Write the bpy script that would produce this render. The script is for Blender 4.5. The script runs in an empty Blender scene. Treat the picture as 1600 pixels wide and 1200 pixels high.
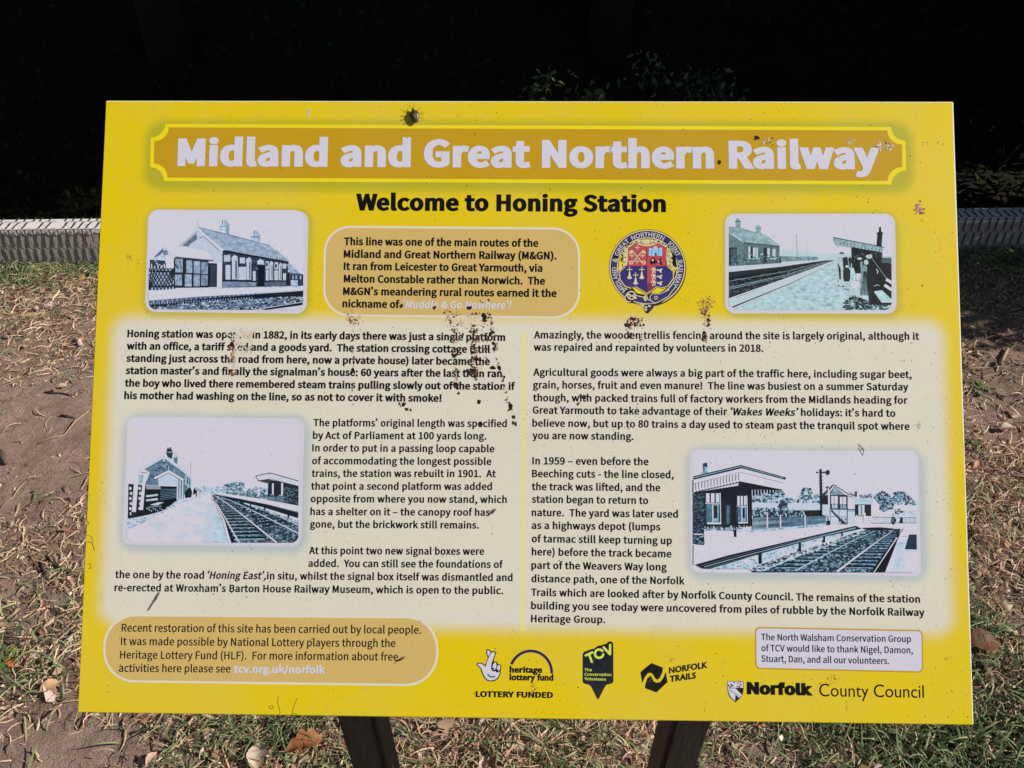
# A weathered yellow railway information board on two posts, by the edge of an old station platform.
import bpy, math, random
import numpy as np
from mathutils import Vector, Matrix
from mathutils.geometry import delaunay_2d_cdt
R = math.radians
scene = bpy.context.scene

# ------------------------------------------------------------------ camera, sky, sun, exposure
CAM_LOC, CAM_ROT = ([0.00025, -0.55712, 1.43943], [[0.999849, 0.007132, -0.015861], [0.016733, -0.642927, 0.765745], [-0.004737, -0.765894, -0.642949]])
cd = bpy.data.cameras.new('camera'); cam = bpy.data.objects.new('camera', cd)
scene.collection.objects.link(cam); scene.camera = cam
cd.sensor_width = 36; cd.lens = 27.0; cd.clip_start = .02; cd.clip_end = 400
_m = Matrix(CAM_ROT)
cam.matrix_world = Matrix.Translation(CAM_LOC) @ Matrix([[_m[i][0], -_m[i][1], -_m[i][2]] for i in range(3)]).to_4x4()

SUN_ELEV, SUN_AZ = R(33), R(94)          # azimuth clockwise from +Y
sun_dir = Vector((math.cos(SUN_ELEV) * math.sin(SUN_AZ), math.cos(SUN_ELEV) * math.cos(SUN_AZ), math.sin(SUN_ELEV)))
world = bpy.data.worlds.new('World'); scene.world = world; world.use_nodes = True
wn = world.node_tree.nodes; wl = world.node_tree.links
sky = wn.new('ShaderNodeTexSky'); sky.sky_type = 'NISHITA'; sky.sun_disc = False
sky.sun_elevation = SUN_ELEV; sky.sun_rotation = SUN_AZ
wl.new(sky.outputs[0], wn['Background'].inputs[0]); wn['Background'].inputs[1].default_value = .05
sl = bpy.data.lights.new('sun', 'SUN'); sl.energy = 4.9; sl.angle = R(.5); sl.color = (1, .95, .88)
so = bpy.data.objects.new('sun', sl); scene.collection.objects.link(so)
so.location = (6, 0, 5); so.rotation_euler = sun_dir.to_track_quat('Z', 'Y').to_euler()
vs = scene.view_settings
vs.view_transform = 'Standard'; vs.look = 'None'; vs.gamma = 1; vs.exposure = .2; vs.use_curve_mapping = False

# ------------------------------------------------------------------ helpers
def lin(c):
    return tuple((v / 255 / 12.92) if v <= 10 else ((v / 255 + .055) / 1.055) ** 2.4 for v in c)
def inked(c, k=.87):                         # printed colour as seen under this sun -> reflectance
    return tuple(min(.86, v / k) for v in lin(c))
def prop(o, label=None, cat=None, group=None, kind=None):
    if label: o['label'] = label
    if cat: o['category'] = cat
    if group: o['group'] = group
    if kind: o['kind'] = kind
    return o
def link(o, parent=None):
    scene.collection.objects.link(o)
    if parent is not None: o.parent = parent
    return o
def mesh_obj(name, verts, faces, mat, parent=None, cols=None, smooth=False):
    me = bpy.data.meshes.new(name)
    me.from_pydata([tuple(v) for v in verts] if not isinstance(verts, np.ndarray) else verts.tolist(), [], faces)
    if mat is not None: me.materials.append(mat)
    if cols is not None:                     # one colour per face
        at = me.color_attributes.new('Col', 'FLOAT_COLOR', 'CORNER')
        tot = np.array([len(f) for f in faces]) if not isinstance(faces, np.ndarray) else np.full(len(faces), faces.shape[1])
        a = np.ones((int(tot.sum()), 4), np.float32); a[:, :3] = np.repeat(np.asarray(cols, np.float32), tot, axis=0)
        at.data.foreach_set('color', a.ravel())
    if smooth: me.polygons.foreach_set('use_smooth', [True] * len(me.polygons))
    me.update()
    return link(bpy.data.objects.new(name, me), parent)
def fast_quads(name, verts, quads, mat, cols, parent=None, smooth=False):
    me = bpy.data.meshes.new(name); n = len(quads)
    me.vertices.add(len(verts)); me.vertices.foreach_set('co', verts.astype(np.float32).ravel())
    me.loops.add(n * 4); me.loops.foreach_set('vertex_index', quads.astype(np.int32).ravel())
    me.polygons.add(n); me.polygons.foreach_set('loop_start', np.arange(n, dtype=np.int32) * 4)
    me.polygons.foreach_set('loop_total', np.full(n, 4, np.int32))
    if smooth: me.polygons.foreach_set('use_smooth', np.ones(n, bool))
    me.update(calc_edges=True)
    at = me.color_attributes.new('Col', 'FLOAT_COLOR', 'CORNER')
    a = np.ones((n * 4, 4), np.float32); a[:, :3] = np.repeat(cols, 4, axis=0)
    at.data.foreach_set('color', a.ravel())
    me.materials.append(mat)
    return link(bpy.data.objects.new(name, me), parent)
def box(name, c, s, mat, parent=None, bevel=0, rot=None, seg=2):
    import bmesh
    bm = bmesh.new(); bmesh.ops.create_cube(bm, size=1)
    bmesh.ops.scale(bm, vec=s, verts=bm.verts)
    if bevel: bmesh.ops.bevel(bm, geom=bm.edges[:], offset=bevel, segments=seg, affect='EDGES', profile=.6)
    me = bpy.data.meshes.new(name); bm.to_mesh(me); bm.free(); me.materials.append(mat)
    o = link(bpy.data.objects.new(name, me), parent); o.location = c
    if rot: o.rotation_euler = rot
    return o

class NT:                                    # short hand for building node trees
    def __init__(s, tree): s.t = tree; s.n = tree.nodes; s.l = tree.links
    def new(s, k, **kw):
        x = s.n.new(k)
        for a, b in kw.items(): setattr(x, a, b)
        return x
    def put(s, sock, v):
        if isinstance(v, bpy.types.NodeSocket): s.l.new(v, sock)
        elif isinstance(v, (tuple, list)) and len(v) == 3 and sock.type == 'RGBA': sock.default_value = (*v, 1)
        else: sock.default_value = v
    def m(s, op, a, b=None, c=None, clamp=False):
        x = s.new('ShaderNodeMath', operation=op, use_clamp=clamp)
        for i, v in enumerate((a, b, c)):
            if v is not None: s.put(x.inputs[i], v)
        return x.outputs[0]
    def mix(s, f, a, b, blend='MIX'):
        x = s.new('ShaderNodeMix', data_type='RGBA', blend_type=blend)
        s.put(x.inputs[0], f); s.put(x.inputs[6], a); s.put(x.inputs[7], b)
        return x.outputs[2]
    def ss(s, v, lo, hi, a=0., b=1.):        # smoothstep
        x = s.new('ShaderNodeMapRange', interpolation_type='SMOOTHSTEP')
        for i, q in enumerate((v, lo, hi, a, b)): s.put(x.inputs[i], q)
        return x.outputs[0]
    def noise(s, vec, scale, detail=2, rough=.5, dist=0., out=0):
        x = s.new('ShaderNodeTexNoise'); s.put(x.inputs['Vector'], vec)
        x.inputs['Scale'].default_value = scale; x.inputs['Detail'].default_value = detail
        x.inputs['Roughness'].default_value = rough; x.inputs['Distortion'].default_value = dist
        return x.outputs[out]
    def scaled(s, vec, sc, loc=(0, 0, 0), rot=(0, 0, 0)):
        x = s.new('ShaderNodeMapping'); s.put(x.inputs[0], vec); x.inputs[1].default_value = loc
        x.inputs[2].default_value = rot; x.inputs[3].default_value = sc
        return x.outputs[0]
    def bump(s, h, st, d=.001):
        x = s.new('ShaderNodeBump'); s.put(x.inputs['Height'], h); x.inputs['Strength'].default_value = st
        x.inputs['Distance'].default_value = d
        return x.outputs[0]
def material(name):
    m = bpy.data.materials.new(name); m.use_nodes = True
    return m, NT(m.node_tree), m.node_tree.nodes['Principled BSDF']

# ------------------------------------------------------------------ printed surfaces (coordinates = metres on the board)
YELLOW = inked((215, 189, 8)); CREAM = inked((209, 206, 189)); PAPER = inked((201, 199, 212))
OCHRE = inked((184, 146, 20)); TAN = inked((199, 171, 102)); INK = (.007, .006, .007)

def weathering(n, col, amount=1.0):
    """print colour -> the same print with fly specks, dust and faint mottling; returns colour and height"""
    co = n.new('ShaderNodeTexCoord').outputs['Object']
    mott = n.noise(co, 9, 4, .6)
    col = n.mix(n.ss(mott, .35, .7, 0., .10 * amount ** 2), col, (.55, .5, .36))
    grime = n.noise(n.scaled(co, (1, .35, 1)), 160, 3, .6)
    col = n.mix(n.ss(grime, .58, .8, 0., .22 * amount), col, (.38, .33, .25))
    clus = n.ss(n.noise(co, 14, 3, .6), .38, .68)
    sp = n.noise(n.scaled(co, (1, .8, 1), rot=(0, 0, .5)), 520, 2, .5, .6)
    th = n.m('SUBTRACT', .755, n.m('MULTIPLY', clus, .085))
    f = n.ss(n.m('SUBTRACT', sp, th), 0., .03, 0., .85 * amount)
    col = n.mix(f, col, (.055, .04, .025))
    sp2 = n.noise(n.scaled(co, (1, 1, 1), loc=(.31, .2, 0)), 1500, 1, .5)
    f2 = n.m('MULTIPLY', n.ss(sp2, .70, .78), n.ss(n.noise(co, 22, 2, .5), .5, .72, 0., .6 * amount))
    col = n.mix(f2, col, (.12, .09, .05))
    return col, n.m('ADD', n.noise(co, 260, 3, .6), n.m('MULTIPLY', f, .8))

def print_material(name, colour=None, amount=1.0, grain=0.0):
    m, n, bs = material(name)
    if colour is None:
        c = n.new('ShaderNodeVertexColor', layer_name='Col').outputs[0]
    else:
        c = n.new('ShaderNodeRGB').outputs[0]; c.default_value = (*colour, 1)
    if grain:
        co = n.new('ShaderNodeTexCoord').outputs['Object']
        g = n.noise(co, 700, 3, .7)
        c = n.mix(1., c, n.mix(n.ss(g, .3, .7), (1 - grain,) * 3, (1 + grain * .25,) * 3), 'MULTIPLY')
        g = n.noise(n.scaled(co, (1, 1.4, 1)), 190, 4, .65)      # uneven development of the old negative, strongest in the mid tones
        lum = n.new('ShaderNodeRGBToBW'); n.put(lum.inputs[0], c)
        mid = n.m('MULTIPLY', n.ss(lum.outputs[0], 0., .12), n.ss(lum.outputs[0], .62, .45))
        c = n.mix(n.m('MULTIPLY', mid, n.ss(g, .38, .62)), c, n.mix(1., c, (1.7, 1.6, 1.5), 'MULTIPLY'))
    c, h = weathering(n, c, amount)
    n.put(bs.inputs['Base Color'], c); bs.inputs['Roughness'].default_value = .5
    bs.inputs['Specular IOR Level'].default_value = .14
    n.put(bs.inputs['Normal'], n.bump(h, .15, .0004))
    return m

def panel_material():
    m, n, bs = material('printed_panel_face')
    co = n.new('ShaderNodeTexCoord').outputs['Object']
    sep = n.new('ShaderNodeSeparateXYZ'); n.put(sep.inputs[0], co)
    X = n.m('MULTIPLY', sep.outputs[0], 1000.); Y = n.m('MULTIPLY', sep.outputs[1], 1000.)
    def sdf(x0, y0, x1, y1, r):
        cx, cy, hx, hy = (x0 + x1) / 2, (y0 + y1) / 2, abs(x1 - x0) / 2 - r, abs(y1 - y0) / 2 - r
        qx = n.m('SUBTRACT', n.m('ABSOLUTE', n.m('SUBTRACT', X, cx)), hx)
        qy = n.m('SUBTRACT', n.m('ABSOLUTE', n.m('SUBTRACT', Y, cy)), hy)
        ax, ay = n.m('MAXIMUM', qx, 0.), n.m('MAXIMUM', qy, 0.)
        out = n.m('SQRT', n.m('ADD', n.m('MULTIPLY', ax, ax), n.m('MULTIPLY', ay, ay)))
        ins = n.m('MINIMUM', n.m('MAXIMUM', qx, qy), 0.)
        return n.m('SUBTRACT', n.m('ADD', out, ins), r)
    c = n.new('ShaderNodeRGB').outputs[0]; c.default_value = (*YELLOW, 1)
    pale = n.ss(sdf(-409, 86, 410, -222, 24), -15., 9., 1., 0.)
    c = n.mix(n.m('MULTIPLY', pale, pale), c, CREAM)
    c = n.mix(n.ss(sdf(-.6, 67, 1.0, -216, .5), 0., 2.4, .75, 0.), c, inked((226, 212, 120)))
    c = n.mix(n.ss(sdf(-374, 272.5, 374.5, 211.5, 14), -2., 12., .62, 0.), c, inked((138, 150, 34)))
    for b in ((-372, 185.5, -212, 83.2), (196.5, 184.2, 361, 85.7)):
        c = n.mix(n.ss(sdf(*b, 12), -1., 8., .50, 0.), c, inked((150, 152, 60)))
    for b in ((-384, -19.5, -210.5, -143), (160, -46.5, 378, -163.5)):
        c = n.mix(n.ss(sdf(*b, 12), -1., 10., .62, 0.), c, inked((150, 172, 186)))
    strip_r = n.m('ADD', 418.4, n.m('MULTIPLY', n.noise(co, 7, 2, .5), 1.6))     # pale strip along the sheet's right and top edges
    c = n.mix(n.ss(n.m('SUBTRACT', X, strip_r), -.2, .2), c, (.88, .87, .82))
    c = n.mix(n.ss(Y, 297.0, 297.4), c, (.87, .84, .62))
    c, h = weathering(n, c)
    n.put(bs.inputs['Base Color'], c); bs.inputs['Roughness'].default_value = .45
    bs.inputs['Specular IOR Level'].default_value = .2
    n.put(bs.inputs['Normal'], n.bump(h, .15, .0004))
    return m
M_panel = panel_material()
M_print = print_material('photo_print', None, .55, .10)
M_flat = print_material('flat_print', None, .6)
M_ink = print_material('black_ink', INK, .3)
M_ink.node_tree.nodes['Principled BSDF'].inputs['Specular IOR Level'].default_value = .05
M_paper = print_material('white_ink', PAPER, .6)

# ------------------------------------------------------------------ the board as an object
CZ, TILT = .95, R(46)
sign = prop(link(bpy.data.objects.new('information_sign', None)),
            'weathered yellow railway information board with old station photographs, on two dark posts', 'sign')
W, H, T = .8410, .5963, .005
panel = link(bpy.data.objects.new('panel', None), sign)
bpy.data.objects.remove(panel)
import bmesh
bm = bmesh.new(); bmesh.ops.create_cube(bm, size=1); bmesh.ops.scale(bm, vec=(W, H, T), verts=bm.verts)
bmesh.ops.translate(bm, vec=(0, 0, -T / 2), verts=bm.verts)
bmesh.ops.bevel(bm, geom=bm.edges[:], offset=.0007, segments=3, affect='EDGES')
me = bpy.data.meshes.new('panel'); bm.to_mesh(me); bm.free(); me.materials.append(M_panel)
M_rim, _n, _b = material('bare_panel_edge'); _b.inputs['Base Color'].default_value = (.80, .77, .62, 1); _b.inputs['Roughness'].default_value = .35
me.materials.append(M_rim)
for p_ in me.polygons:
    if p_.normal.z < .8: p_.material_index = 1
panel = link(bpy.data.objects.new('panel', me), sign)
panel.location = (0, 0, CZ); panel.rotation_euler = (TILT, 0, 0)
Z0 = .00002                                   # the print lies this far above the panel's face
DZ = .000003

class Art:
    jitter = None
    """flat print: coloured polygons drawn in the artwork's own units inside a quad of the board (mm)"""
    def __init__(s, quad, w, h):
        s.q = [Vector(p) for p in quad]; s.w = w; s.h = h; s.p = []; s.clip = None
    def at(s, x, y):
        u, v = x / s.w, y / s.h; a, b, c, d = s.q
        return (a * (1 - u) + b * u) * (1 - v) + (d * (1 - u) + c * u) * v
    def poly(s, col, pts):
        if s.clip:
            pts = clip_poly(pts, s.clip)
            if len(pts) < 3: return
        if s.jitter:
            k = s.jitter.uniform(.86, 1.12) if max(col) > .03 else s.jitter.uniform(.7, 1.9)
            col = tuple(min(.84, v * k) for v in col) if max(col) < .6 else col
        s.p.append((col, [tuple(s.at(*p)) for p in pts]))
    def rect(s, col, x0, y0, x1, y1): s.poly(col, [(x0, y0), (x1, y0), (x1, y1), (x0, y1)])
    def line(s, col, w, pts, w2=None):
        w2 = w if w2 is None else w2
        for i in range(len(pts) - 1):
            (x0, y0), (x1, y1) = pts[i], pts[i + 1]
            L = math.hypot(x1 - x0, y1 - y0) or 1; nx, ny = -(y1 - y0) / L, (x1 - x0) / L
            a = (w + (w2 - w) * i / max(1, len(pts) - 1)) / 2; b = (w + (w2 - w) * (i + 1) / max(1, len(pts) - 1)) / 2
            s.poly(col, [(x0 + nx * a, y0 + ny * a), (x1 + nx * b, y1 + ny * b), (x1 - nx * b, y1 - ny * b), (x0 - nx * a, y0 - ny * a)])
    def ell(s, col, cx, cy, rx, ry, rot=0, n=20, a0=0, a1=360):
        c, k = math.cos(R(rot)), math.sin(R(rot)); pts = []
        for i in range(n):
            t = R(a0 + (a1 - a0) * i / (n if a1 - a0 >= 360 else n - 1)); x, y = rx * math.cos(t), ry * math.sin(t)
            pts.append((cx + x * c - y * k, cy + x * k + y * c))
        s.poly(col, pts)
    def arc(s, col, w, cx, cy, r, a0, a1, n=24, ry=None):
        ry = r if ry is None else ry
        t = [R(a0 + (a1 - a0) * i / n) for i in range(n + 1)]
        s.poly(col, [(cx + (r + w / 2) * math.cos(q), cy + (ry + w / 2) * math.sin(q)) for q in t] +
                    [(cx + (r - w / 2) * math.cos(q), cy + (ry - w / 2) * math.sin(q)) for q in reversed(t)])
    def blobs(s, cols, region, n, smin, smax, seed, asp=1., rot=None):
        """scattered irregular flecks inside a polygon: foliage, ballast, brick"""
        rnd = random.Random(seed); xs = [p[0] for p in region]; ys = [p[1] for p in region]; k = 0; tries = 0
        while k < n and tries < n * 12:
            tries += 1
            x, y = rnd.uniform(min(xs), max(xs)), rnd.uniform(min(ys), max(ys))
            if not inside((x, y), region): continue
            r = rnd.uniform(smin, smax); t0 = rnd.uniform(0, 6.28); m_ = rnd.randint(4, 6)
            rr = [r * rnd.uniform(.6, 1.2) for _ in range(m_)]
            s.poly(rnd.choice(cols), [(x + rr[i] * asp * math.cos(t0 + 6.283 * i / m_), y + rr[i] * math.sin(t0 + 6.283 * i / m_)) for i in range(m_)])
            k += 1
    def build(s, name, mat, parent=None, base=0):
        vs_, fs, cs = [], [], []; lay = []; cells = {}
        for col, pts in s.p:
            x0, x1 = min(p[0] for p in pts), max(p[0] for p in pts); y0, y1 = min(p[1] for p in pts), max(p[1] for p in pts)
            L = base; G = 4.0; near = set()
            for i in range(int(x0 // G), int(x1 // G) + 1):
                for j in range(int(y0 // G), int(y1 // G) + 1): near.update(cells.get((i, j), ()))
            for k in near:
                b = lay[k]
                if b[0] < x1 and b[1] > x0 and b[2] < y1 and b[3] > y0 and b[4] >= L: L = b[4] + 1
            k = len(lay); lay.append((x0, x1, y0, y1, L))
            for i in range(int(x0 // G), int(x1 // G) + 1):
                for j in range(int(y0 // G), int(y1 // G) + 1): cells.setdefault((i, j), []).append(k)
            area = sum(pts[i][0] * pts[(i + 1) % len(pts)][1] - pts[(i + 1) % len(pts)][0] * pts[i][1] for i in range(len(pts)))
            if area < 0: pts = pts[::-1]
            st = len(vs_); vs_ += [(x / 1000, y / 1000, Z0 + L * DZ) for x, y in pts]
            fs.append(list(range(st, st + len(pts)))); cs.append(col)
        o = mesh_obj(name, vs_, fs, mat, parent or panel, cs)
        o['top'] = max(l[4] for l in lay)
        return o
def inside(p, poly):
    x, y = p; c = False; j = len(poly) - 1
    for i in range(len(poly)):
        xi, yi = poly[i]; xj, yj = poly[j]
        if (yi > y) != (yj > y) and x < (xj - xi) * (y - yi) / (yj - yi) + xi: c = not c
        j = i
    return c
def clip_poly(pts, r):                        # to a rectangle, or to a convex outline
    if len(r) == 4 and not isinstance(r[0], tuple):
        r = [(r[0], r[1]), (r[2], r[1]), (r[2], r[3]), (r[0], r[3])]
    sg = 1 if sum(r[i - 1][0] * r[i][1] - r[i][0] * r[i - 1][1] for i in range(len(r))) > 0 else -1
    for k in range(len(r)):
        (x0, y0), (x1, y1) = r[k - 1], r[k]; nx, ny = -(y1 - y0) * sg, (x1 - x0) * sg
        d = [(p[0] - x0) * nx + (p[1] - y0) * ny for p in pts]
        if min(d) >= 0: continue
        out = []
        for i in range(len(pts)):
            if (d[i - 1] >= 0) != (d[i] >= 0):
                t_ = d[i - 1] / (d[i - 1] - d[i]); a_, b_ = pts[i - 1], pts[i]; out.append((a_[0] + (b_[0] - a_[0]) * t_, a_[1] + (b_[1] - a_[1]) * t_))
            if d[i] >= 0: out.append(pts[i])
        pts = out
        if len(pts) < 3: return []
    return pts
def rounded(x0, y0, x1, y1, r, n=8):
    pts = []
    for cx, cy, a in ((x1 - r, y1 - r, 0), (x0 + r, y1 - r, 90), (x0 + r, y0 + r, 180), (x1 - r, y0 + r, 270)):
        for i in range(n + 1):
            t = R(a + 90 * i / n); pts.append((cx + r * math.cos(t), cy + r * math.sin(t)))
    return pts
MM = ((-500, 500), (500, 500), (500, -500), (-500, -500))
def mm_art():                                 # artwork drawn straight in board millimetres
    a = Art(MM, 1, 1); a.at = lambda x, y: Vector((x, y)); return a

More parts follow.
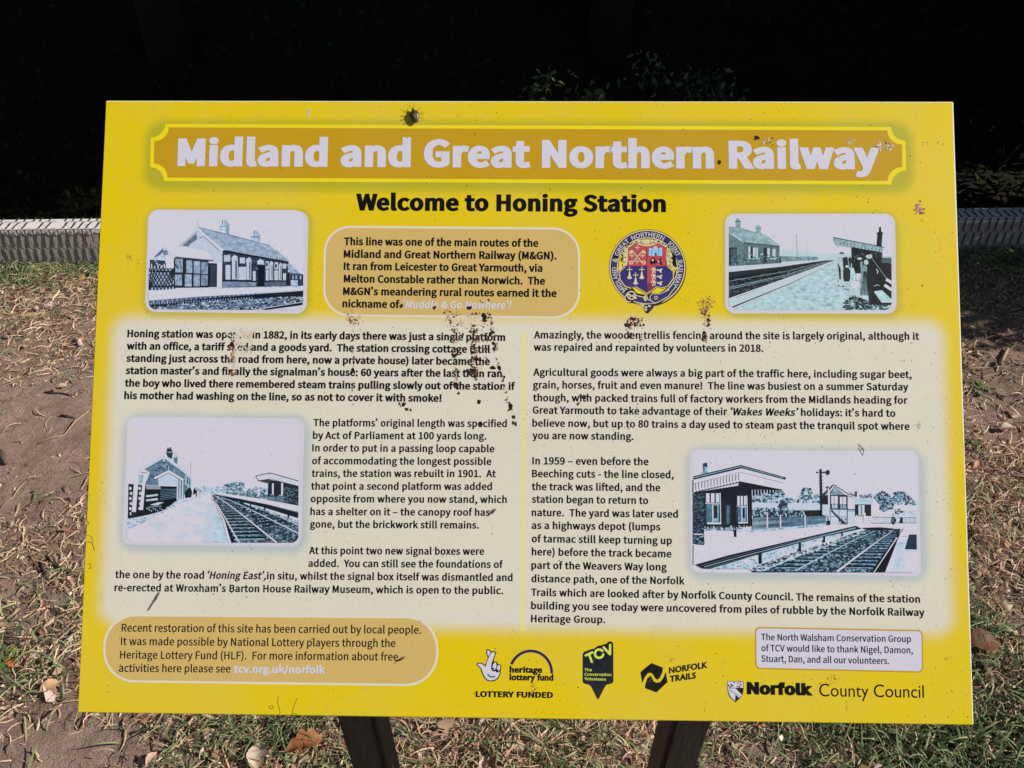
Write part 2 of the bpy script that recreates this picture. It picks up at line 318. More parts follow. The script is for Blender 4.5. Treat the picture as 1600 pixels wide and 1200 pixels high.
# ------------------------------------------------------------------ lettering (outlines of an open humanist sans, as bezier data)
OUTLINES = [
    ('s', ' ', 201, []),
    ('s', '!', 290, [[117,198,113,325,136,198,173,198,154,198,177,325,184,579,181,452,185,610,186,673,185,642,158,673,103,673,131,673,104,642,105,579,104,610,109,452],[145,-12,112,-12,178,-12,204,50,204,13,204,88,145,113,178,113,112,113,85,50,85,88,85,13]]),
    ('s', '&', 610, [[233,-12,114,-12,310,-12,422,64,372,18,476,26,574,-12,527,0,581,11,595,57,588,34,559,66,472,119,516,88,524,188,587,355,562,268,562,355,511,355,536,355,490,279,419,161,459,215,357,212,251,346,295,278,325,399,400,541,400,454,400,617,270,670,352,670,180,670,119,516,119,603,119,468,163,361,136,415,94,314,32,171,32,260,32,65],[368,107,304,163,331,75,242,54,287,54,169,54,112,175,112,101,112,226,196,304,149,267,242,233],[221,400,281,441,201,440,190,516,190,480,190,570,271,613,221,613,315,613,333,539,333,577,333,480]]),
    ('s', '(', 303, [[215,-176,132,-42,231,-169,265,-154,248,-161,188,-26,151,279,151,127,151,431,265,711,188,583,248,719,215,735,231,727,132,600,83,279,83,455,83,102]]),
    ('s', ')', 303, [[89,-176,72,-169,172,-42,221,279,221,102,221,455,89,735,172,600,72,727,38,711,55,719,115,583,154,279,154,431,154,127,38,-154,115,-26,55,-161]]),
    ('s', ',', 249, [[67,-171,61,-154,148,-137,198,17,198,-69,198,77,129,113,172,113,96,113,67,56,67,92,67,20,128,-2,95,-2,131,-1,137,-1,134,-1,137,-55,48,-122,103,-98,54,-138]]),
    ('s', '-', 311, [[41,220,41,241,118,220,271,220,195,220,271,241,271,283,271,262,195,283,41,283,118,283,41,262]]),
    ('s', '.', 249, [[125,-12,92,-12,157,-12,184,50,184,13,184,88,125,113,157,113,92,113,66,50,66,88,66,13]]),
    ('s', '/', 352, [[10,-161,100,131,30,-161,70,-161,50,-161,160,131,339,713,249,422,319,713,279,713,299,713,190,422]]),
    ('s', '0', 498, [[250,-12,124,-12,375,-12,454,331,454,101,454,560,250,670,375,670,124,670,45,331,45,560,45,101],[250,55,324,55,175,55,124,331,124,138,124,524,250,605,175,605,324,605,375,331,375,524,375,138]]),
    ('s', '1', 498, [[79,0,79,23,199,0,440,0,320,0,440,23,440,68,440,46,396,68,308,68,352,68,308,265,308,658,308,462,287,658,245,658,266,658,209,638,109,612,167,622,109,594,109,560,109,577,148,560,226,560,187,560,226,396,226,68,226,232,177,68,79,68,128,68,79,46]]),
    ('s', '2', 498, [[40,0,40,16,178,0,454,0,316,0,454,24,454,71,454,47,393,71,271,71,332,71,238,71,163,65,198,67,318,211,422,477,422,345,422,594,230,670,348,670,146,670,36,574,89,632,52,558,84,527,68,543,120,571,220,604,166,604,302,604,341,473,341,549,341,360,40,48,246,229,40,32]]),
    ('s', '5', 498, [[235,-12,132,-12,346,-12,451,214,451,70,451,359,252,424,361,424,213,424,154,398,183,414,159,461,171,588,165,525,253,588,419,588,336,588,419,612,419,658,419,635,312,658,99,658,205,658,92,556,77,351,84,454,92,342,121,323,107,333,159,348,231,362,187,362,313,362,367,212,367,306,367,116,227,57,305,57,151,57,66,129,102,92,52,111,24,75,38,93,69,31]]),
    ('s', '6', 498, [[270,-12,145,-12,373,-12,460,202,460,75,460,340,277,409,388,409,225,409,128,330,168,379,131,533,297,603,206,603,337,603,401,552,376,583,417,569,448,603,433,586,411,642,294,670,362,670,166,670,50,314,50,572,50,97],[129,264,138,128,172,325,263,348,223,348,343,348,382,202,382,291,382,112,270,53,333,53,188,53]]),
    ('s', '8', 498, [[251,-12,129,-12,375,-12,457,158,457,63,457,249,347,331,404,298,347,333,347,336,347,334,385,366,434,495,434,426,434,596,253,668,366,668,151,668,73,501,73,601,73,432,162,349,114,383,162,348,162,346,162,347,101,313,41,163,41,251,41,62],[296,357,340,397,218,388,147,501,147,423,147,565,252,607,191,607,322,607,364,490,364,556,364,442],[252,49,329,49,173,49,114,171,114,101,114,234,205,320,152,286,298,282,379,161,379,250,379,95]]),
    ('s', '9', 498, [[211,-12,139,-12,334,-12,450,357,450,91,450,567,228,670,355,670,126,670,40,456,40,585,40,321,221,250,111,250,276,250,373,330,332,281,366,126,208,57,293,57,165,57,97,107,126,75,82,90,52,56,67,73,89,17],[372,399,363,534,328,336,234,311,278,311,156,311,117,456,117,368,117,547,229,606,165,606,313,606]]),
    ('s', ':', 249, [[125,350,92,350,157,350,184,413,184,375,184,450,125,476,157,476,92,476,66,413,66,450,66,375],[125,-12,92,-12,157,-12,184,50,184,13,184,88,125,113,157,113,92,113,66,50,66,88,66,13]]),
    ('s', 'A', 546, [[4,0,78,219,31,0,87,0,59,0,108,67,151,201,130,134,231,201,392,201,311,201,413,134,454,0,433,67,484,0,542,0,513,0,468,219,319,658,393,439,288,658,226,658,257,658,152,439],[172,267,238,267,182,301,204,368,193,334,227,443,269,591,249,514,271,591,273,591,272,591,295,515,339,368,315,443,350,334,371,267,360,301,304,267]]),
    ('s', 'B', 590, [[91,0,91,219,160,0,300,0,230,0,447,0,550,193,550,64,550,283,416,350,494,335,416,352,416,355,416,353,478,375,512,498,512,432,512,613,286,658,419,658,221,658,91,658,156,658,91,439],[173,379,206,379,173,450,173,593,173,522,207,593,275,593,241,593,378,593,430,487,430,564,430,419,271,379,384,379,239,379],[173,66,212,66,173,149,173,314,173,232,212,314,288,314,250,314,404,314,468,196,468,278,468,107,288,66,401,66,250,66]]),
    ('s', 'C', 573, [[339,-12,174,-12,424,-12,541,83,489,22,525,100,495,136,510,118,453,89,342,61,405,61,216,61,137,331,137,165,137,496,345,597,221,597,401,597,480,535,445,572,495,553,524,589,510,571,487,631,344,670,424,670,177,670,52,329,52,542,52,115]]),
    ('s', 'D', 618, [[91,0,91,219,147,0,259,0,203,0,457,0,565,331,565,123,565,542,255,658,457,658,200,658,91,658,145,658,91,439],[173,68,198,68,173,242,173,591,173,417,198,591,248,591,223,591,403,591,480,331,480,498,480,165,248,68,403,68,223,68]]),
    ('s', 'E', 529, [[91,0,91,219,220,0,480,0,350,0,480,24,480,71,480,47,378,71,173,71,275,71,173,151,173,311,173,231,257,311,423,311,340,311,423,334,423,382,423,358,340,382,173,382,257,382,173,451,173,588,173,519,272,588,470,588,371,588,470,612,470,658,470,635,343,658,91,658,217,658,91,439]]),
    ('s', 'F', 495, [[91,0,91,219,118,0,173,0,146,0,173,98,173,295,173,197,257,295,425,295,341,295,425,319,425,366,425,342,341,366,173,366,257,366,173,440,173,588,173,514,272,588,470,588,371,588,470,612,470,658,470,635,343,658,91,658,217,658,91,439]]),
    ('s', 'G', 619, [[349,-12,176,-12,437,-12,552,65,510,21,552,157,552,341,552,249,480,341,336,341,408,341,336,318,336,272,336,295,383,272,476,272,429,272,476,215,476,100,476,157,450,75,357,61,404,61,216,61,137,331,137,165,137,496,357,597,224,597,422,597,498,535,465,569,513,553,543,589,528,571,506,629,354,670,445,670,180,670,52,329,52,542,52,115]]),
    ('s', 'H', 654, [[91,0,91,219,118,0,173,0,146,0,173,104,173,311,173,207,276,311,480,311,378,311,480,207,480,0,480,104,508,0,564,0,536,0,564,219,564,658,564,439,536,658,480,658,508,658,480,566,480,383,480,475,378,383,173,383,276,383,173,475,173,658,173,566,146,658,91,658,118,658,91,439]]),
    ('s', 'I', 263, [[91,0,91,219,118,0,173,0,146,0,173,219,173,658,173,439,146,658,91,658,118,658,91,439]]),
    ('s', 'L', 487, [[91,0,91,219,214,0,462,0,338,0,462,24,462,71,462,47,366,71,173,71,269,71,173,267,173,658,173,463,146,658,91,658,118,658,91,439]]),
    ('s', 'M', 729, [[91,0,91,219,116,0,165,0,140,0,165,122,165,365,165,243,165,421,154,559,160,501,156,559,158,559,157,559,176,509,211,409,193,459,253,295,336,66,294,181,354,66,392,66,373,66,433,181,516,409,474,295,533,459,569,559,551,509,570,559,572,559,571,559,568,501,561,365,561,421,561,243,561,0,561,122,587,0,639,0,613,0,639,219,639,658,639,439,605,658,539,658,572,658,497,541,413,306,455,424,398,261,367,169,384,215,366,169,364,169,365,169,348,215,316,306,333,261,274,424,190,658,232,541,157,658,91,658,124,658,91,439]]),
    ('s', 'N', 649, [[91,0,91,219,117,0,169,0,143,0,169,115,169,346,169,231,169,415,159,551,163,485,160,551,163,551,161,551,186,506,234,416,210,461,313,277,473,0,393,139,502,0,559,0,530,0,559,219,559,658,559,439,532,658,480,658,506,658,480,544,480,316,480,430,480,248,491,108,486,173,490,108,487,108,488,108,463,153,416,243,439,198,336,382,175,658,255,520,147,658,91,658,119,658,91,439]]),
    ('s', 'P', 568, [[91,0,91,219,118,0,173,0,146,0,173,87,173,262,173,175,210,262,282,262,246,262,427,262,524,465,524,326,524,609,278,658,426,658,216,658,91,658,153,658,91,439],[173,330,206,330,173,417,173,591,173,504,205,591,268,591,236,591,383,591,442,465,442,561,442,371,271,330,387,330,239,330]]),
    ('s', 'R', 570, [[173,346,210,346,173,428,173,591,173,509,210,591,284,591,247,591,387,591,444,474,444,560,444,388,284,346,387,346,247,346],[452,0,398,93,483,0,545,0,514,0,489,96,378,288,434,192,467,310,526,474,526,371,526,611,296,658,430,658,228,658,91,658,159,658,91,439,91,0,91,219,118,0,173,0,146,0,173,93,173,279,173,186,213,279,292,279,252,279,345,186]]),
    ('s', 'S', 535, [[273,-12,180,-12,410,-12,497,175,497,71,497,273,361,351,437,318,330,365,268,392,299,378,216,413,158,502,158,437,158,560,281,597,207,597,342,597,431,536,391,574,445,554,474,589,460,571,428,637,281,670,359,670,162,670,74,496,74,597,74,400,207,327,146,353,239,313,302,286,270,299,365,258,412,168,412,236,412,104,274,61,361,61,206,61,93,143,139,93,76,124,43,85,60,104,100,26]]),
    ('s', 'T', 538, [[227,0,227,196,255,0,311,0,283,0,311,196,311,588,311,392,377,588,510,588,444,588,510,612,510,658,510,635,349,658,28,658,189,658,28,635,28,588,28,612,94,588,227,588,161,588,227,392]]),
    ('s', 'V', 516, [[211,0,141,219,243,0,307,0,275,0,377,219,516,658,447,439,488,658,432,658,460,658,397,539,326,302,361,421,304,225,262,84,287,162,261,84,259,84,260,84,234,162,195,302,217,225,159,421,88,658,124,539,59,658,1,658,30,658,71,439]]),
    ('s', 'W', 788, [[163,0,116,219,195,0,261,0,228,0,294,132,359,397,327,265,370,449,392,547,383,497,394,547,396,547,395,547,407,497,428,397,417,449,462,265,528,0,495,132,562,0,629,0,595,0,674,219,764,658,719,439,738,658,685,658,712,658,662,539,614,300,638,419,603,229,578,86,590,158,577,86,573,86,575,86,557,158,526,300,542,230,496,419,435,658,465,539,409,658,358,658,384,658,328,539,268,300,298,419,251,229,221,86,235,158,220,86,217,86,219,86,204,158,178,300,191,229,155,419,109,658,132,539,80,658,23,658,52,658,70,439]]),
    ('s', 'Y', 477, [[197,0,197,85,224,0,279,0,252,0,279,85,279,255,279,170,345,389,478,658,412,524,449,658,392,658,420,658,363,596,307,472,335,534,286,424,241,328,264,377,239,328,237,328,238,328,214,377,172,472,194,424,144,534,87,658,116,596,58,658,-1,658,28,658,65,524,197,255,131,389,197,170]]),
    ('s', 'a', 505, [[195,-12,113,-12,255,-12,357,58,310,20,357,58,359,58,358,58,362,39,366,0,364,19,389,0,434,0,411,0,434,100,434,300,434,200,434,421,265,500,384,500,186,500,74,436,118,465,84,418,105,380,95,399,144,406,251,432,195,432,331,432,352,309,352,372,145,286,53,127,53,233,53,39],[218,55,265,55,170,55,132,132,132,76,132,195,352,254,188,235,352,209,352,119,352,164,304,76]]),
    ('s', 'b', 555, [[297,-12,252,-12,409,-12,509,251,509,84,509,402,315,500,441,500,260,500,162,432,207,470,163,461,165,519,164,490,165,584,165,715,165,650,138,715,83,715,110,715,83,477,83,0,83,238,104,0,148,0,126,0,151,17,155,50,153,34,157,50,159,50,158,50,201,12],[284,57,365,57,251,57,165,108,207,70,165,193,165,365,165,279,211,408,295,431,254,431,388,431,424,251,424,359,424,130]]),
    ('s', 'c', 458, [[275,-12,145,-12,333,-12,433,49,389,12,421,68,397,105,409,87,366,78,282,57,327,57,192,57,131,243,131,131,131,356,285,431,196,431,322,431,382,389,354,414,395,407,423,443,409,425,389,473,281,500,345,500,155,500,47,243,47,406,47,82]]),
    ('s', 'd', 557, [[249,-12,127,-12,307,-12,397,57,359,20,398,57,400,57,399,57,402,38,407,0,404,19,429,0,474,0,452,0,474,238,474,715,474,477,447,715,392,715,419,715,392,652,392,527,392,590,393,499,396,444,395,472,353,479,259,500,316,500,147,500,48,243,48,401,48,81],[267,57,312,57,181,57,132,244,132,127,132,356,273,431,195,431,313,431,392,380,351,417,392,295,392,124,392,209,351,79]]),
    ('s', 'e', 497, [[280,-12,150,-12,346,-12,440,38,398,10,430,56,411,93,421,74,375,68,289,54,337,54,197,54,128,225,133,120,237,225,456,225,347,225,458,237,460,271,460,253,460,410,265,500,390,500,154,500,47,243,47,402,47,83],[127,283,214,283,137,380,267,435,198,435,343,435,388,283,388,382,301,283]]),
    ('s', 'f', 292, [[30,421,30,442,52,421,96,421,74,421,96,281,96,0,96,140,123,0,178,0,151,0,178,140,178,421,178,281,212,421,281,421,247,421,281,443,281,488,281,466,247,488,178,488,212,488,178,513,178,565,178,539,178,628,247,661,200,661,264,661,302,648,284,657,308,669,320,711,314,690,297,720,238,727,269,727,141,727,96,566,96,665,96,540,96,488,96,514,74,486,30,483,52,485,30,463]]),
    ('s', 'g', 506, [[247,-225,128,-225,398,-225,494,-56,494,-146,494,25,324,60,436,60,292,60,228,60,260,60,163,60,143,113,143,83,143,140,174,172,156,156,196,161,246,154,223,154,347,154,425,324,425,220,425,366,385,425,409,402,419,425,485,425,452,425,485,446,485,488,485,467,428,488,315,488,372,488,298,495,246,500,274,500,148,500,64,326,64,433,64,268,128,195,95,220,128,194,128,191,128,192,101,173,74,101,74,141,74,62,118,21,93,36,118,19,118,16,118,18,72,-12,46,-94,46,-52,46,-178],[246,210,303,210,190,210,143,326,143,255,143,398,246,440,190,440,304,440,350,326,350,398,350,255],[259,-168,353,-168,170,-168,118,-83,118,-135,118,-55,167,0,132,-25,189,-5,230,-7,212,-7,258,-7,314,-7,286,-7,379,-7,413,-69,413,-23,413,-119]]),
    ('s', 'h', 545, [[83,0,83,238,110,0,165,0,138,0,165,118,165,354,165,236,214,403,298,428,248,428,363,428,391,298,391,390,391,199,391,0,391,99,418,0,472,0,445,0,472,103,472,309,472,206,472,433,323,500,426,500,257,500,162,419,207,463,163,452,165,519,164,486,165,584,165,715,165,650,138,715,83,715,110,715,83,477]]),
    ('s', 'i', 247, [[83,0,83,163,110,0,165,0,138,0,165,163,165,488,165,325,138,488,83,488,110,488,83,325],[124,588,92,588,156,588,179,643,179,610,179,674,124,696,156,696,92,696,70,643,70,674,70,610]]),
    ('s', 'j', 247, [[31,-217,3,-217,128,-217,165,-56,165,-155,165,125,165,488,165,307,138,488,84,488,111,488,84,307,84,-56,84,125,84,-115,23,-152,72,-152,6,-152,-23,-143,-11,-147,-29,-163,-40,-205,-34,-184,-22,-212],[124,588,92,588,155,588,179,643,179,610,179,674,124,696,155,696,92,696,69,643,69,674,69,610]]),
    ('s', 'k', 495, [[83,0,83,238,110,0,163,0,137,0,163,43,163,128,163,86,194,164,255,235,225,200,303,157,398,0,350,78,428,0,487,0,457,0,425,97,303,291,364,194,357,357,465,488,411,422,435,488,374,488,404,488,305,402,167,231,236,316,166,231,163,231,165,231,163,392,163,715,163,554,137,715,83,715,110,715,83,477]]),
    ('s', 'l', 255, [[169,-12,108,-12,191,-12,216,-4,205,-8,213,16,205,58,209,37,196,57,188,57,192,57,175,57,165,92,165,66,165,299,165,715,165,507,138,715,83,715,110,715,83,509,83,97,83,303,83,28]]),
    ('s', 'm', 831, [[83,0,83,163,110,0,165,0,138,0,165,118,165,354,165,236,209,404,287,428,251,428,349,428,378,298,378,390,378,199,378,0,378,99,405,0,460,0,433,0,460,118,460,354,460,236,506,404,583,428,545,428,645,428,674,298,674,390,674,199,674,0,674,99,701,0,755,0,728,0,755,103,755,309,755,206,755,433,608,500,708,500,548,500,446,407,498,462,427,464,312,500,387,500,253,500,160,417,203,463,159,417,158,417,159,417,155,440,150,488,153,464,128,488,83,488,105,488,83,325]]),
    ('s', 'n', 548, [[83,0,83,163,110,0,165,0,138,0,165,118,165,354,165,236,214,403,298,428,248,428,363,428,391,298,391,390,391,199,391,0,391,99,418,0,472,0,445,0,472,103,472,309,472,206,472,433,323,500,426,500,257,500,160,417,206,463,159,417,158,417,159,417,155,440,150,488,153,464,128,488,83,488,105,488,83,325]]),
    ('s', 'o', 544, [[272,-12,153,-12,392,-12,498,243,498,82,498,406,272,500,392,500,153,500,47,243,47,406,47,82],[272,57,357,57,188,57,131,243,131,131,131,356,272,431,188,431,357,431,414,243,414,356,414,131]]),
    ('s', 'p', 557, [[83,-206,83,25,110,-206,165,-206,138,-206,165,-151,165,-40,165,-95,164,-12,163,45,163,16,207,8,297,-12,253,-12,409,-12,509,251,509,84,509,402,315,500,441,500,259,500,160,431,204,468,159,431,158,431,159,431,155,450,150,488,153,469,128,488,83,488,105,488,83,257],[284,57,365,57,251,57,165,108,208,70,165,193,165,365,165,279,212,408,295,431,254,431,388,431,424,251,424,359,424,130]]),
    ('s', 'q', 557, [[392,-206,392,-148,419,-206,474,-206,447,-206,474,25,474,488,474,257,452,488,409,488,430,488,406,472,401,442,403,457,400,442,399,442,399,442,356,480,259,500,316,500,147,500,48,243,48,401,48,81,249,-12,127,-12,305,-12,396,57,357,18,395,27,392,-32,393,-3,392,-90],[267,57,312,57,181,57,132,244,132,127,132,356,273,431,195,431,313,431,392,380,351,417,392,295,392,124,392,209,351,79]]),
    ('s', 'r', 348, [[83,0,83,163,110,0,165,0,138,0,165,104,165,313,165,209,198,396,287,427,247,427,308,427,335,419,319,424,340,442,350,489,345,466,335,498,298,500,320,500,244,500,160,399,194,461,159,399,158,399,159,399,155,428,150,488,153,458,128,488,83,488,105,488,83,325]]),
    ('s', 's', 420, [[210,-12,141,-12,325,-12,387,133,387,54,387,225,239,281,310,254,184,302,134,366,134,320,134,404,225,436,163,436,268,436,335,393,302,418,348,410,375,445,361,428,338,475,224,500,284,500,117,500,56,362,56,439,56,278,198,221,129,246,251,201,309,128,309,178,309,86,213,52,278,52,154,52,68,110,111,75,55,92,29,56,42,74,75,17]]),
    ('s', 't', 338, [[235,-12,132,-12,266,-12,326,6,298,-3,321,27,310,68,315,48,294,61,254,55,272,55,198,55,179,148,179,89,179,239,179,421,179,330,223,421,312,421,267,421,312,443,312,488,312,466,267,488,179,488,223,488,179,533,179,625,179,579,156,625,110,625,133,625,107,579,101,488,104,533,76,486,24,483,50,485,24,463,24,421,24,442,48,421,97,421,73,421,97,331,97,151,97,241,97,53]]),
    ('s', 'u', 545, [[225,-12,122,-12,292,-12,386,76,340,23,387,76,389,76,388,76,391,51,395,0,393,25,418,0,463,0,441,0,463,163,463,488,463,325,436,488,382,488,409,488,382,372,382,142,382,257,335,84,250,59,300,59,185,59,158,189,158,98,158,288,158,488,158,388,131,488,75,488,103,488,75,385,75,179,75,282,75,54]]),
    ('s', 'v', 468, [[188,0,129,163,220,0,284,0,252,0,341,163,456,488,399,325,429,488,375,488,402,488,345,395,283,210,314,303,269,163,238,66,252,113,237,66,234,66,235,66,219,113,189,210,204,163,158,303,97,488,128,395,69,488,12,488,40,488,70,325]]),
    ('s', 'w', 720, [[160,0,115,163,192,0,255,0,223,0,278,87,324,261,301,174,337,308,357,403,347,354,359,403,362,403,360,403,374,354,395,263,383,309,419,175,465,0,442,88,498,0,565,0,532,0,609,163,697,488,653,325,671,488,618,488,644,488,594,394,547,206,571,300,536,159,517,70,527,115,516,70,513,70,514,70,501,115,479,206,490,159,453,300,402,488,428,394,376,488,322,488,349,488,297,394,246,206,272,300,234,159,214,70,224,115,212,70,209,70,211,70,199,115,181,206,190,159,156,300,108,488,132,394,80,488,24,488,52,488,69,325]]),
    ('s', 'x', 447, [[13,0,67,85,42,0,100,0,71,0,122,38,165,114,143,76,182,144,215,201,198,173,216,201,219,201,218,201,238,173,272,114,256,144,296,76,344,0,320,38,374,0,434,0,404,0,380,82,273,246,327,164,322,327,421,488,372,407,393,488,336,488,364,488,316,452,276,381,296,416,260,353,233,299,247,327,231,299,228,299,230,299,212,327,181,381,195,353,159,416,115,488,137,452,85,488,26,488,56,488,75,410,174,254,125,332,121,169]]),
    ('s', 'y', 468, [[91,-210,68,-210,188,-210,273,-41,239,-137,334,135,456,488,395,311,430,488,376,488,403,488,347,398,288,217,318,307,276,173,249,79,261,124,247,79,244,79,246,79,227,125,196,217,211,174,163,307,97,488,130,398,69,488,12,488,40,488,77,325,207,-1,142,162,204,-13,197,-38,200,-25,176,-98,87,-143,142,-143,74,-143,49,-135,59,-138,44,-157,33,-200,39,-178,48,-207]]),
    ('s', 'z', 426, [[31,0,31,15,154,0,401,0,278,0,401,22,401,66,401,44,312,66,135,66,223,66,221,192,392,444,307,318,392,458,392,488,392,473,281,488,59,488,170,488,59,466,59,421,59,443,136,421,288,421,212,421,203,295,31,44,117,170,31,29]]),
    ('s', '–', 481, [[41,225,41,243,174,225,440,225,307,225,440,243,440,280,440,262,307,280,41,280,174,280,41,262]]),
    ('s', '‘', 898, [[855,727,807,702,849,738,836,761,842,749,779,735,724,593,724,673,724,543,795,507,756,507,835,507,856,566,856,538,856,598,799,623,833,623,789,623,775,616,780,621,775,656]]),
    ('s', '’', 898, [[43,538,92,562,49,527,62,504,56,515,119,531,174,672,174,592,174,721,103,757,142,757,63,757,42,699,42,727,42,666,99,641,65,641,109,641,123,648,118,645,123,609]]),
    ('n', ' ', 209, []),
    ('n', '&', 587, [[244,581,213,581,273,581,318,567,297,576,339,557,366,524,354,543,377,506,383,458,383,484,383,424,350,372,372,396,328,349,268,308,301,327,319,258,423,159,371,209,437,175,457,216,448,194,466,238,479,286,473,261,503,286,550,286,526,286,542,252,518,191,531,220,505,161,468,114,489,136,507,76,585,0,546,38,554,0,490,0,522,0,467,22,420,67,443,45,404,52,366,28,386,39,347,17,303,2,326,8,279,-5,223,-8,253,-8,186,-8,127,10,154,-2,100,22,65,63,79,40,50,87,43,149,43,115,43,176,57,220,47,200,67,240,100,273,82,257,119,288,166,318,141,303,155,330,133,358,144,344,122,372,107,403,114,387,100,419,96,456,96,437,96,482,114,524,102,505,126,542,165,567,143,557,187,576],[209,273,264,219,189,262,159,239,173,251,146,228,128,201,135,215,120,187,116,152,116,171,116,122,146,81,126,99,166,63,225,55,192,55,260,55,314,71,289,60,338,83,375,111,359,96,320,165],[241,524,263,524,219,524,186,506,201,518,172,494,165,457,165,478,165,438,180,404,170,420,191,387,225,350,205,369,256,368,292,401,279,385,306,418,313,458,313,437,313,477,294,505,306,493,281,518]]),
    ('n', 'A', 512, [[437,0,462,0,414,59,368,177,391,118,292,177,141,177,217,177,118,118,73,0,96,59,49,0,0,0,24,0,75,192,224,575,149,383,245,575,289,575,267,575,363,383,512,0,437,192,487,0],[282,415,304,357,281,419,274,438,278,427,271,449,263,473,267,461,260,485,255,500,257,494,252,490,247,468,250,479,244,457,238,438,241,447,235,429,230,415,232,421,209,357,165,241,187,299,226,241,346,241,286,241,325,299]]),
    ('n', 'C', 507, [[323,517,349,517,293,517,241,502,265,512,216,491,178,456,195,476,161,436,139,383,148,412,130,354,125,286,125,322,125,239,147,164,132,198,162,129,213,83,184,102,242,65,322,55,279,55,348,55,394,62,371,57,416,66,460,78,438,71,460,57,460,15,460,36,438,7,393,-2,416,1,371,-6,312,-8,343,-8,254,-8,166,28,205,4,127,52,78,131,98,86,59,175,49,287,49,227,49,330,67,406,55,370,79,442,120,499,97,473,143,525,206,559,172,545,240,574,324,581,280,581,353,581,409,572,382,578,436,566,482,547,461,558,472,527,453,486,463,506,435,494,394,508,416,501,372,514]]),
    ('n', 'D', 585, [[536,292,536,353,536,228,501,131,525,174,477,87,399,33,443,55,354,11,237,0,300,0,184,0,78,0,131,0,78,191,78,573,78,382,137,573,254,573,195,573,312,573,404,540,362,562,446,519,502,446,479,488,525,405],[460,289,460,214,460,340,435,415,452,382,418,447,361,487,394,471,329,503,244,511,290,511,213,511,150,511,181,511,150,361,150,62,150,211,176,62,228,62,202,62,305,62,402,119,363,81,441,157]]),
    ('n', 'E', 446, [[398,0,398,21,291,0,78,0,184,0,78,191,78,573,78,382,184,573,398,573,291,573,398,551,398,509,398,530,315,509,150,509,233,509,150,450,150,330,150,390,228,330,383,330,306,330,383,310,383,268,383,289,306,268,150,268,228,268,150,200,150,63,150,132,233,63,398,63,315,63,398,42]]),
    ('n', 'F', 416, [[150,0,150,81,126,0,78,0,102,0,78,191,78,573,78,382,184,573,398,573,291,573,398,551,398,509,398,530,315,509,150,509,233,509,150,442,150,306,150,374,227,306,383,306,305,306,383,285,383,243,383,264,305,243,150,243,227,243,150,162]]),
    ('n', 'G', 584, [[326,302,326,281,392,302,524,302,458,302,524,209,524,22,524,115,493,11,431,-1,462,4,399,-6,323,-8,363,-8,264,-8,173,28,214,4,133,51,81,130,102,85,59,174,49,286,49,226,49,346,84,442,61,398,108,486,186,544,142,520,230,568,346,581,283,581,378,581,437,572,408,578,465,566,516,547,492,558,507,526,489,484,498,505,469,493,421,508,446,501,395,514,342,517,369,517,296,517,225,489,257,508,192,470,150,409,167,444,133,375,124,286,124,334,124,241,146,166,132,201,161,131,216,84,184,103,247,64,340,55,289,55,365,55,404,59,387,56,422,61,452,68,438,64,452,125,452,238,452,182,410,238,326,238,368,238,326,260]]),
    ('n', 'H', 594, [[516,0,516,191,492,0,443,0,468,0,443,89,443,267,443,178,346,267,150,267,248,267,150,178,150,0,150,89,126,0,78,0,102,0,78,191,78,573,78,382,102,573,150,573,126,573,150,492,150,330,150,411,248,330,443,330,346,330,443,411,443,573,443,492,468,573,516,573,492,573,516,382]]),
    ('n', 'I', 272, [[239,0,239,14,170,0,32,0,101,0,32,14,32,42,32,28,55,47,99,57,77,52,99,210,99,515,99,362,77,520,32,531,55,526,32,545,32,573,32,559,101,573,239,573,170,573,239,559,239,531,239,545,217,526,172,515,194,520,172,362,172,57,172,210,194,52,239,42,217,47,239,28]]),
    ('n', 'J', 219, [[-3,-152,27,-152,-16,-152,-37,-150,-27,-151,-47,-148,-63,-142,-55,-145,-63,-122,-63,-81,-63,-101,-54,-83,-35,-87,-45,-85,-26,-88,-5,-89,-16,-89,9,-89,33,-81,21,-86,45,-76,63,-53,55,-66,70,-40,74,3,74,-21,74,193,74,573,74,383,98,573,146,573,122,573,146,385,146,9,146,197,146,-28,128,-82,140,-58,115,-106,75,-135,98,-124,53,-147]]),
    ('n', 'L', 420, [[78,0,185,0,78,191,78,573,78,382,102,573,150,573,126,573,150,403,150,64,150,234,233,64,400,64,317,64,400,43,400,0,400,21,293,0]]),
    ('n', 'M', 727, [[330,0,350,0,268,167,142,502,205,335,141,502,139,502,140,502,140,491,142,461,141,478,142,445,144,407,143,426,144,387,144,347,144,368,144,231,144,0,144,116,122,0,78,0,100,0,78,191,78,573,78,382,113,573,184,573,149,573,243,416,361,103,302,260,362,103,364,103,363,103,424,260,544,573,484,416,579,573,650,573,614,573,650,382,650,0,650,191,626,0,578,0,602,0,578,117,578,352,578,235,578,371,579,408,578,389,580,426,581,460,580,444,582,476,584,501,583,490,583,501,581,501,582,501,517,334,390,0,453,167,370,0]]),
    ('n', 'N', 609, [[532,0,532,191,504,0,447,0,476,0,345,159,141,476,243,317,140,476,138,476,139,476,139,463,141,432,140,449,142,415,143,378,142,397,144,359,144,320,144,340,144,213,144,0,144,107,122,0,78,0,100,0,78,191,78,573,78,382,106,573,161,573,133,573,263,415,467,99,365,257,468,99,470,99,469,99,469,107,468,137,469,120,467,154,466,193,466,173,465,214,464,249,464,232,464,357,464,573,464,465,487,573,532,573,509,573,532,382]]),
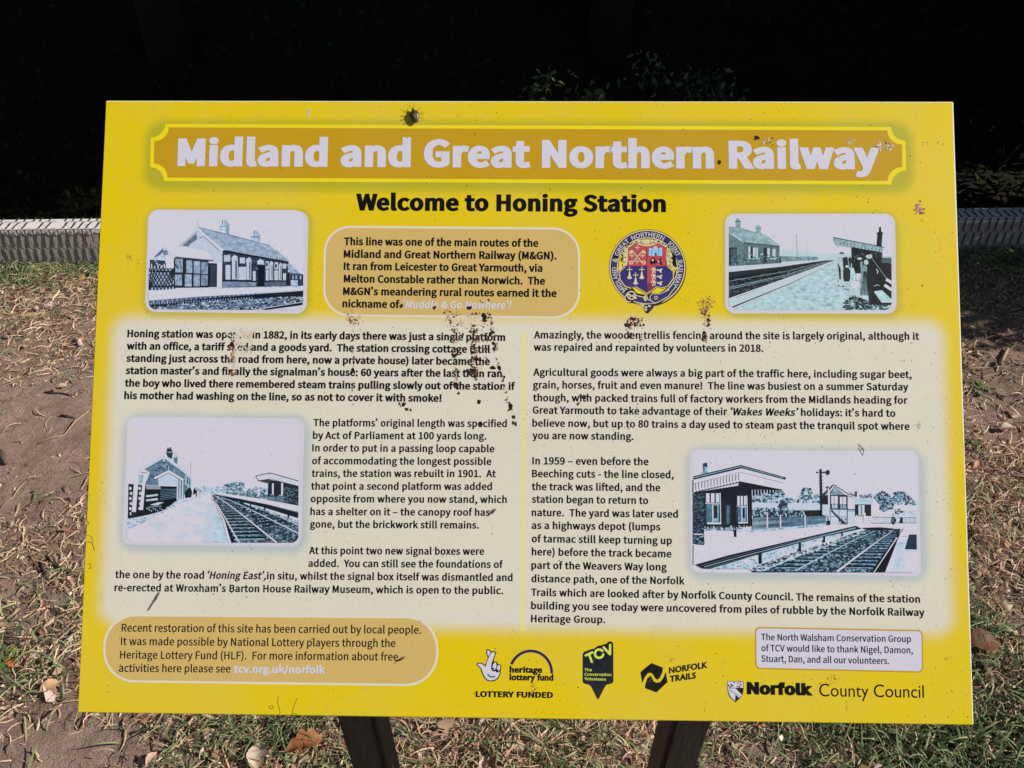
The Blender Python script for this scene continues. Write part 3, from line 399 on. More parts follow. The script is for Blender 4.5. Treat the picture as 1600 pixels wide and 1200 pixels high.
    ('n', 'O', 626, [[577,287,577,346,577,243,561,166,572,202,549,130,510,73,533,99,488,47,428,13,461,27,395,-1,314,-8,357,-8,269,-8,196,13,230,-1,163,27,114,73,136,47,92,99,65,167,76,130,54,203,49,288,49,244,49,347,78,442,59,398,97,486,166,545,126,520,205,569,314,581,254,581,372,581,459,545,420,569,498,521,547,442,527,486,567,398],[125,287,125,335,125,239,145,163,132,198,159,128,207,83,179,101,235,64,314,55,271,55,357,55,420,83,392,64,447,101,481,163,468,128,495,198,501,287,501,239,501,359,456,457,486,416,426,498,314,518,379,518,271,518,207,490,235,509,179,472,145,411,159,445,132,377]]),
    ('n', 'R', 499, [[236,573,183,573,283,573,353,555,323,567,384,543,422,500,407,524,437,476,444,410,444,446,444,379,427,334,439,354,416,313,385,285,402,297,367,273,330,257,349,264,382,171,487,0,434,86,459,0,403,0,431,0,356,79,264,237,310,158,226,237,150,237,188,237,150,158,150,0,150,79,126,0,78,0,102,0,78,191,78,573,78,382,130,573],[232,510,263,510,204,510,150,510,177,510,150,439,150,298,150,368,179,298,236,298,207,298,282,298,338,325,316,307,359,344,370,407,370,371,370,432,355,467,365,452,345,482,310,500,330,493,289,507]]),
    ('n', 'T', 446, [[259,0,259,170,235,0,187,0,211,0,187,170,187,509,187,339,127,509,8,509,68,509,8,530,8,573,8,551,151,573,437,573,294,573,437,551,437,509,437,530,378,509,259,509,318,509,259,339]]),
    ('n', 'U', 586, [[513,202,513,326,513,163,489,95,505,127,473,63,416,20,449,38,383,1,290,-8,341,-8,219,-8,128,50,165,11,91,89,72,204,72,140,72,327,72,573,72,450,96,573,144,573,120,573,144,449,144,201,144,325,144,155,182,93,157,119,206,67,294,55,244,55,329,55,379,73,357,61,401,86,427,126,416,103,437,148,442,202,442,173,442,326,442,573,442,449,466,573,513,573,489,573,513,449]]),
    ('n', 'V', 481, [[481,573,456,573,413,382,277,0,345,191,253,0,204,0,229,0,136,191,0,573,68,382,25,573,75,573,50,573,118,450,204,205,161,328,210,190,220,160,215,175,224,146,231,119,228,132,235,106,241,80,238,93,243,93,250,119,246,106,253,133,262,161,257,147,266,176,277,207,271,191,319,329,405,573,362,451,430,573]]),
    ('n', 'W', 746, [[735,573,710,573,685,382,583,0,634,191,559,0,510,0,534,0,473,125,399,375,436,250,395,387,389,410,392,398,386,422,380,443,383,433,377,454,373,471,375,463,371,479,370,488,370,485,369,485,367,471,368,479,366,463,361,443,364,454,358,433,352,409,355,421,350,397,342,373,346,385,306,249,234,0,270,124,210,0,161,0,186,0,111,191,10,573,60,382,35,573,85,573,60,573,115,456,174,223,144,339,177,211,183,186,180,198,186,174,190,151,188,163,193,140,196,118,195,129,198,107,201,87,200,97,203,97,206,119,205,108,208,131,213,154,211,142,216,166,222,191,219,179,225,203,232,227,229,215,265,342,333,573,299,457,358,573,407,573,383,573,442,457,512,225,477,341,516,212,523,187,520,200,526,175,532,151,529,163,534,139,538,117,537,128,540,106,544,87,542,96,545,100,550,129,547,114,553,143,560,175,556,159,563,191,572,224,567,207,601,340,660,573,631,456,685,573]]),
    ('n', 'Y', 454, [[227,291,177,385,277,385,376,573,326,479,402,573,454,573,428,573,390,456,263,222,327,339,263,148,263,0,263,74,239,0,191,0,215,0,191,73,191,219,191,146,127,337,0,573,64,455,26,573,79,573,52,573,128,479]]),
    ('n', 'a', 450, [[231,437,203,437,283,437,347,403,322,426,372,380,385,293,385,343,385,195,385,0,385,98,368,0,334,0,351,0,329,20,320,61,325,41,319,61,317,61,318,61,304,45,279,22,292,32,266,12,234,-1,251,4,217,-6,172,-8,196,-8,147,-8,103,6,124,-3,82,15,55,48,66,29,43,67,37,119,37,91,37,162,87,219,54,195,121,242,243,257,173,254,267,257,316,259,292,258,316,268,316,285,316,276,316,321,293,359,308,345,277,373,227,380,255,380,204,380,163,370,183,377,142,363,106,347,123,356,99,365,84,400,91,383,103,410,151,426,125,419,176,433],[252,208,273,209,198,206,141,182,161,197,120,167,110,119,110,146,110,95,132,66,117,77,147,55,188,49,165,49,225,49,279,79,255,59,303,99,315,172,315,130,315,184,315,210,315,197,294,209]]),
    ('n', 'e', 452, [[234,438,196,438,271,438,329,414,303,430,356,398,390,346,376,375,404,317,411,244,411,283,411,230,411,201,411,215,313,201,117,201,215,201,118,153,154,90,131,116,178,65,254,52,211,52,281,52,327,60,306,55,348,65,392,82,370,72,392,61,392,20,392,41,370,10,327,-1,349,3,306,-6,251,-8,280,-8,210,-8,143,17,174,0,112,33,70,91,88,58,53,124,44,212,44,164,44,259,68,333,52,299,84,366,134,411,106,392,163,429],[233,380,257,380,200,380,154,348,173,369,134,326,119,257,122,296,192,257,338,257,265,257,338,282,326,322,334,303,319,340,292,364,308,354,277,375]]),
    ('n', 'h', 495, [[139,431,139,490,139,420,138,399,138,410,137,389,135,370,136,379,136,370,140,370,138,370,149,385,174,407,160,398,188,417,221,429,203,424,238,435,273,437,255,437,308,437,360,421,337,432,384,410,413,370,401,393,425,347,431,280,431,317,431,187,431,0,431,93,407,0,361,0,384,0,361,92,361,275,361,183,361,310,338,353,353,336,322,370,265,379,298,379,233,379,189,360,207,372,171,348,150,308,158,331,143,284,139,222,139,256,139,148,139,0,139,74,115,0,68,0,92,0,68,203,68,609,68,406,92,609,139,609,115,609,139,550]]),
    ('n', 'i', 207, [[139,430,115,430,139,287,139,0,139,143,115,0,68,0,92,0,68,143,68,430,68,287,92,430],[104,591,92,591,115,591,133,580,124,587,141,573,145,546,145,562,145,531,133,512,141,520,124,505,104,501,115,501,92,501,75,512,83,505,67,520,63,546,63,531,63,562,75,580,67,573,83,587]]),
    ('n', 'l', 207, [[139,0,139,203,115,0,68,0,92,0,68,203,68,609,68,406,92,609,139,609,115,609,139,406]]),
    ('n', 'n', 495, [[275,438,257,438,326,438,391,401,365,425,418,376,431,280,431,335,431,187,431,0,431,93,407,0,361,0,384,0,361,92,361,275,361,183,361,310,338,353,353,336,322,370,265,379,298,379,217,379,166,338,184,365,148,312,139,223,139,273,139,149,139,0,139,74,115,0,68,0,92,0,68,143,68,430,68,287,87,430,125,430,106,430,129,410,136,371,132,391,137,371,140,371,138,371,149,386,175,409,161,399,189,418,222,431,205,426,239,435]]),
    ('n', 'o', 485, [[442,216,442,263,442,180,428,121,437,148,418,93,388,51,405,70,370,31,324,7,349,17,300,-3,241,-8,272,-8,213,-8,163,7,187,-3,139,17,100,51,118,31,83,70,59,121,69,93,49,148,44,216,44,180,44,263,68,336,52,304,84,369,137,412,107,394,167,429,244,438,203,438,283,438,347,412,317,429,377,394,417,336,400,369,433,304],[117,216,117,267,117,182,130,128,121,153,139,103,172,71,153,84,190,57,243,51,214,51,272,51,314,71,296,57,333,84,356,128,347,103,364,153,369,216,369,182,369,250,355,303,364,279,346,327,314,359,332,346,296,372,242,379,272,379,198,379,147,335,167,364,127,306]]),
    ('n', 'r', 331, [[269,438,249,438,277,438,295,437,285,437,304,436,319,433,312,435,316,411,310,368,313,390,303,370,287,372,296,371,279,373,264,374,271,374,247,374,217,363,231,370,202,356,176,334,188,347,165,321,149,289,155,306,142,271,139,229,139,251,139,153,139,0,139,76,115,0,68,0,92,0,68,143,68,430,68,287,87,430,126,430,107,430,129,404,134,351,131,377,135,351,137,351,136,351,146,367,170,395,157,382,183,408,214,426,198,418,231,434]]),
    ('n', 's', 384, [[348,119,348,142,348,91,327,49,341,68,313,30,268,6,294,16,242,-3,176,-8,212,-8,146,-8,99,-1,121,-6,77,4,42,19,58,11,42,41,42,83,42,62,59,75,104,60,80,67,128,53,178,49,153,49,214,49,256,66,240,55,272,78,280,112,280,93,280,123,271,141,277,133,265,150,239,167,255,158,224,175,174,196,202,185,146,206,103,228,122,217,83,238,57,266,68,251,46,281,41,324,41,300,41,360,85,408,56,388,115,428,202,438,154,438,228,438,275,430,253,435,298,425,339,409,319,418,331,390,315,353,323,372,297,360,258,372,278,367,238,377,197,380,218,380,168,380,131,366,146,375,116,357,108,328,108,344,108,316,119,298,112,306,126,290,154,274,137,282,170,266,219,246,191,256,246,236,289,215,269,226,308,204,333,176,323,191,343,161]]),
    ('n', 't', 289, [[212,50,192,50,222,50,245,53,233,51,256,54,272,59,265,56,272,41,272,5,272,23,264,1,240,-4,254,-2,226,-7,200,-8,213,-8,177,-8,138,4,157,-4,119,11,91,44,103,25,80,63,74,125,74,90,74,209,74,375,74,292,53,375,13,375,33,375,13,387,13,409,13,398,33,418,75,437,54,428,84,468,103,528,93,498,117,528,144,528,130,528,144,496,144,430,144,463,186,430,269,430,227,430,269,412,269,375,269,393,227,375,144,375,186,375,144,292,144,127,144,210,144,101,163,69,151,81,176,56]]),
    ('n', 'u', 495, [[427,430,404,430,427,287,427,0,427,143,408,0,370,0,389,0,366,19,359,57,363,38,358,57,356,57,357,57,347,42,321,20,335,30,306,10,273,-1,291,3,256,-6,220,-8,238,-8,186,-8,134,8,157,-3,110,19,81,59,93,36,69,82,63,148,63,112,63,242,63,430,63,336,87,430,135,430,111,430,135,338,135,153,135,245,135,119,158,76,142,93,173,59,230,51,198,51,262,51,306,69,287,57,324,81,345,121,337,98,353,145,357,206,357,173,357,281,357,430,357,355,380,430]]),
    ('n', 'v', 407, [[163,0,190,0,109,143,0,430,54,287,25,430,75,430,50,430,106,345,167,176,136,261,171,165,180,137,176,152,185,123,193,96,190,109,197,83,201,63,200,72,202,63,204,63,203,63,207,72,214,96,210,83,218,110,227,138,222,123,232,152,241,176,237,165,271,261,332,430,302,345,357,430,407,430,382,430,353,287,244,0,298,143,217,0]]),
    ('i', ' ', 188, []),
    ('i', 'N', 523, [[60,0,82,0,60,170,60,509,60,339,85,509,136,509,111,509,205,400,343,183,274,291,349,174,363,151,355,164,370,138,388,107,379,123,396,90,414,55,405,73,411,55,405,54,408,54,403,72,401,108,401,90,400,126,399,157,399,142,399,172,399,195,399,185,399,300,399,509,399,404,420,509,463,509,442,509,463,339,463,0,463,170,438,0,387,0,412,0,325,97,202,290,264,193,194,303,177,331,186,316,169,345,148,381,159,362,137,400,108,452,123,424,111,453,119,454,115,453,120,428,122,384,121,405,123,362,124,328,124,344,125,312,125,291,125,300,125,194,125,0,125,97,103,0]]),
    ('i', 'f', 254, [[228,379,154,379,228,362,228,327,228,344,154,327,6,327,80,327,6,344,6,379,6,362,80,379],[81,0,101,0,81,144,81,432,81,288,81,453,96,486,86,471,106,500,135,519,119,511,152,526,187,530,169,530,201,530,222,527,213,529,232,525,243,521,238,523,238,503,227,468,233,486,224,470,215,472,220,471,210,473,195,474,203,474,176,474,154,460,163,469,146,451,142,419,142,437,142,279,142,0,142,140,121,0]]),
    ('i', 'k', 381, [[110,137,132,158,110,162,110,212,110,187,113,212,121,212,117,212,175,268,284,379,230,323,310,379,360,379,335,379,301,319,184,199,243,259,182,199,177,199,179,199,155,178],[53,0,73,0,53,170,53,509,53,339,73,509,114,509,93,509,114,339,114,0,114,170,93,0],[294,0,320,0,245,62,148,186,197,124,162,200,191,229,177,214,252,152,372,0,312,76,346,0]]),
    ('i', 'l', 189, [[139,-2,147,-2,110,-2,74,20,88,5,60,35,53,84,53,57,53,226,53,509,53,367,73,509,114,509,93,509,114,372,114,99,114,235,114,81,120,62,116,69,125,55,146,52,133,52,152,52,160,53,157,52,164,53,170,54,167,54,173,37,181,3,177,20,175,1,162,-1,169,0,154,-2]]),
    ('i', 'o', 415, [[207,-8,242,-8,173,-8,117,16,143,0,91,33,56,85,71,56,41,114,34,187,34,149,34,227,56,291,41,262,71,321,117,360,91,343,143,376,207,384,173,384,242,384,299,360,273,376,325,343,359,291,345,321,374,262,381,187,381,227,381,149,359,85,374,114,345,56,299,16,325,33,273,0],[207,46,182,46,233,46,270,66,254,53,287,79,307,117,299,96,315,139,319,187,319,162,319,213,307,258,315,236,299,280,270,310,287,297,254,323,207,330,233,330,182,330,145,310,161,323,129,297,108,258,116,280,100,237,96,187,96,213,96,162,108,117,100,139,116,96,145,66,129,79,161,53]]),
    ('i', 'r', 259, [[53,0,73,0,53,126,53,379,53,253,72,379,112,379,92,379,112,360,112,321,112,340,113,321,115,321,114,321,122,340,152,367,135,355,170,379,213,385,190,385,218,385,229,384,223,385,235,384,243,384,240,384,243,363,243,322,243,343,242,323,230,324,237,323,223,325,207,326,215,326,189,326,159,315,173,322,145,307,126,284,134,297,118,270,114,237,114,255,114,158,114,0,114,79,93,0]]),
    ('b', ' ', 278, []),
    ('b', 'A', 667, [[362,686,464,457,339,686,293,686,316,686,195,457,0,0,98,229,33,0,100,0,67,0,129,67,186,201,157,134,283,201,476,201,379,201,506,134,567,0,537,67,600,0,667,0,634,0,565,229],[326,536,292,454,363,454,436,289,399,371,365,289,224,289,295,289,258,371]]),
    ('b', 'C', 708, [[656,635,656,600,563,674,422,691,492,691,205,691,48,331,48,539,48,188,416,-9,160,-9,523,-9,663,51,596,16,663,87,663,158,663,122,586,108,425,81,502,81,261,81,149,340,149,187,149,490,421,601,265,601,500,601,656,530,572,579,656,565]]),
    ('b', 'F', 469, [[440,682,440,653,319,682,76,682,197,682,76,455,76,0,76,227,109,0,174,0,141,0,174,106,174,317,174,211,263,317,440,317,351,317,440,346,440,405,440,376,351,405,174,405,263,405,174,468,174,594,174,531,263,594,440,594,351,594,440,623]]),
    ('b', 'I', 250, [[174,682,174,455,141,682,76,682,109,682,76,455,76,0,76,227,109,0,174,0,141,0,174,227]]),
    ('b', 'K', 656, [[285,359,408,239,384,467,582,682,483,574,541,682,460,682,501,682,364,578,173,370,269,474,173,474,173,682,173,578,140,682,75,682,108,682,75,455,75,0,75,227,108,0,173,0,140,0,173,112,173,337,173,225,289,225,520,0,404,112,565,0,655,0,610,0,532,120]]),
    ('b', 'L', 490, [[172,682,172,484,139,682,74,682,107,682,74,455,74,0,74,227,209,0,480,0,345,0,480,29,480,88,480,59,377,88,172,88,275,88,172,286]]),
    ('b', 'N', 781, [[706,682,706,455,675,682,614,682,645,682,614,506,614,154,614,330,460,330,152,682,306,506,126,682,74,682,100,682,74,455,74,0,74,227,105,0,166,0,135,0,166,175,166,525,166,350,318,350,622,0,470,175,650,0,706,0,678,0,706,227]]),
    ('b', 'O', 823, [[45,341,45,530,45,156,409,-9,186,-9,640,-9,778,341,778,157,778,531,411,691,636,691,190,691],[146,341,146,192,146,491,411,601,259,601,564,601,677,341,677,491,677,192,411,81,564,81,259,81]]),
    ('b', 'R', 604, [[77,682,134,682,77,455,77,0,77,227,110,0,175,0,142,0,175,99,175,296,175,197,189,296,216,296,202,296,266,296,397,140,307,280,427,93,487,0,457,47,526,0,604,0,565,0,557,65,511,135,540,88,459,220,359,324,421,283,432,353,473,491,473,412,473,609,249,682,387,682,192,682],[175,598,175,527,196,598,238,598,217,598,333,598,372,495,371,559,373,438,238,384,343,384,217,384,175,384,196,384,175,455]]),
    ('b', 'S', 458, [[399,643,399,606,351,675,247,691,299,691,122,691,40,509,40,620,40,322,335,165,335,306,335,127,224,79,300,79,157,79,44,178,94,114,44,137,44,54,44,95,101,11,235,-9,161,-9,345,-9,426,176,426,69,426,393,131,522,131,391,131,570,239,603,176,603,285,603,399,532,341,587,399,569]]),
    ('b', 'T', 604, [[587,682,587,653,397,682,17,682,207,682,17,653,17,594,17,623,96,594,253,594,174,594,253,396,253,0,253,198,286,0,351,0,318,0,351,198,351,594,351,396,430,594,587,594,508,594,587,623]]),
    ('b', 'a', 427, [[411,80,411,62,391,65,364,56,373,56,353,56,347,79,347,62,347,156,347,310,347,233,347,412,184,458,275,458,119,458,35,397,70,438,35,365,35,300,35,332,78,351,177,374,128,374,231,374,258,295,258,351,258,287,258,271,258,279,232,262,179,243,205,252,107,217,26,101,26,190,26,43,136,-9,70,-9,177,-9,257,37,218,6,265,5,325,-9,286,-9,353,-9,411,26,370,-1,411,44],[258,91,258,135,234,68,180,54,208,54,143,54,116,117,116,80,116,170,258,222,182,196,258,178]]),
    ('b', 'c', 438, [[393,427,393,395,350,446,263,458,315,458,127,458,41,216,41,364,41,84,269,-9,135,-9,316,-9,403,17,373,3,403,46,403,105,403,76,358,85,284,75,322,75,192,75,132,224,132,131,132,315,269,376,188,376,308,376,393,332,342,366,393,364]]),
    ('b', 'd', 510, [[451,682,451,455,421,682,362,682,392,682,362,601,362,440,362,521,326,453,268,458,298,458,137,458,44,235,44,365,44,91,262,0,128,0,325,0,451,0,388,0,451,227],[362,75,362,170,332,75,272,75,302,75,169,75,135,222,135,138,135,316,279,378,193,378,309,378,362,361,332,373,362,266]]),
    ('b', 'e', 479, [[438,130,438,101,386,96,281,76,335,76,195,76,130,211,144,122,235,211,446,211,341,211,446,377,251,458,370,458,127,458,41,230,41,366,41,106,259,-9,119,-9,335,-9,438,44,384,8,438,73],[132,270,207,270,144,341,253,381,185,381,316,381,358,270,355,338,283,270]]),
    ('b', 'f', 250, [[296,682,296,653,218,704,129,648,167,686,93,612,72,482,72,570,72,471,72,449,72,460,51,449,9,449,30,449,9,422,9,369,9,396,30,369,72,369,51,369,72,246,72,0,72,123,102,0,161,0,131,0,161,123,161,369,161,246,188,369,242,369,215,369,242,396,242,449,242,422,215,449,161,449,188,449,161,463,161,492,161,478,161,561,256,603,184,603,272,603,296,595,281,601,296,624]]),
    ('b', 'g', 427, [[421,449,421,426,359,449,236,449,298,449,115,449,40,294,40,390,40,261,64,210,48,233,81,186,139,153,106,167,139,152,139,151,139,152,96,141,68,87,68,116,68,67,113,30,82,49,35,11,0,-94,0,-28,0,-173,207,-230,86,-230,340,-230,419,-87,419,-176,419,-30,289,38,385,19,199,56,152,96,152,71,152,149,334,181,274,117,355,202,376,282,376,245,376,320,329,380,364,345,360,380,421,380,390,380,421,403],[296,293,296,336,296,244,210,209,260,209,156,209,120,291,120,242,120,335,209,372,160,372,256,372],[333,-94,333,-37,333,-135,209,-159,287,-159,128,-159,84,-90,84,-135,84,-50,186,-22,126,-22,241,-22]]),
    ('b', 'h', 500, [[150,682,150,585,120,682,61,682,91,682,61,455,61,0,61,227,91,0,150,0,120,0,150,107,150,322,150,215,192,369,262,387,223,387,316,387,350,278,350,344,350,185,350,0,350,93,380,0,439,0,409,0,439,92,439,275,439,183,439,398,286,458,374,458,236,458,152,390,186,433,151,390,150,390,151,390,150,487]]),
    ('b', 'i', 219, [[154,449,154,299,124,449,65,449,95,449,65,299,65,0,65,150,95,0,154,0,124,0,154,150],[163,585,163,556,163,614,110,638,139,638,81,638,57,585,57,614,57,556,110,532,81,532,139,532]]),
    ('b', 'l', 219, [[154,682,154,455,124,682,65,682,95,682,65,455,65,0,65,227,95,0,154,0,124,0,154,227]]),
    ('b', 'n', 500, [[150,449,150,429,120,449,61,449,91,449,61,299,61,0,61,150,91,0,150,0,120,0,150,107,150,322,150,215,192,369,262,387,223,387,316,387,350,278,350,344,350,185,350,0,350,93,380,0,439,0,409,0,439,92,439,277,439,185,439,400,286,458,371,458,236,458,152,390,186,433,151,390,150,390,151,390,150,410]]),
    ('b', 'o', 552, [[273,458,414,458,139,458,36,229,36,358,36,91,273,-9,135,-9,417,-9,516,229,516,87,516,362],[272,378,188,378,361,378,425,228,425,315,425,131,272,71,366,71,186,71,127,229,127,134,127,315]]),
    ('b', 'r', 396, [[69,449,99,449,69,299,69,0,69,150,99,0,158,0,128,0,158,78,158,235,158,157,158,312,267,373,206,373,288,373,350,329,323,355,366,355,397,406,381,380,360,441,290,458,326,458,248,458,160,346,205,425,159,346,158,346,159,346,158,380,158,449,158,415,128,449]]),
    ('b', 't', 333, [[167,542,167,511,111,488,0,379,56,433,0,376,0,369,0,372,26,369,78,369,52,369,78,290,78,132,78,211,78,51,224,-9,127,-9,253,-9,332,21,301,4,332,49,332,104,332,76,296,82,231,71,263,71,205,71,167,139,167,86,167,216,167,369,167,292,214,369,309,369,262,369,309,396,309,449,309,422,262,449,167,449,214,449,167,480]]),
    ('b', 'u', 500, [[437,0,407,0,437,150,437,449,437,299,407,449,348,449,378,449,348,342,348,128,348,235,319,87,241,65,281,65,180,65,149,164,149,101,149,259,149,449,149,354,119,449,60,449,90,449,60,356,60,170,60,263,60,56,215,-9,124,-9,259,-9,348,57,311,17,348,38,348,0,348,19,378,0]]),
    ('b', 'y', 438, [[438,449,332,223,405,449,338,449,371,449,299,365,222,196,261,280,182,280,101,449,141,365,67,449,0,449,34,449,58,331,174,96,116,214,123,-13,21,-230,72,-121,54,-230,120,-230,87,-230,226,-4]]),]
GLYPHS = {}
for font_, ch_, adv_, loops_ in OUTLINES:    # each loop: x, y and the two handles of every point, in 1/1000 em
    GLYPHS.setdefault(font_, {})[ch_] = (adv_, [[lp[i:i + 6] for i in range(0, len(lp), 6)] for lp in loops_])
_cache = {}
def flatten(sp, n=4):                         # bezier loop -> list of points
    out = []
    for i, p in enumerate(sp):
        q = sp[(i + 1) % len(sp)]; a, b, c, d = (p[0], p[1]), (p[4], p[5]), (q[2], q[3]), (q[0], q[1])
        dx, dy = d[0] - a[0], d[1] - a[1]; L = math.hypot(dx, dy) or 1
        flat = max(abs((b[0] - a[0]) * dy - (b[1] - a[1]) * dx), abs((c[0] - a[0]) * dy - (c[1] - a[1]) * dx)) / L < 2
        k = 1 if flat else n
        for j in range(k):
            u = j / k; v = 1 - u
            out.append(tuple((v ** 3 * a[e] + 3 * v * v * u * b[e] + 3 * v * u * u * c[e] + u ** 3 * d[e]) / 1000 for e in (0, 1)))
    res = []
    for p in out:
        if not res or math.hypot(p[0] - res[-1][0], p[1] - res[-1][1]) > .003: res.append(p)
    if math.hypot(res[0][0] - res[-1][0], res[0][1] - res[-1][1]) <= .003: res.pop()
    return res
def winding(p, q):
    x, y = p; w = 0
    for i in range(len(q)):
        (x0, y0), (x1, y1) = q[i - 1], q[i]
        if (y0 <= y) != (y1 <= y):
            side = (x1 - x0) * (y - y0) - (y1 - y0) * (x - x0)
            if y1 > y0 and side > 0: w += 1
            elif y1 < y0 and side < 0: w -= 1
    return w
FLAT = .68                                    # thickening is mostly sideways, as in drawn bold faces
def area2(q): return sum(q[i - 1][0] * q[i][1] - q[i][0] * q[i - 1][1] for i in range(len(q)))
def fatten(q, o):                             # move every edge outwards by o (mitred), to make the face bolder
    if not o: return q
    out = []; n = len(q)
    for i in range(n):
        a, p, b = q[i - 1], q[i], q[(i + 1) % n]
        u = (p[0] - a[0], p[1] - a[1]); v = (b[0] - p[0], b[1] - p[1]); lu, lv = math.hypot(*u) or 1, math.hypot(*v) or 1
        n1, n2 = (u[1] / lu, -u[0] / lu), (v[1] / lv, -v[0] / lv); k = 1 + n1[0] * n2[0] + n1[1] * n2[1]
        k = max(k, .35)
        out.append((p[0] + (n1[0] + n2[0]) / k * o, p[1] + (n1[1] + n2[1]) / k * o * FLAT))
    return out
def glyph(font, ch, weight):
    key = (font, ch, weight)
    if key not in _cache:
        adv, spl = GLYPHS[font].get(ch, GLYPHS[font][' '])
        if not spl: _cache[key] = (adv, None, None)
        else:
            loops = [flatten(sp) for sp in spl]
            big = max(loops, key=lambda q: abs(area2(q))); sign = 1 if area2(big) > 0 else -1
            fat = []
            for lp in loops:
                q = fatten(lp, weight / 1000 * sign)
                if area2(q) * area2(lp) > 0 and abs(area2(q)) > 2e-4: fat.append(q)
            pts = [Vector(p) for q in fat for p in q]; eds = []; n0 = 0
            for q in fat: eds += [(n0 + i, n0 + (i + 1) % len(q)) for i in range(len(q))]; n0 += len(q)
            ov, _, of, _, _, _ = delaunay_2d_cdt(pts, eds, [], 0, 1e-6)
            v = np.array([(p.x, p.y) for p in ov]); f = []
            for corners_ in of:
                c_ = v[list(corners_)].mean(0); w = 0
                for q in fat: w += winding(c_, q)
                if w * sign > 0: f.append(list(corners_))
            _cache[key] = (adv, v.copy(), f)
    return _cache[key]
KERN = {'To': -70, 'Te': -70, 'Tr': -50, 'Ta': -70, 'Yo': -60, 'Ya': -60, 'We': -30, 'Wa': -35, 'Wr': -20, 'y.': -50, 'y,': -50,
        'r,': -45, 'r.': -45, 'AV': -40, 'Ra': -6, 'd.': 0, 'wa': -8, 'ay': -8, 'y ': -10, ' T': -15, ' Y': -15, 'LT': -70, 'TC': -10}
for f_ in ('s',):                             # the quotation marks come from a wide cell: set them close
    for ch_ in '‘’':
        adv_, lp_ = GLYPHS[f_][ch_]; lo_ = min(p[0] for s_ in lp_ for p in s_)
        GLYPHS[f_][ch_] = (235, [[[v - (lo_ - 45) if i % 2 == 0 else v for i, v in enumerate(p)] for p in s_] for s_ in lp_])
CAP = {'s': .658, 'n': .714, 'i': .62, 'b': .70}
for k_ in ('n', 'i', 'b'):
    hh = GLYPHS[k_].get('N', GLYPHS[k_].get('H'))[1]; CAP[k_] = max(p[1] for s_ in hh for p in s_) / 1000
def lay_text(font, text, weight, shear=0.):
    """verts in em (x, y), faces, plus ink extents"""
    V, F, x, n0 = [], [], 0., 0
    for i, ch in enumerate(text):
        adv, v, f = glyph(font, ch, weight)
        if v is not None:
            q = v.copy(); q[:, 0] += x; q[:, 0] += q[:, 1] * shear
            V.append(q); F += [[k + n0 for k in p] for p in f]; n0 += len(q)
        x += (adv + (.8 if weight > 40 else 1.3) * max(0, weight) + KERN.get(text[i:i + 2], 0)) / 1000
    return np.concatenate(V), F
def text_block(name, rows, mat, parent=None, z=Z0 + .00011):
    V, F, n0 = [], [], 0
    for font, text, weight, shear, cap, x0, y0, x1, y1 in rows:
        v, f = lay_text(font, text, weight, shear)
        capem = CAP[font] + 2 * weight * FLAT / 1000
        s_y = cap / capem
        lo, hi = v[:, 0].min(), v[:, 0].max(); s_x = (math.hypot(x1 - x0, y1 - y0)) / (hi - lo)
        X = x0 + (v[:, 0] - lo) * s_x; Y = (v[:, 1] + weight * FLAT / 1000) * s_y + y0 + (X - x0) * (y1 - y0) / (x1 - x0)
        V.append(np.stack([X / 1000, Y / 1000, np.full(len(X), z)], 1)); F += [[k + n0 for k in p] for p in f]; n0 += len(v)
    return mesh_obj(name, np.concatenate(V), F, mat, parent or panel)

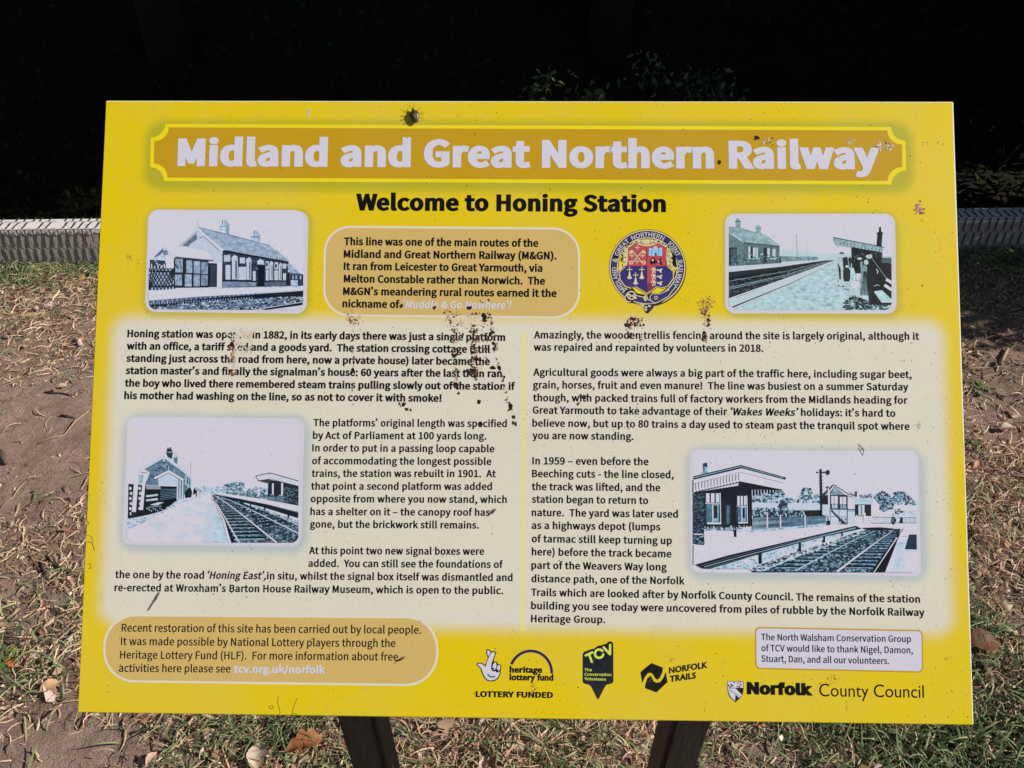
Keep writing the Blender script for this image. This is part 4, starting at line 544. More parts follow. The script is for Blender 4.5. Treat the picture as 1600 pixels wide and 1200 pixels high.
ROWS = [
('title', 's', 62, 0, 'paper', 28.23, 'Midland and Great Northern Railway', -345.9, 231.1, 347.0, 229.7),
('subtitle', 's', 56, 0, 'ink', 16.98, 'Welcome to Honing Station', -166.8, 186.9, 137.9, 186.3),
('introduction', 's', 44, 0, 'ink', 7.72, 'This line was one of the main routes of the', -177.7, 152.2, 13.1, 151.2),
('introduction', 's', 44, 0, 'ink', 7.7, 'Midland and Great Northern Railway (M&GN).', -177.7, 139.6, 31.1, 138.8),
('introduction', 's', 44, 0, 'ink', 7.68, 'It ran from Leicester to Great Yarmouth, via', -177.4, 127.5, 17.3, 126.5),
('introduction', 's', 44, 0, 'ink', 7.66, 'Melton Constable rather than Norwich.  The', -177.1, 115.1, 19.9, 113.8),
('introduction', 's', 44, 0, 'ink', 7.64, 'M&GN’s meandering rural routes earned it the', -177.5, 102.7, 31.2, 101.7),
('introduction', 's', 44, 0, 'ink', 7.64, 'nickname of', -177.8, 90.5, -121.8, 90.0),
('nickname', 's', 34, 0.2, 'paper', 7.62, '‘Muddle & Go Nowhere’!', -118.5, 90.0, -12.7, 89.7),
('opening paragraph', 's', 45, 0, 'ink', 7.35, 'Honing station was opened in 1882, in its early days there was just a single platform', -388.3, 59.9, -18.4, 58.4),
('opening paragraph', 's', 45, 0, 'ink', 7.34, 'with an office, a tariff shed and a goods yard.  The station crossing cottage (still', -388.4, 47.7, -32.9, 46.6),
('opening paragraph', 's', 45, 0, 'ink', 7.32, 'standing just across the road from here, now a private house) later became the', -388.5, 35.6, -33.0, 34.7),
('opening paragraph', 's', 45, 0, 'ink', 7.3, 'station master’s and finally the signalman’s house: 60 years after the last train ran,', -388.6, 23.6, -18.1, 23.0),
('opening paragraph', 's', 45, 0, 'ink', 7.29, 'the boy who lived there remembered steam trains pulling slowly out of the station if', -388.7, 11.3, -8.4, 10.8),
('opening paragraph', 's', 45, 0, 'ink', 7.28, 'his mother had washing on the line, so as not to cover it with smoke!', -388.8, -0.8, -79.4, -1.2),
('platform paragraph', 's', 31, 0, 'ink', 7.04, 'The platforms’ original length was specified', -203.2, -25.7, -16.1, -25.1),
('platform paragraph', 's', 31, 0, 'ink', 7.02, 'by Act of Parliament at 100 yards long.', -203.4, -37.9, -35.7, -37.2),
('platform paragraph', 's', 31, 0, 'ink', 7.01, 'In order to put in a passing loop capable', -203.7, -50.0, -27.9, -49.4),
('platform paragraph', 's', 31, 0, 'ink', 6.99, 'of accommodating the longest possible', -203.6, -62.3, -30.7, -61.5),
('platform paragraph', 's', 31, 0, 'ink', 6.97, 'trains, the station was rebuilt in 1901.  At', -203.6, -74.4, -26.2, -73.1),
('platform paragraph', 's', 31, 0, 'ink', 6.96, 'that point a second platform was added', -203.9, -86.6, -29.8, -85.3),
('platform paragraph', 's', 31, 0, 'ink', 6.94, 'opposite from where you now stand, which', -203.9, -98.6, -15.5, -97.6),
('platform paragraph', 's', 31, 0, 'ink', 6.93, 'has a shelter on it – the canopy roof has', -203.9, -110.8, -31.6, -109.9),
('platform paragraph', 's', 31, 0, 'ink', 6.91, 'gone, but the brickwork still remains.', -203.9, -122.8, -42.0, -122.1),
('signal box paragraph', 's', 31, 0, 'ink', 7.0, 'At this point two new signal boxes were', -204.2, -147.8, -36.7, -146.8),
('signal box paragraph', 's', 31, 0, 'ink', 6.98, 'added.  You can still see the foundations of', -204.5, -159.8, -18.6, -158.9),
('signal box paragraph', 's', 31, 0, 'ink', 7.0, 'the one by the road', -390.0, -172.4, -304.4, -172.1),
('signal box paragraph', 's', 31, 0, 'ink', 6.97, 'in situ, whilst the signal box itself was dismantled and', -244.0, -172.0, -9.4, -171.1),
('signal box paragraph', 's', 31, 0, 'ink', 6.96, 're-erected at Wroxham’s Barton House Railway Museum, which is open to the public.', -390.1, -184.7, -18.1, -183.4),
('signal box paragraph', 's', 31, 0.2, 'ink', 6.99, '‘Honing East’,', -301.0, -172.1, -244.9, -172.0),
('fencing paragraph', 's', 31, 0, 'ink', 7.17, 'Amazingly, the wooden trellis fencing around the site is largely original, although it', 9.5, 61.1, 380.4, 62.0),
('fencing paragraph', 's', 31, 0, 'ink', 7.16, 'was repaired and repainted by volunteers in 2018.', 9.3, 49.1, 230.9, 49.4),
('goods paragraph', 's', 31, 0, 'ink', 7.12, 'Agricultural goods were always a big part of the traffic here, including sugar beet,', 9.1, 24.8, 372.1, 25.0),
('goods paragraph', 's', 31, 0, 'ink', 7.11, 'grain, horses, fruit and even manure!  The line was busiest on a summer Saturday', 8.9, 12.5, 368.7, 13.1),
('goods paragraph', 's', 31, 0, 'ink', 7.09, 'though, with packed trains full of factory workers from the Midlands heading for', 9.0, 0.1, 367.6, 0.2),
('goods paragraph', 's', 31, 0, 'ink', 7.09, 'Great Yarmouth to take advantage of their', 8.8, -11.9, 195.5, -12.0),
('goods paragraph', 's', 31, 0, 'ink', 7.05, 'holidays: it’s hard to', 265.9, -12.1, 355.7, -12.3),
('goods paragraph', 's', 31, 0, 'ink', 7.06, 'believe now, but up to 80 trains a day used to steam past the tranquil spot where', 8.5, -24.4, 368.8, -24.7),
('goods paragraph', 's', 31, 0, 'ink', 7.06, 'you are now standing.', 8.6, -36.3, 105.6, -36.4),
('goods paragraph', 's', 34, 0.2, 'ink', 7.06, '‘Wakes Weeks’', 198.8, -12.0, 263.6, -12.1),
('closure paragraph', 's', 31, 0, 'ink', 7.09, 'In 1959 – even before the', 8.7, -60.6, 119.9, -60.4),
('closure paragraph', 's', 31, 0, 'ink', 7.07, 'Beeching cuts - the line closed,', 8.5, -72.8, 143.8, -72.7),
('closure paragraph', 's', 31, 0, 'ink', 7.05, 'the track was lifted, and the', 8.3, -85.1, 131.0, -85.1),
('closure paragraph', 's', 31, 0, 'ink', 7.04, 'station began to return to', 8.4, -97.1, 119.4, -97.3),
('closure paragraph', 's', 31, 0, 'ink', 7.02, 'nature.  The yard was later used', 8.4, -109.7, 147.6, -109.9),
('closure paragraph', 's', 31, 0, 'ink', 7.0, 'as a highways depot (lumps', 8.5, -121.8, 130.8, -122.1),
('closure paragraph', 's', 31, 0, 'ink', 6.99, 'of tarmac still keep turning up', 8.6, -134.4, 141.7, -134.9),
('closure paragraph', 's', 31, 0, 'ink', 6.97, 'here) before the track became', 8.7, -146.7, 141.2, -147.3),
('closure paragraph', 's', 31, 0, 'ink', 6.95, 'part of the Weavers Way long', 8.4, -159.3, 136.7, -159.7),
('closure paragraph', 's', 31, 0, 'ink', 6.94, 'distance path, one of the Norfolk', 8.5, -171.8, 153.5, -172.4),
('closure paragraph', 's', 31, 0, 'ink', 6.91, 'Trails which are looked after by Norfolk County Council. The remains of the station', 8.3, -184.6, 374.1, -186.9),
('closure paragraph', 's', 31, 0, 'ink', 6.89, 'building you see today were uncovered from piles of rubble by the Norfolk Railway', 8.4, -197.0, 378.0, -199.2),
('closure paragraph', 's', 31, 0, 'ink', 6.89, 'Heritage Group.', 8.4, -209.2, 78.5, -209.3),
('restoration paragraph', 's', 14, 0, 'ink', 7.34, 'Recent restoration of this site has been carried out by local people.', -381.6, -222.5, -95.7, -221.1),
('restoration paragraph', 's', 14, 0, 'ink', 7.32, 'It was made possible by National Lottery players through the', -381.7, -235.0, -119.8, -233.8),
('restoration paragraph', 's', 14, 0, 'ink', 7.3, 'Heritage Lottery Fund (HLF).  For more information about free', -382.1, -247.7, -117.1, -246.2),
('restoration paragraph', 's', 14, 0, 'ink', 7.3, 'activities here please see', -382.5, -260.0, -276.1, -259.3),
('web address', 's', 46, 0, 'paper', 7.1, 'tcv.org.uk/norfolk', -273.1, -259.4, -186.0, -259.0),
('thanks paragraph', 's', 12, 0, 'ink', 6.01, 'The North Walsham Conservation Group', 224.9, -223.2, 364.6, -223.3),
('thanks paragraph', 's', 12, 0, 'ink', 6.0, 'of TCV would like to thank Nigel, Damon,', 225.0, -233.3, 366.0, -233.6),
('thanks paragraph', 's', 12, 0, 'ink', 5.99, 'Stuart, Dan, and all our volunteers.', 224.8, -243.0, 343.8, -243.7),
('council name', 'i', 62, 0, 'ink', 11.45, 'Norfolk', 210.8, -273.0, 272.5, -273.4),
('council name', 'b', -4, 0, 'ink', 11.55, 'County Council', 278.3, -273.9, 375.2, -274.0)]
blocks = {}
for b, font, w_, sh, col, cap, text, x0, y0, x1, y1 in ROWS:
    blocks.setdefault((b, col), []).append((font, text, w_, sh, cap, x0, y0, x1, y1))
KIND = {'title': 'title_lettering', 'subtitle': 'subtitle_lettering', 'council name': 'logo_lettering',
        'web address': 'web_address_lettering', 'nickname': 'nickname_lettering'}
for (b, col), rows in blocks.items():
    o = text_block(KIND.get(b, 'paragraph_lettering'), rows, M_paper if col == 'paper' else M_ink)
    o['label'] = ('white' if col == 'paper' else 'black') + ' printed lettering of the ' + b

# ------------------------------------------------------------------ boxes and title frame
def notched(x0, y0, x1, y1, r, n=8):
    pts = []
    for cx, cy, a in ((x0, y1, 0), (x1, y1, 270), (x1, y0, 180), (x0, y0, 90)):
        arc = [(cx + r * math.cos(R(a - 90 * i / n)), cy + r * math.sin(R(a - 90 * i / n))) for i in range(n + 1)]
        pts += arc[::-1]
    return pts
a = mm_art()
def quadwarp(pts, src, dst):                  # fit a straight design into the slightly bowed board
    (x0, y0, x1, y1) = src; out = []
    for x, y in pts:
        u, v = (x - x0) / (x1 - x0), (y1 - y) / (y1 - y0)
        p = (Vector(dst[0]) * (1 - u) + Vector(dst[1]) * u) * (1 - v) + (Vector(dst[3]) * (1 - u) + Vector(dst[2]) * u) * v
        out.append((p.x, p.y))
    return out
TQ = ((-373.7, 274.3), (373.0, 272.4), (372.0, 214.6), (-372.8, 216)); src = (-373, 214.8, 373, 273.4)
BRIGHT = inked((228, 206, 26))
def notched2(x0, y0, x1, y1, r):
    pts = []
    def arc(cx, cy, a0, a1):
        for i in range(9):
            t = R(a0 + (a1 - a0) * i / 8); pts.append((cx + r * math.cos(t), cy + r * math.sin(t)))
    arc(x0, y0, 0, 90); arc(x0, y1, 270, 360); arc(x1, y1, 180, 270); arc(x1, y0, 90, 180)
    return pts
a.poly(BRIGHT, quadwarp(notched2(*src, 14.2), src, TQ))
a.poly(OCHRE, quadwarp(notched2(src[0] + 3.6, src[1] + 3.6, src[2] - 3.6, src[3] - 3.6, 14.2), src, TQ))
a.build('title_frame', M_flat)
def text_box(name, quad, r, edge, fill, bw, label=None):
    (ax, ay), (bx, by), (cx, cy), (dx, dy) = quad
    s_ = (min(ax, dx), min(cy, dy), max(bx, cx), max(ay, by)); q = quad
    a = mm_art()
    a.poly(edge, quadwarp(rounded(*s_, r), s_, q))
    a.poly(fill, quadwarp(rounded(s_[0] + bw, s_[1] + bw, s_[2] - bw, s_[3] - bw, r - bw * .7), s_, q))
    o = a.build(name, M_flat)
    if label: o['label'] = label
text_box('text_box', ((-197.7, 171.7), (53.6, 170.5), (54.2, 80.6), (-196.8, 81.7)), 26, inked((214, 206, 190)), TAN, 2.0, 'tan rounded text box with white edge under the subtitle')
text_box('text_box', ((-399.2, -206.3), (-79.4, -204.8), (-78.9, -269.6), (-397.8, -269.6)), 30, inked((214, 206, 190)), TAN, 2.0, 'tan rounded text box with white edge in the lower left corner')
text_box('text_box', ((218.9, -210.9), (376.0, -212.0), (375.2, -251.2), (218.8, -249.8)), 5, inked((180, 145, 50)), PAPER, 1.4, 'small white text box with ochre edge at the lower right')

# ------------------------------------------------------------------ the four old photographs
def G(*c): return inked(c)
def old_photo(quad_crop, w, h, outer, inner_clip, fn, label):
    a = Art(quad_crop, w, h)
    a.poly(PAPER, outer)
    a.clip = inner_clip; a.jitter = random.Random(4)
    fn(a)
    o = a.build('old_photograph', M_print); o['label'] = label
def warp_rounded(tl, tr, br, bl, r):
    s_ = (0, 0, 1000, 1000 * abs(bl[1] - tl[1]) / abs(tr[0] - tl[0])); rr = r * 1000 / abs(tr[0] - tl[0]); out = []
    for x, y in rounded(*s_, rr, 6):
        u, v = x / s_[2], y / s_[3]
        out.append(((tl[0] * (1 - u) + tr[0] * u) * (1 - v) + (bl[0] * (1 - u) + br[0] * u) * v,
                    (tl[1] * (1 - u) + tr[1] * u) * (1 - v) + (bl[1] * (1 - u) + br[1] * u) * v))
    return out
CROPS = {'P1': [(-377.4, 191.9), (-208.7, 192.5), (-205.8, 81.0), (-372.7, 80.0)], 'P2': [(190.6, 190.8), (367.7, 191.5), (364.7, 81.3), (189.4, 80.3)], 'P3': [(-393.9, -14.3), (-206.5, -12.8), (-203.0, -144.4), (-388.1, -146.3)], 'P4': [(154.5, -40.6), (382.6, -38.6), (379.0, -165.0), (153.6, -167.5)], 'EMB': [(75.0, 174.4), (165.5, 174.8), (164.7, 83.2), (75.0, 82.7)], 'HLF': [(-48.9, -226.4), (41.8, -225.3), (41.9, -284.2), (-48.2, -285.4)], 'TCV': [(47.8, -222.3), (180.2, -220.6), (179.5, -282.3), (47.9, -284.1)], 'NCC': [(186.3, -205.8), (383.8, -203.4), (381.4, -285.3), (185.4, -288.0)], 'ALL': [(-533.0, 402.7), (492.9, 402.1), (465.0, -336.1), (-491.8, -350.3)]}

def photo_station(a):
    """long station building with a goods shed, seen over the platform"""
    D, D2, N, M, S_, P, W_ = G(18, 26, 40), G(44, 56, 76), G(84, 102, 130), G(126, 148, 176), G(160, 180, 204), G(184, 196, 216), G(204, 206, 220)
    a.rect(W_, 40, 40, 1520, 1000)
    # main roof, gable and chimneys
    for x, y, k in ((715, 140, 1), (1015, 238, .9)):
        a.poly(S_, [(x, y + 60), (x + 12, y + 55), (x + 15, y + 5), (x + 60 * k, y), (x + 66 * k, y + 20), (x + 92 * k, y + 50), (x + 88 * k, y + 140), (x + 40, y + 140), (x + 38, y + 110), (x - 5, y + 108)])
        a.poly(N, [(x - 4, y + 62), (x + 60, y + 58), (x + 60, y + 68), (x - 4, y + 70)])
        a.poly(M, [(x + 60 * k, y + 5), (x + 92 * k, y + 50), (x + 88 * k, y + 150), (x + 58 * k, y + 140)])
        a.rect(N, x + 22, y + 4, x + 30, y + 50); a.rect(M, x + 42, y + 2, x + 48, y + 50)
    a.line(M, 5, [(508, 140), (508, 215)]); a.line(M, 3, [(1178, 350), (1178, 385)])
    a.poly(M, [(510, 212), (760, 272), (1040, 345), (1190, 388), (1370, 530), (1365, 545), (745, 420), (700, 395)])
    for i in range(22):
        y0 = 232 + i * 14; x0 = 540 + i * 17
        a.line(S_ if i % 2 else G(138, 160, 186), 3, [(x0, y0), (x0 + 690 - i * 6, y0 + 170 - i * 3)])
    a.line(N, 5, [(520, 214), (760, 272), (1040, 345), (1190, 388)]); a.line(N, 4, [(850, 330), (965, 400)])
    a.poly(P, [(325, 388), (508, 232), (745, 440), (742, 480), (640, 490), (600, 440), (420, 400)])
    a.poly(N, [(360, 388), (500, 265), (500, 330), (440, 370), (420, 398)])
    a.line(M, 3, [(545, 340), (545, 420)]); a.line(N, 6, [(520, 320), (560, 300), (640, 372), (715, 440)])
    a.line(W_, 16, [(322, 392), (506, 226)]); a.line(W_, 17, [(506, 228), (750, 432)]); a.line(N, 4, [(330, 398), (500, 250)])
    a.poly(S_, [(495, 225), (520, 225), (514, 310), (500, 310)])
    a.poly(P, [(640, 490), (742, 478), (735, 785), (690, 782), (660, 560)])
    for i in range(14): a.line(S_, 3, [(652, 505 + i * 20), (738, 500 + i * 20)])
    # brick front
    a.poly(D2, [(742, 440), (770, 430), (1365, 540), (1350, 770), (735, 785)])
    a.blobs([D, G(60, 74, 98), N], [(745, 450), (1340, 545), (1340, 765), (745, 780)], 260, 3, 7, 3, 2.4)
    a.line(D, 16, [(750, 436), (1362, 546)]); a.poly(G(96, 112, 138), [(740, 726), (1060, 730), (1058, 770), (735, 784)]); a.poly(G(70, 86, 112), [(1140, 735), (1345, 730), (1345, 766), (1140, 768)])
    for x, y, w, h in ((755, 478, 60, 60), (770, 570, 46, 138), (905, 500, 48, 55), (890, 588, 75, 122), (1028, 628, 26, 90), (1148, 536, 30, 75), (1150, 618, 26, 98), (1232, 546, 34, 66), (1230, 622, 36, 90), (1308, 560, 34, 44), (1312, 648, 30, 66)):
        a.rect(P, x, y, x + w, y + h)
        for k in range(3): a.line(M, 3, [(x + 6, y + h * (.25 + .22 * k)), (x + w - 8, y + h * (.25 + .22 * k))])
    for x, w in ((826, 62), (962, 58), (1068, 68), (1184, 40), (1272, 36)):
        y = 480 + (x - 826) * .16; pts = [(x, y + 45), (x + 4, y + 12), (x + w * .5, y - 4), (x + w - 4, y + 14), (x + w, y + 50)]
        a.poly(S_, pts)
    for x, y, w, h in ((830, 518, 56, 188), (968, 530, 44, 178), (1184, 560, 34, 152), (1272, 572, 28, 140)):
        a.rect(P, x, y, x + w, y + h); a.rect(G(60, 76, 100), x + w * .58, y + 12, x + w * .84, y + h - 8); a.line(D, 4, [(x + w + 3, y), (x + w + 3, y + h)])
        a.rect(D, x + w * .6, y + 50, x + w * .74, y + 90)
    a.rect(D, 1075, 576, 1136, 770); a.rect(D, 1340, 640, 1378, 768)
    a.ell(D2, 1160, 566, 9, 20); a.ell(D2, 1246, 580, 9, 20)
    a.line(D, 10, [(745, 716), (1060, 728)])
    a.poly(M, [(1345, 560), (1385, 568), (1490, 660), (1380, 645)]); a.line(D, 5, [(1350, 640), (1500, 660)])
    a.poly(D2, [(1380, 650), (1502, 664), (1502, 768), (1380, 768)]); a.rect(S_, 1386, 714, 1450, 766); a.line(N, 4, [(1386, 738), (1450, 738)])
    for x in (1400, 1430, 1470): a.rect(M, x, 668, x + 12, 705)
    # shed
    a.poly(P, [(75, 500), (180, 395), (290, 490), (285, 640), (90, 640)])
    a.poly(N, [(90, 498), (180, 410), (180, 450), (130, 490)]); a.rect(D2, 182, 432, 222, 476); [a.line(P, 3, [(184, 440 + 10 * k), (220, 440 + 10 * k)]) for k in range(4)]
    a.line(W_, 12, [(70, 504), (184, 392), (294, 494)]); a.line(S_, 3, [(188, 342), (188, 400)])
    a.rect(W_, 205, 492, 285, 640); a.rect(S_, 120, 490, 195, 524)
    a.poly(W_, [(190, 392), (545, 432), (655, 528), (300, 494)]); a.line(D2, 9, [(298, 498), (655, 532)]); a.line(N, 3, [(300, 490), (650, 524)])
    a.poly(D, [(284, 500), (610, 530), (612, 782), (280, 786)])
    for x0, x1, y0, y1, dg in ((296, 366, 512, 640, 1), (400, 456, 526, 646, 0), (470, 532, 534, 650, 0), (544, 602, 544, 655, -1), (292, 358, 662, 762, -1), (386, 450, 660, 772, 0), (468, 528, 662, 772, 0), (540, 602, 666, 764, 1)):
        a.rect(M, x0, y0, x1, y1)
        if dg:
            for k in range(7):
                x = x0 + k * (x1 - x0) / 6
                a.line(N, 3, [(max(x0, min(x1, x - 26 * dg)), y0 + 4), (max(x0, min(x1, x + 26 * dg)), y1 - 4)])
        else: a.line(S_, 4, [((x0 + x1) / 2, y0 + 6), ((x0 + x1) / 2, y1 - 6)])
    a.poly(D, [(612, 552), (690, 556), (688, 778), (612, 778)]); a.rect(D2, 626, 566, 680, 770); a.rect(W_, 690, 545, 736, 784)
    # trellis fence
    a.poly(D2, [(56, 520), (200, 530), (205, 610), (56, 610)]); a.blobs([P, M, D], [(60, 530), (200, 535), (280, 640), (280, 800), (50, 800)], 60, 6, 16, 8)
    a.poly(G(120, 140, 168), [(50, 600), (210, 600), (285, 640), (280, 805), (44, 808)])
    for i in range(-3, 9):
        x = 46 + i * 34
        p0, p1 = (max(46, x), 600 + max(0, (46 - x)) * 1.6), (min(282, x + 120), min(806, 600 + 206 * min(1, (282 - x) / 120)))
        a.line(D, 10, [p0, p1])
        x = 46 + i * 34 + 34
        a.line(D, 10, [(min(282, x + 60), 602), (max(46, x - 60), 806)])
    a.line(D, 12, [(46, 628), (285, 632)]); a.line(D, 12, [(44, 772), (280, 770)])
    for i in range(6): a.line(W_, 9, [(70 + i * 30, 560 + (i % 2) * 20), (74 + i * 30, 600)])
    # platform, brick edge and track
    a.poly(W_, [(40, 815), (330, 792), (1500, 772), (1504, 810), (500, 880), (40, 905)])
    a.poly(S_, [(300, 800), (760, 786), (1500, 768), (1500, 778), (700, 798)])
    a.poly(P, [(40, 905), (500, 872), (1504, 800), (1504, 812), (500, 890), (40, 926)])
    a.poly(N, [(40, 905), (520, 868), (1100, 838), (1504, 815), (1504, 870), (1100, 905), (40, 985)])
    for i in range(46):
        t = i / 46; x = 44 + 1030 * t; y = 908 - 72 * t; a.line(D if i % 2 else M, 7, [(x, y), (x + 1, y + 26 - 8 * t)])
    a.poly(D, [(40, 940), (500, 892), (1100, 845), (1504, 812), (1504, 868), (1100, 900), (560, 918), (40, 975)])
    for i in range(40):
        t = i / 40; x = 46 + 1000 * t; y = 938 - 62 * t; a.ell(M, x, y, 7 - 2 * t, 10 - 4 * t, n=6)
    a.poly(N, [(40, 975), (560, 915), (1504, 862), (1504, 930), (1080, 992), (60, 985)])
    a.blobs([M, D2, S_, D], [(60, 965), (560, 915), (1500, 862), (1500, 925), (1080, 990), (70, 985)], 520, 4, 9, 9, 2)
    a.poly(D, [(1080, 982), (1504, 912), (1504, 945), (1160, 992)]); a.line(P, 6, [(1085, 985), (1504, 918)])
    a.poly(W_, [(1160, 996), (1504, 948), (1504, 996)]); a.line(S_, 6, [(1200, 992), (1504, 962)])

def photo_platform_people(a):
    """platforms with waiting people and a small shelter"""
    D, D2, N, M, S_, P, W_ = G(10, 20, 26), G(26, 42, 50), G(58, 80, 90), G(112, 144, 154), G(150, 180, 190), G(182, 202, 212), G(203, 203, 216)
    a.rect(W_, 78, 55, 1510, 895)
    a.poly(P, [(78, 330), (900, 400), (1510, 400), (1510, 470), (78, 480)])
    # left building
    a.poly(M, [(78, 164), (190, 176), (330, 222), (405, 240), (530, 335), (210, 305), (78, 215)])
    for i in range(10): a.line(S_, 3, [(90 + i * 8, 180 + i * 12), (410 + i * 12, 248 + i * 9)])
    for x, y in ((136, 95), (314, 152)): a.poly(M, [(x, y + 20), (x + 6, y + 18), (x + 8, y), (x + 34, y), (x + 38, y + 18), (x + 46, y + 22), (x + 44, y + 85), (x + 2, y + 78)]); a.rect(N, x - 3, y + 22, x + 48, y + 30)
    a.poly(G(78, 104, 114), [(78, 218), (206, 306), (206, 508), (78, 516)])
    a.poly(G(70, 94, 104), [(206, 300), (525, 336), (520, 488), (206, 508)]); a.line(S_, 9, [(78, 216), (208, 304)]); a.line(D2, 5, [(210, 308), (525, 342)])
    a.rect(D2, 80, 350, 150, 505); a.rect(N, 96, 362, 146, 505)
    for x, y, w, h in ((250, 342, 16, 108), (290, 350, 24, 84), (320, 350, 14, 100), (416, 358, 22, 76), (462, 362, 26, 70)):
        a.rect(P, x, y, x + w, y + h)
    a.rect(D2, 272, 346, 288, 445); a.rect(D2, 382, 350, 412, 486); a.rect(S_, 354, 402, 378, 416); a.rect(S_, 286, 444, 350, 454); a.rect(S_, 444, 444, 500, 454)
    a.blobs([D2, M, N], [(90, 400), (515, 400), (515, 485), (90, 505)], 130, 3, 8, 4)
    a.poly(G(88, 116, 126), [(520, 425), (860, 432), (862, 456), (560, 474), (520, 480)]); a.blobs([D2, M, S_], [(530, 425), (860, 432), (860, 456), (560, 472)], 110, 3, 6, 5); a.rect(D, 522, 440, 536, 488)
    a.line(M, 5, [(672, 232), (680, 426)]); a.line(S_, 2, [(770, 300), (772, 430)]); a.blobs([S_, P], [(860, 420), (1040, 410), (1040, 450), (860, 450)], 40, 4, 9, 6)
    # platforms, tracks
    a.poly(P, [(78, 530), (520, 490), (900, 455), (930, 462), (520, 520), (78, 562)]); a.line(W_, 8, [(78, 556), (520, 512), (925, 460)])
    a.poly(D2, [(78, 565), (520, 520), (930, 462), (1030, 462), (960, 505), (600, 640), (78, 806)])
    a.poly(D, [(78, 610), (520, 540), (930, 468), (960, 470), (620, 580), (78, 680)])
    a.blobs([G(44, 62, 68), D, G(70, 90, 96)], [(78, 640), (600, 540), (940, 475), (820, 540), (78, 780)], 330, 3, 8, 7, 2)
    for w, pts in ((6, [(78, 702), (600, 585), (930, 478), (985, 462)]), (5, [(78, 716), (600, 597), (940, 484)]), (5, [(78, 645), (600, 556), (920, 474)])): a.line(M, w, pts, 2)
    a.poly(P, [(78, 812), (560, 632), (930, 490), (1010, 462), (1030, 464), (900, 530), (560, 676), (120, 868), (78, 870)])
    a.line(W_, 12, [(78, 800), (560, 630), (950, 488)], 4); a.line(D, 12, [(110, 872), (380, 762), (620, 664), (900, 530)], 2)
    a.poly(S_, [(120, 885), (380, 770), (620, 668), (900, 534), (1030, 466), (1130, 460), (1180, 520), (1310, 700), (1500, 840), (1500, 895), (130, 895)])
    a.blobs([P, G(168, 192, 202), G(138, 168, 178)], [(150, 885), (620, 675), (1000, 500), (1150, 620), (1300, 850), (1250, 890)], 300, 5, 15, 8, 2)
    a.blobs([D2, D, N, M], [(1080, 830), (1180, 760), (1310, 820), (1500, 850), (1500, 892), (1090, 892)], 200, 5, 13, 9, 1.8)
    # shelter
    a.poly(D, [(1155, 345), (1425, 392), (1418, 480), (1505, 490), (1505, 850), (1310, 850), (1290, 560), (1160, 525)])
    a.blobs([D2, N], [(1160, 360), (1415, 395), (1415, 520), (1165, 500)], 90, 3, 6, 10, 2)
    a.poly(M, [(1000, 262), (1436, 345), (1420, 394), (1160, 345), (1022, 328), (1000, 290)]); a.line(D2, 7, [(996, 262), (1438, 348)]); a.line(W_, 4, [(1004, 300), (1040, 330), (1150, 350)])
    for i in range(26): a.line(P if i % 2 else N, 4, [(1024 + i * 15.5, 298 + i * 2.9), (1024 + i * 15.5, 326 + i * 2.6)])
    a.poly(D, [(1376, 334), (1384, 236), (1374, 225), (1398, 208), (1398, 172), (1412, 168), (1414, 208), (1430, 220), (1424, 240), (1418, 342)])
    a.rect(W_, 1424, 395, 1504, 430); a.rect(N, 1420, 440, 1504, 485)
    # people
    def person(x, top, foot, w, coat, legs, head=(185, 200, 208), lean=0):
        h = foot - top
        a.poly(legs, [(x - w * .28, foot - h * .42), (x + w * .3, foot - h * .42), (x + w * .26, foot), (x + w * .04, foot), (x, foot - h * .2), (x - w * .06, foot), (x - w * .3, foot)])
        a.poly(coat, [(x - w * .22, top + h * .14), (x + w * .24, top + h * .14), (x + w * .5, top + h * .26), (x + w * .46, top + h * .55), (x + w * .36, foot - h * .3), (x - w * .36, foot - h * .3), (x - w * .48, top + h * .52), (x - w * .48, top + h * .26)])
        a.ell(G(*head), x, top + h * .075, w * .2, h * .065, n=10); a.poly(D, [(x - w * .24, top + h * .06), (x - w * .1, top - h * .005), (x + w * .16, top), (x + w * .25, top + h * .06), (x, top + h * .035)])
        a.poly(D, [(x - w * .5, foot + 2), (x - w * .3, foot - h * .03), (x - w * .05, foot + 2)]); a.poly(D, [(x - w * .1, foot + 6), (x + w * .2, foot - h * .02), (x + w * .4, foot + 8)])
    person(1068, 392, 688, 88, G(150, 172, 180), P); a.poly(D2, [(1076, 440), (1118, 430), (1128, 500), (1090, 560), (1080, 520)]); a.poly(D, [(1036, 480), (1060, 540), (1062, 630), (1048, 630)])
    person(1142, 424, 520, 30, D2, D2)
    person(1225, 430, 640, 100, D, W_, (200, 206, 214)); a.poly(M, [(1230, 480), (1250, 470), (1252, 560), (1240, 600)])
    person(1112, 496, 714, 66, D2, S_)
    a.poly(D, [(1262, 440), (1340, 430), (1345, 560), (1360, 700), (1400, 850), (1310, 850), (1290, 620)]); a.ell(G(170, 186, 196), 1308, 428, 28, 22); a.poly(D, [(1284, 400), (1316, 390), (1322, 410), (1284, 418)])
    a.poly(M, [(1262, 500), (1290, 520), (1286, 640), (1304, 770), (1228, 768), (1232, 640), (1238, 560)])
    for i in range(5): a.line(D2, 6, [(1262 + i * 5, 560), (1238 + i * 15, 766)])
    a.ell(G(160, 178, 188), 1282, 480, 20, 24, n=10); a.poly(W_, [(1140, 640), (1220, 640), (1226, 700), (1190, 712), (1150, 700)]); a.poly(P, [(1160, 712), (1226, 730), (1230, 790), (1196, 780)])
    a.poly(D, [(1196, 806), (1244, 790), (1252, 818), (1230, 822)]); a.line(M, 5, [(1330, 440), (1460, 620)])
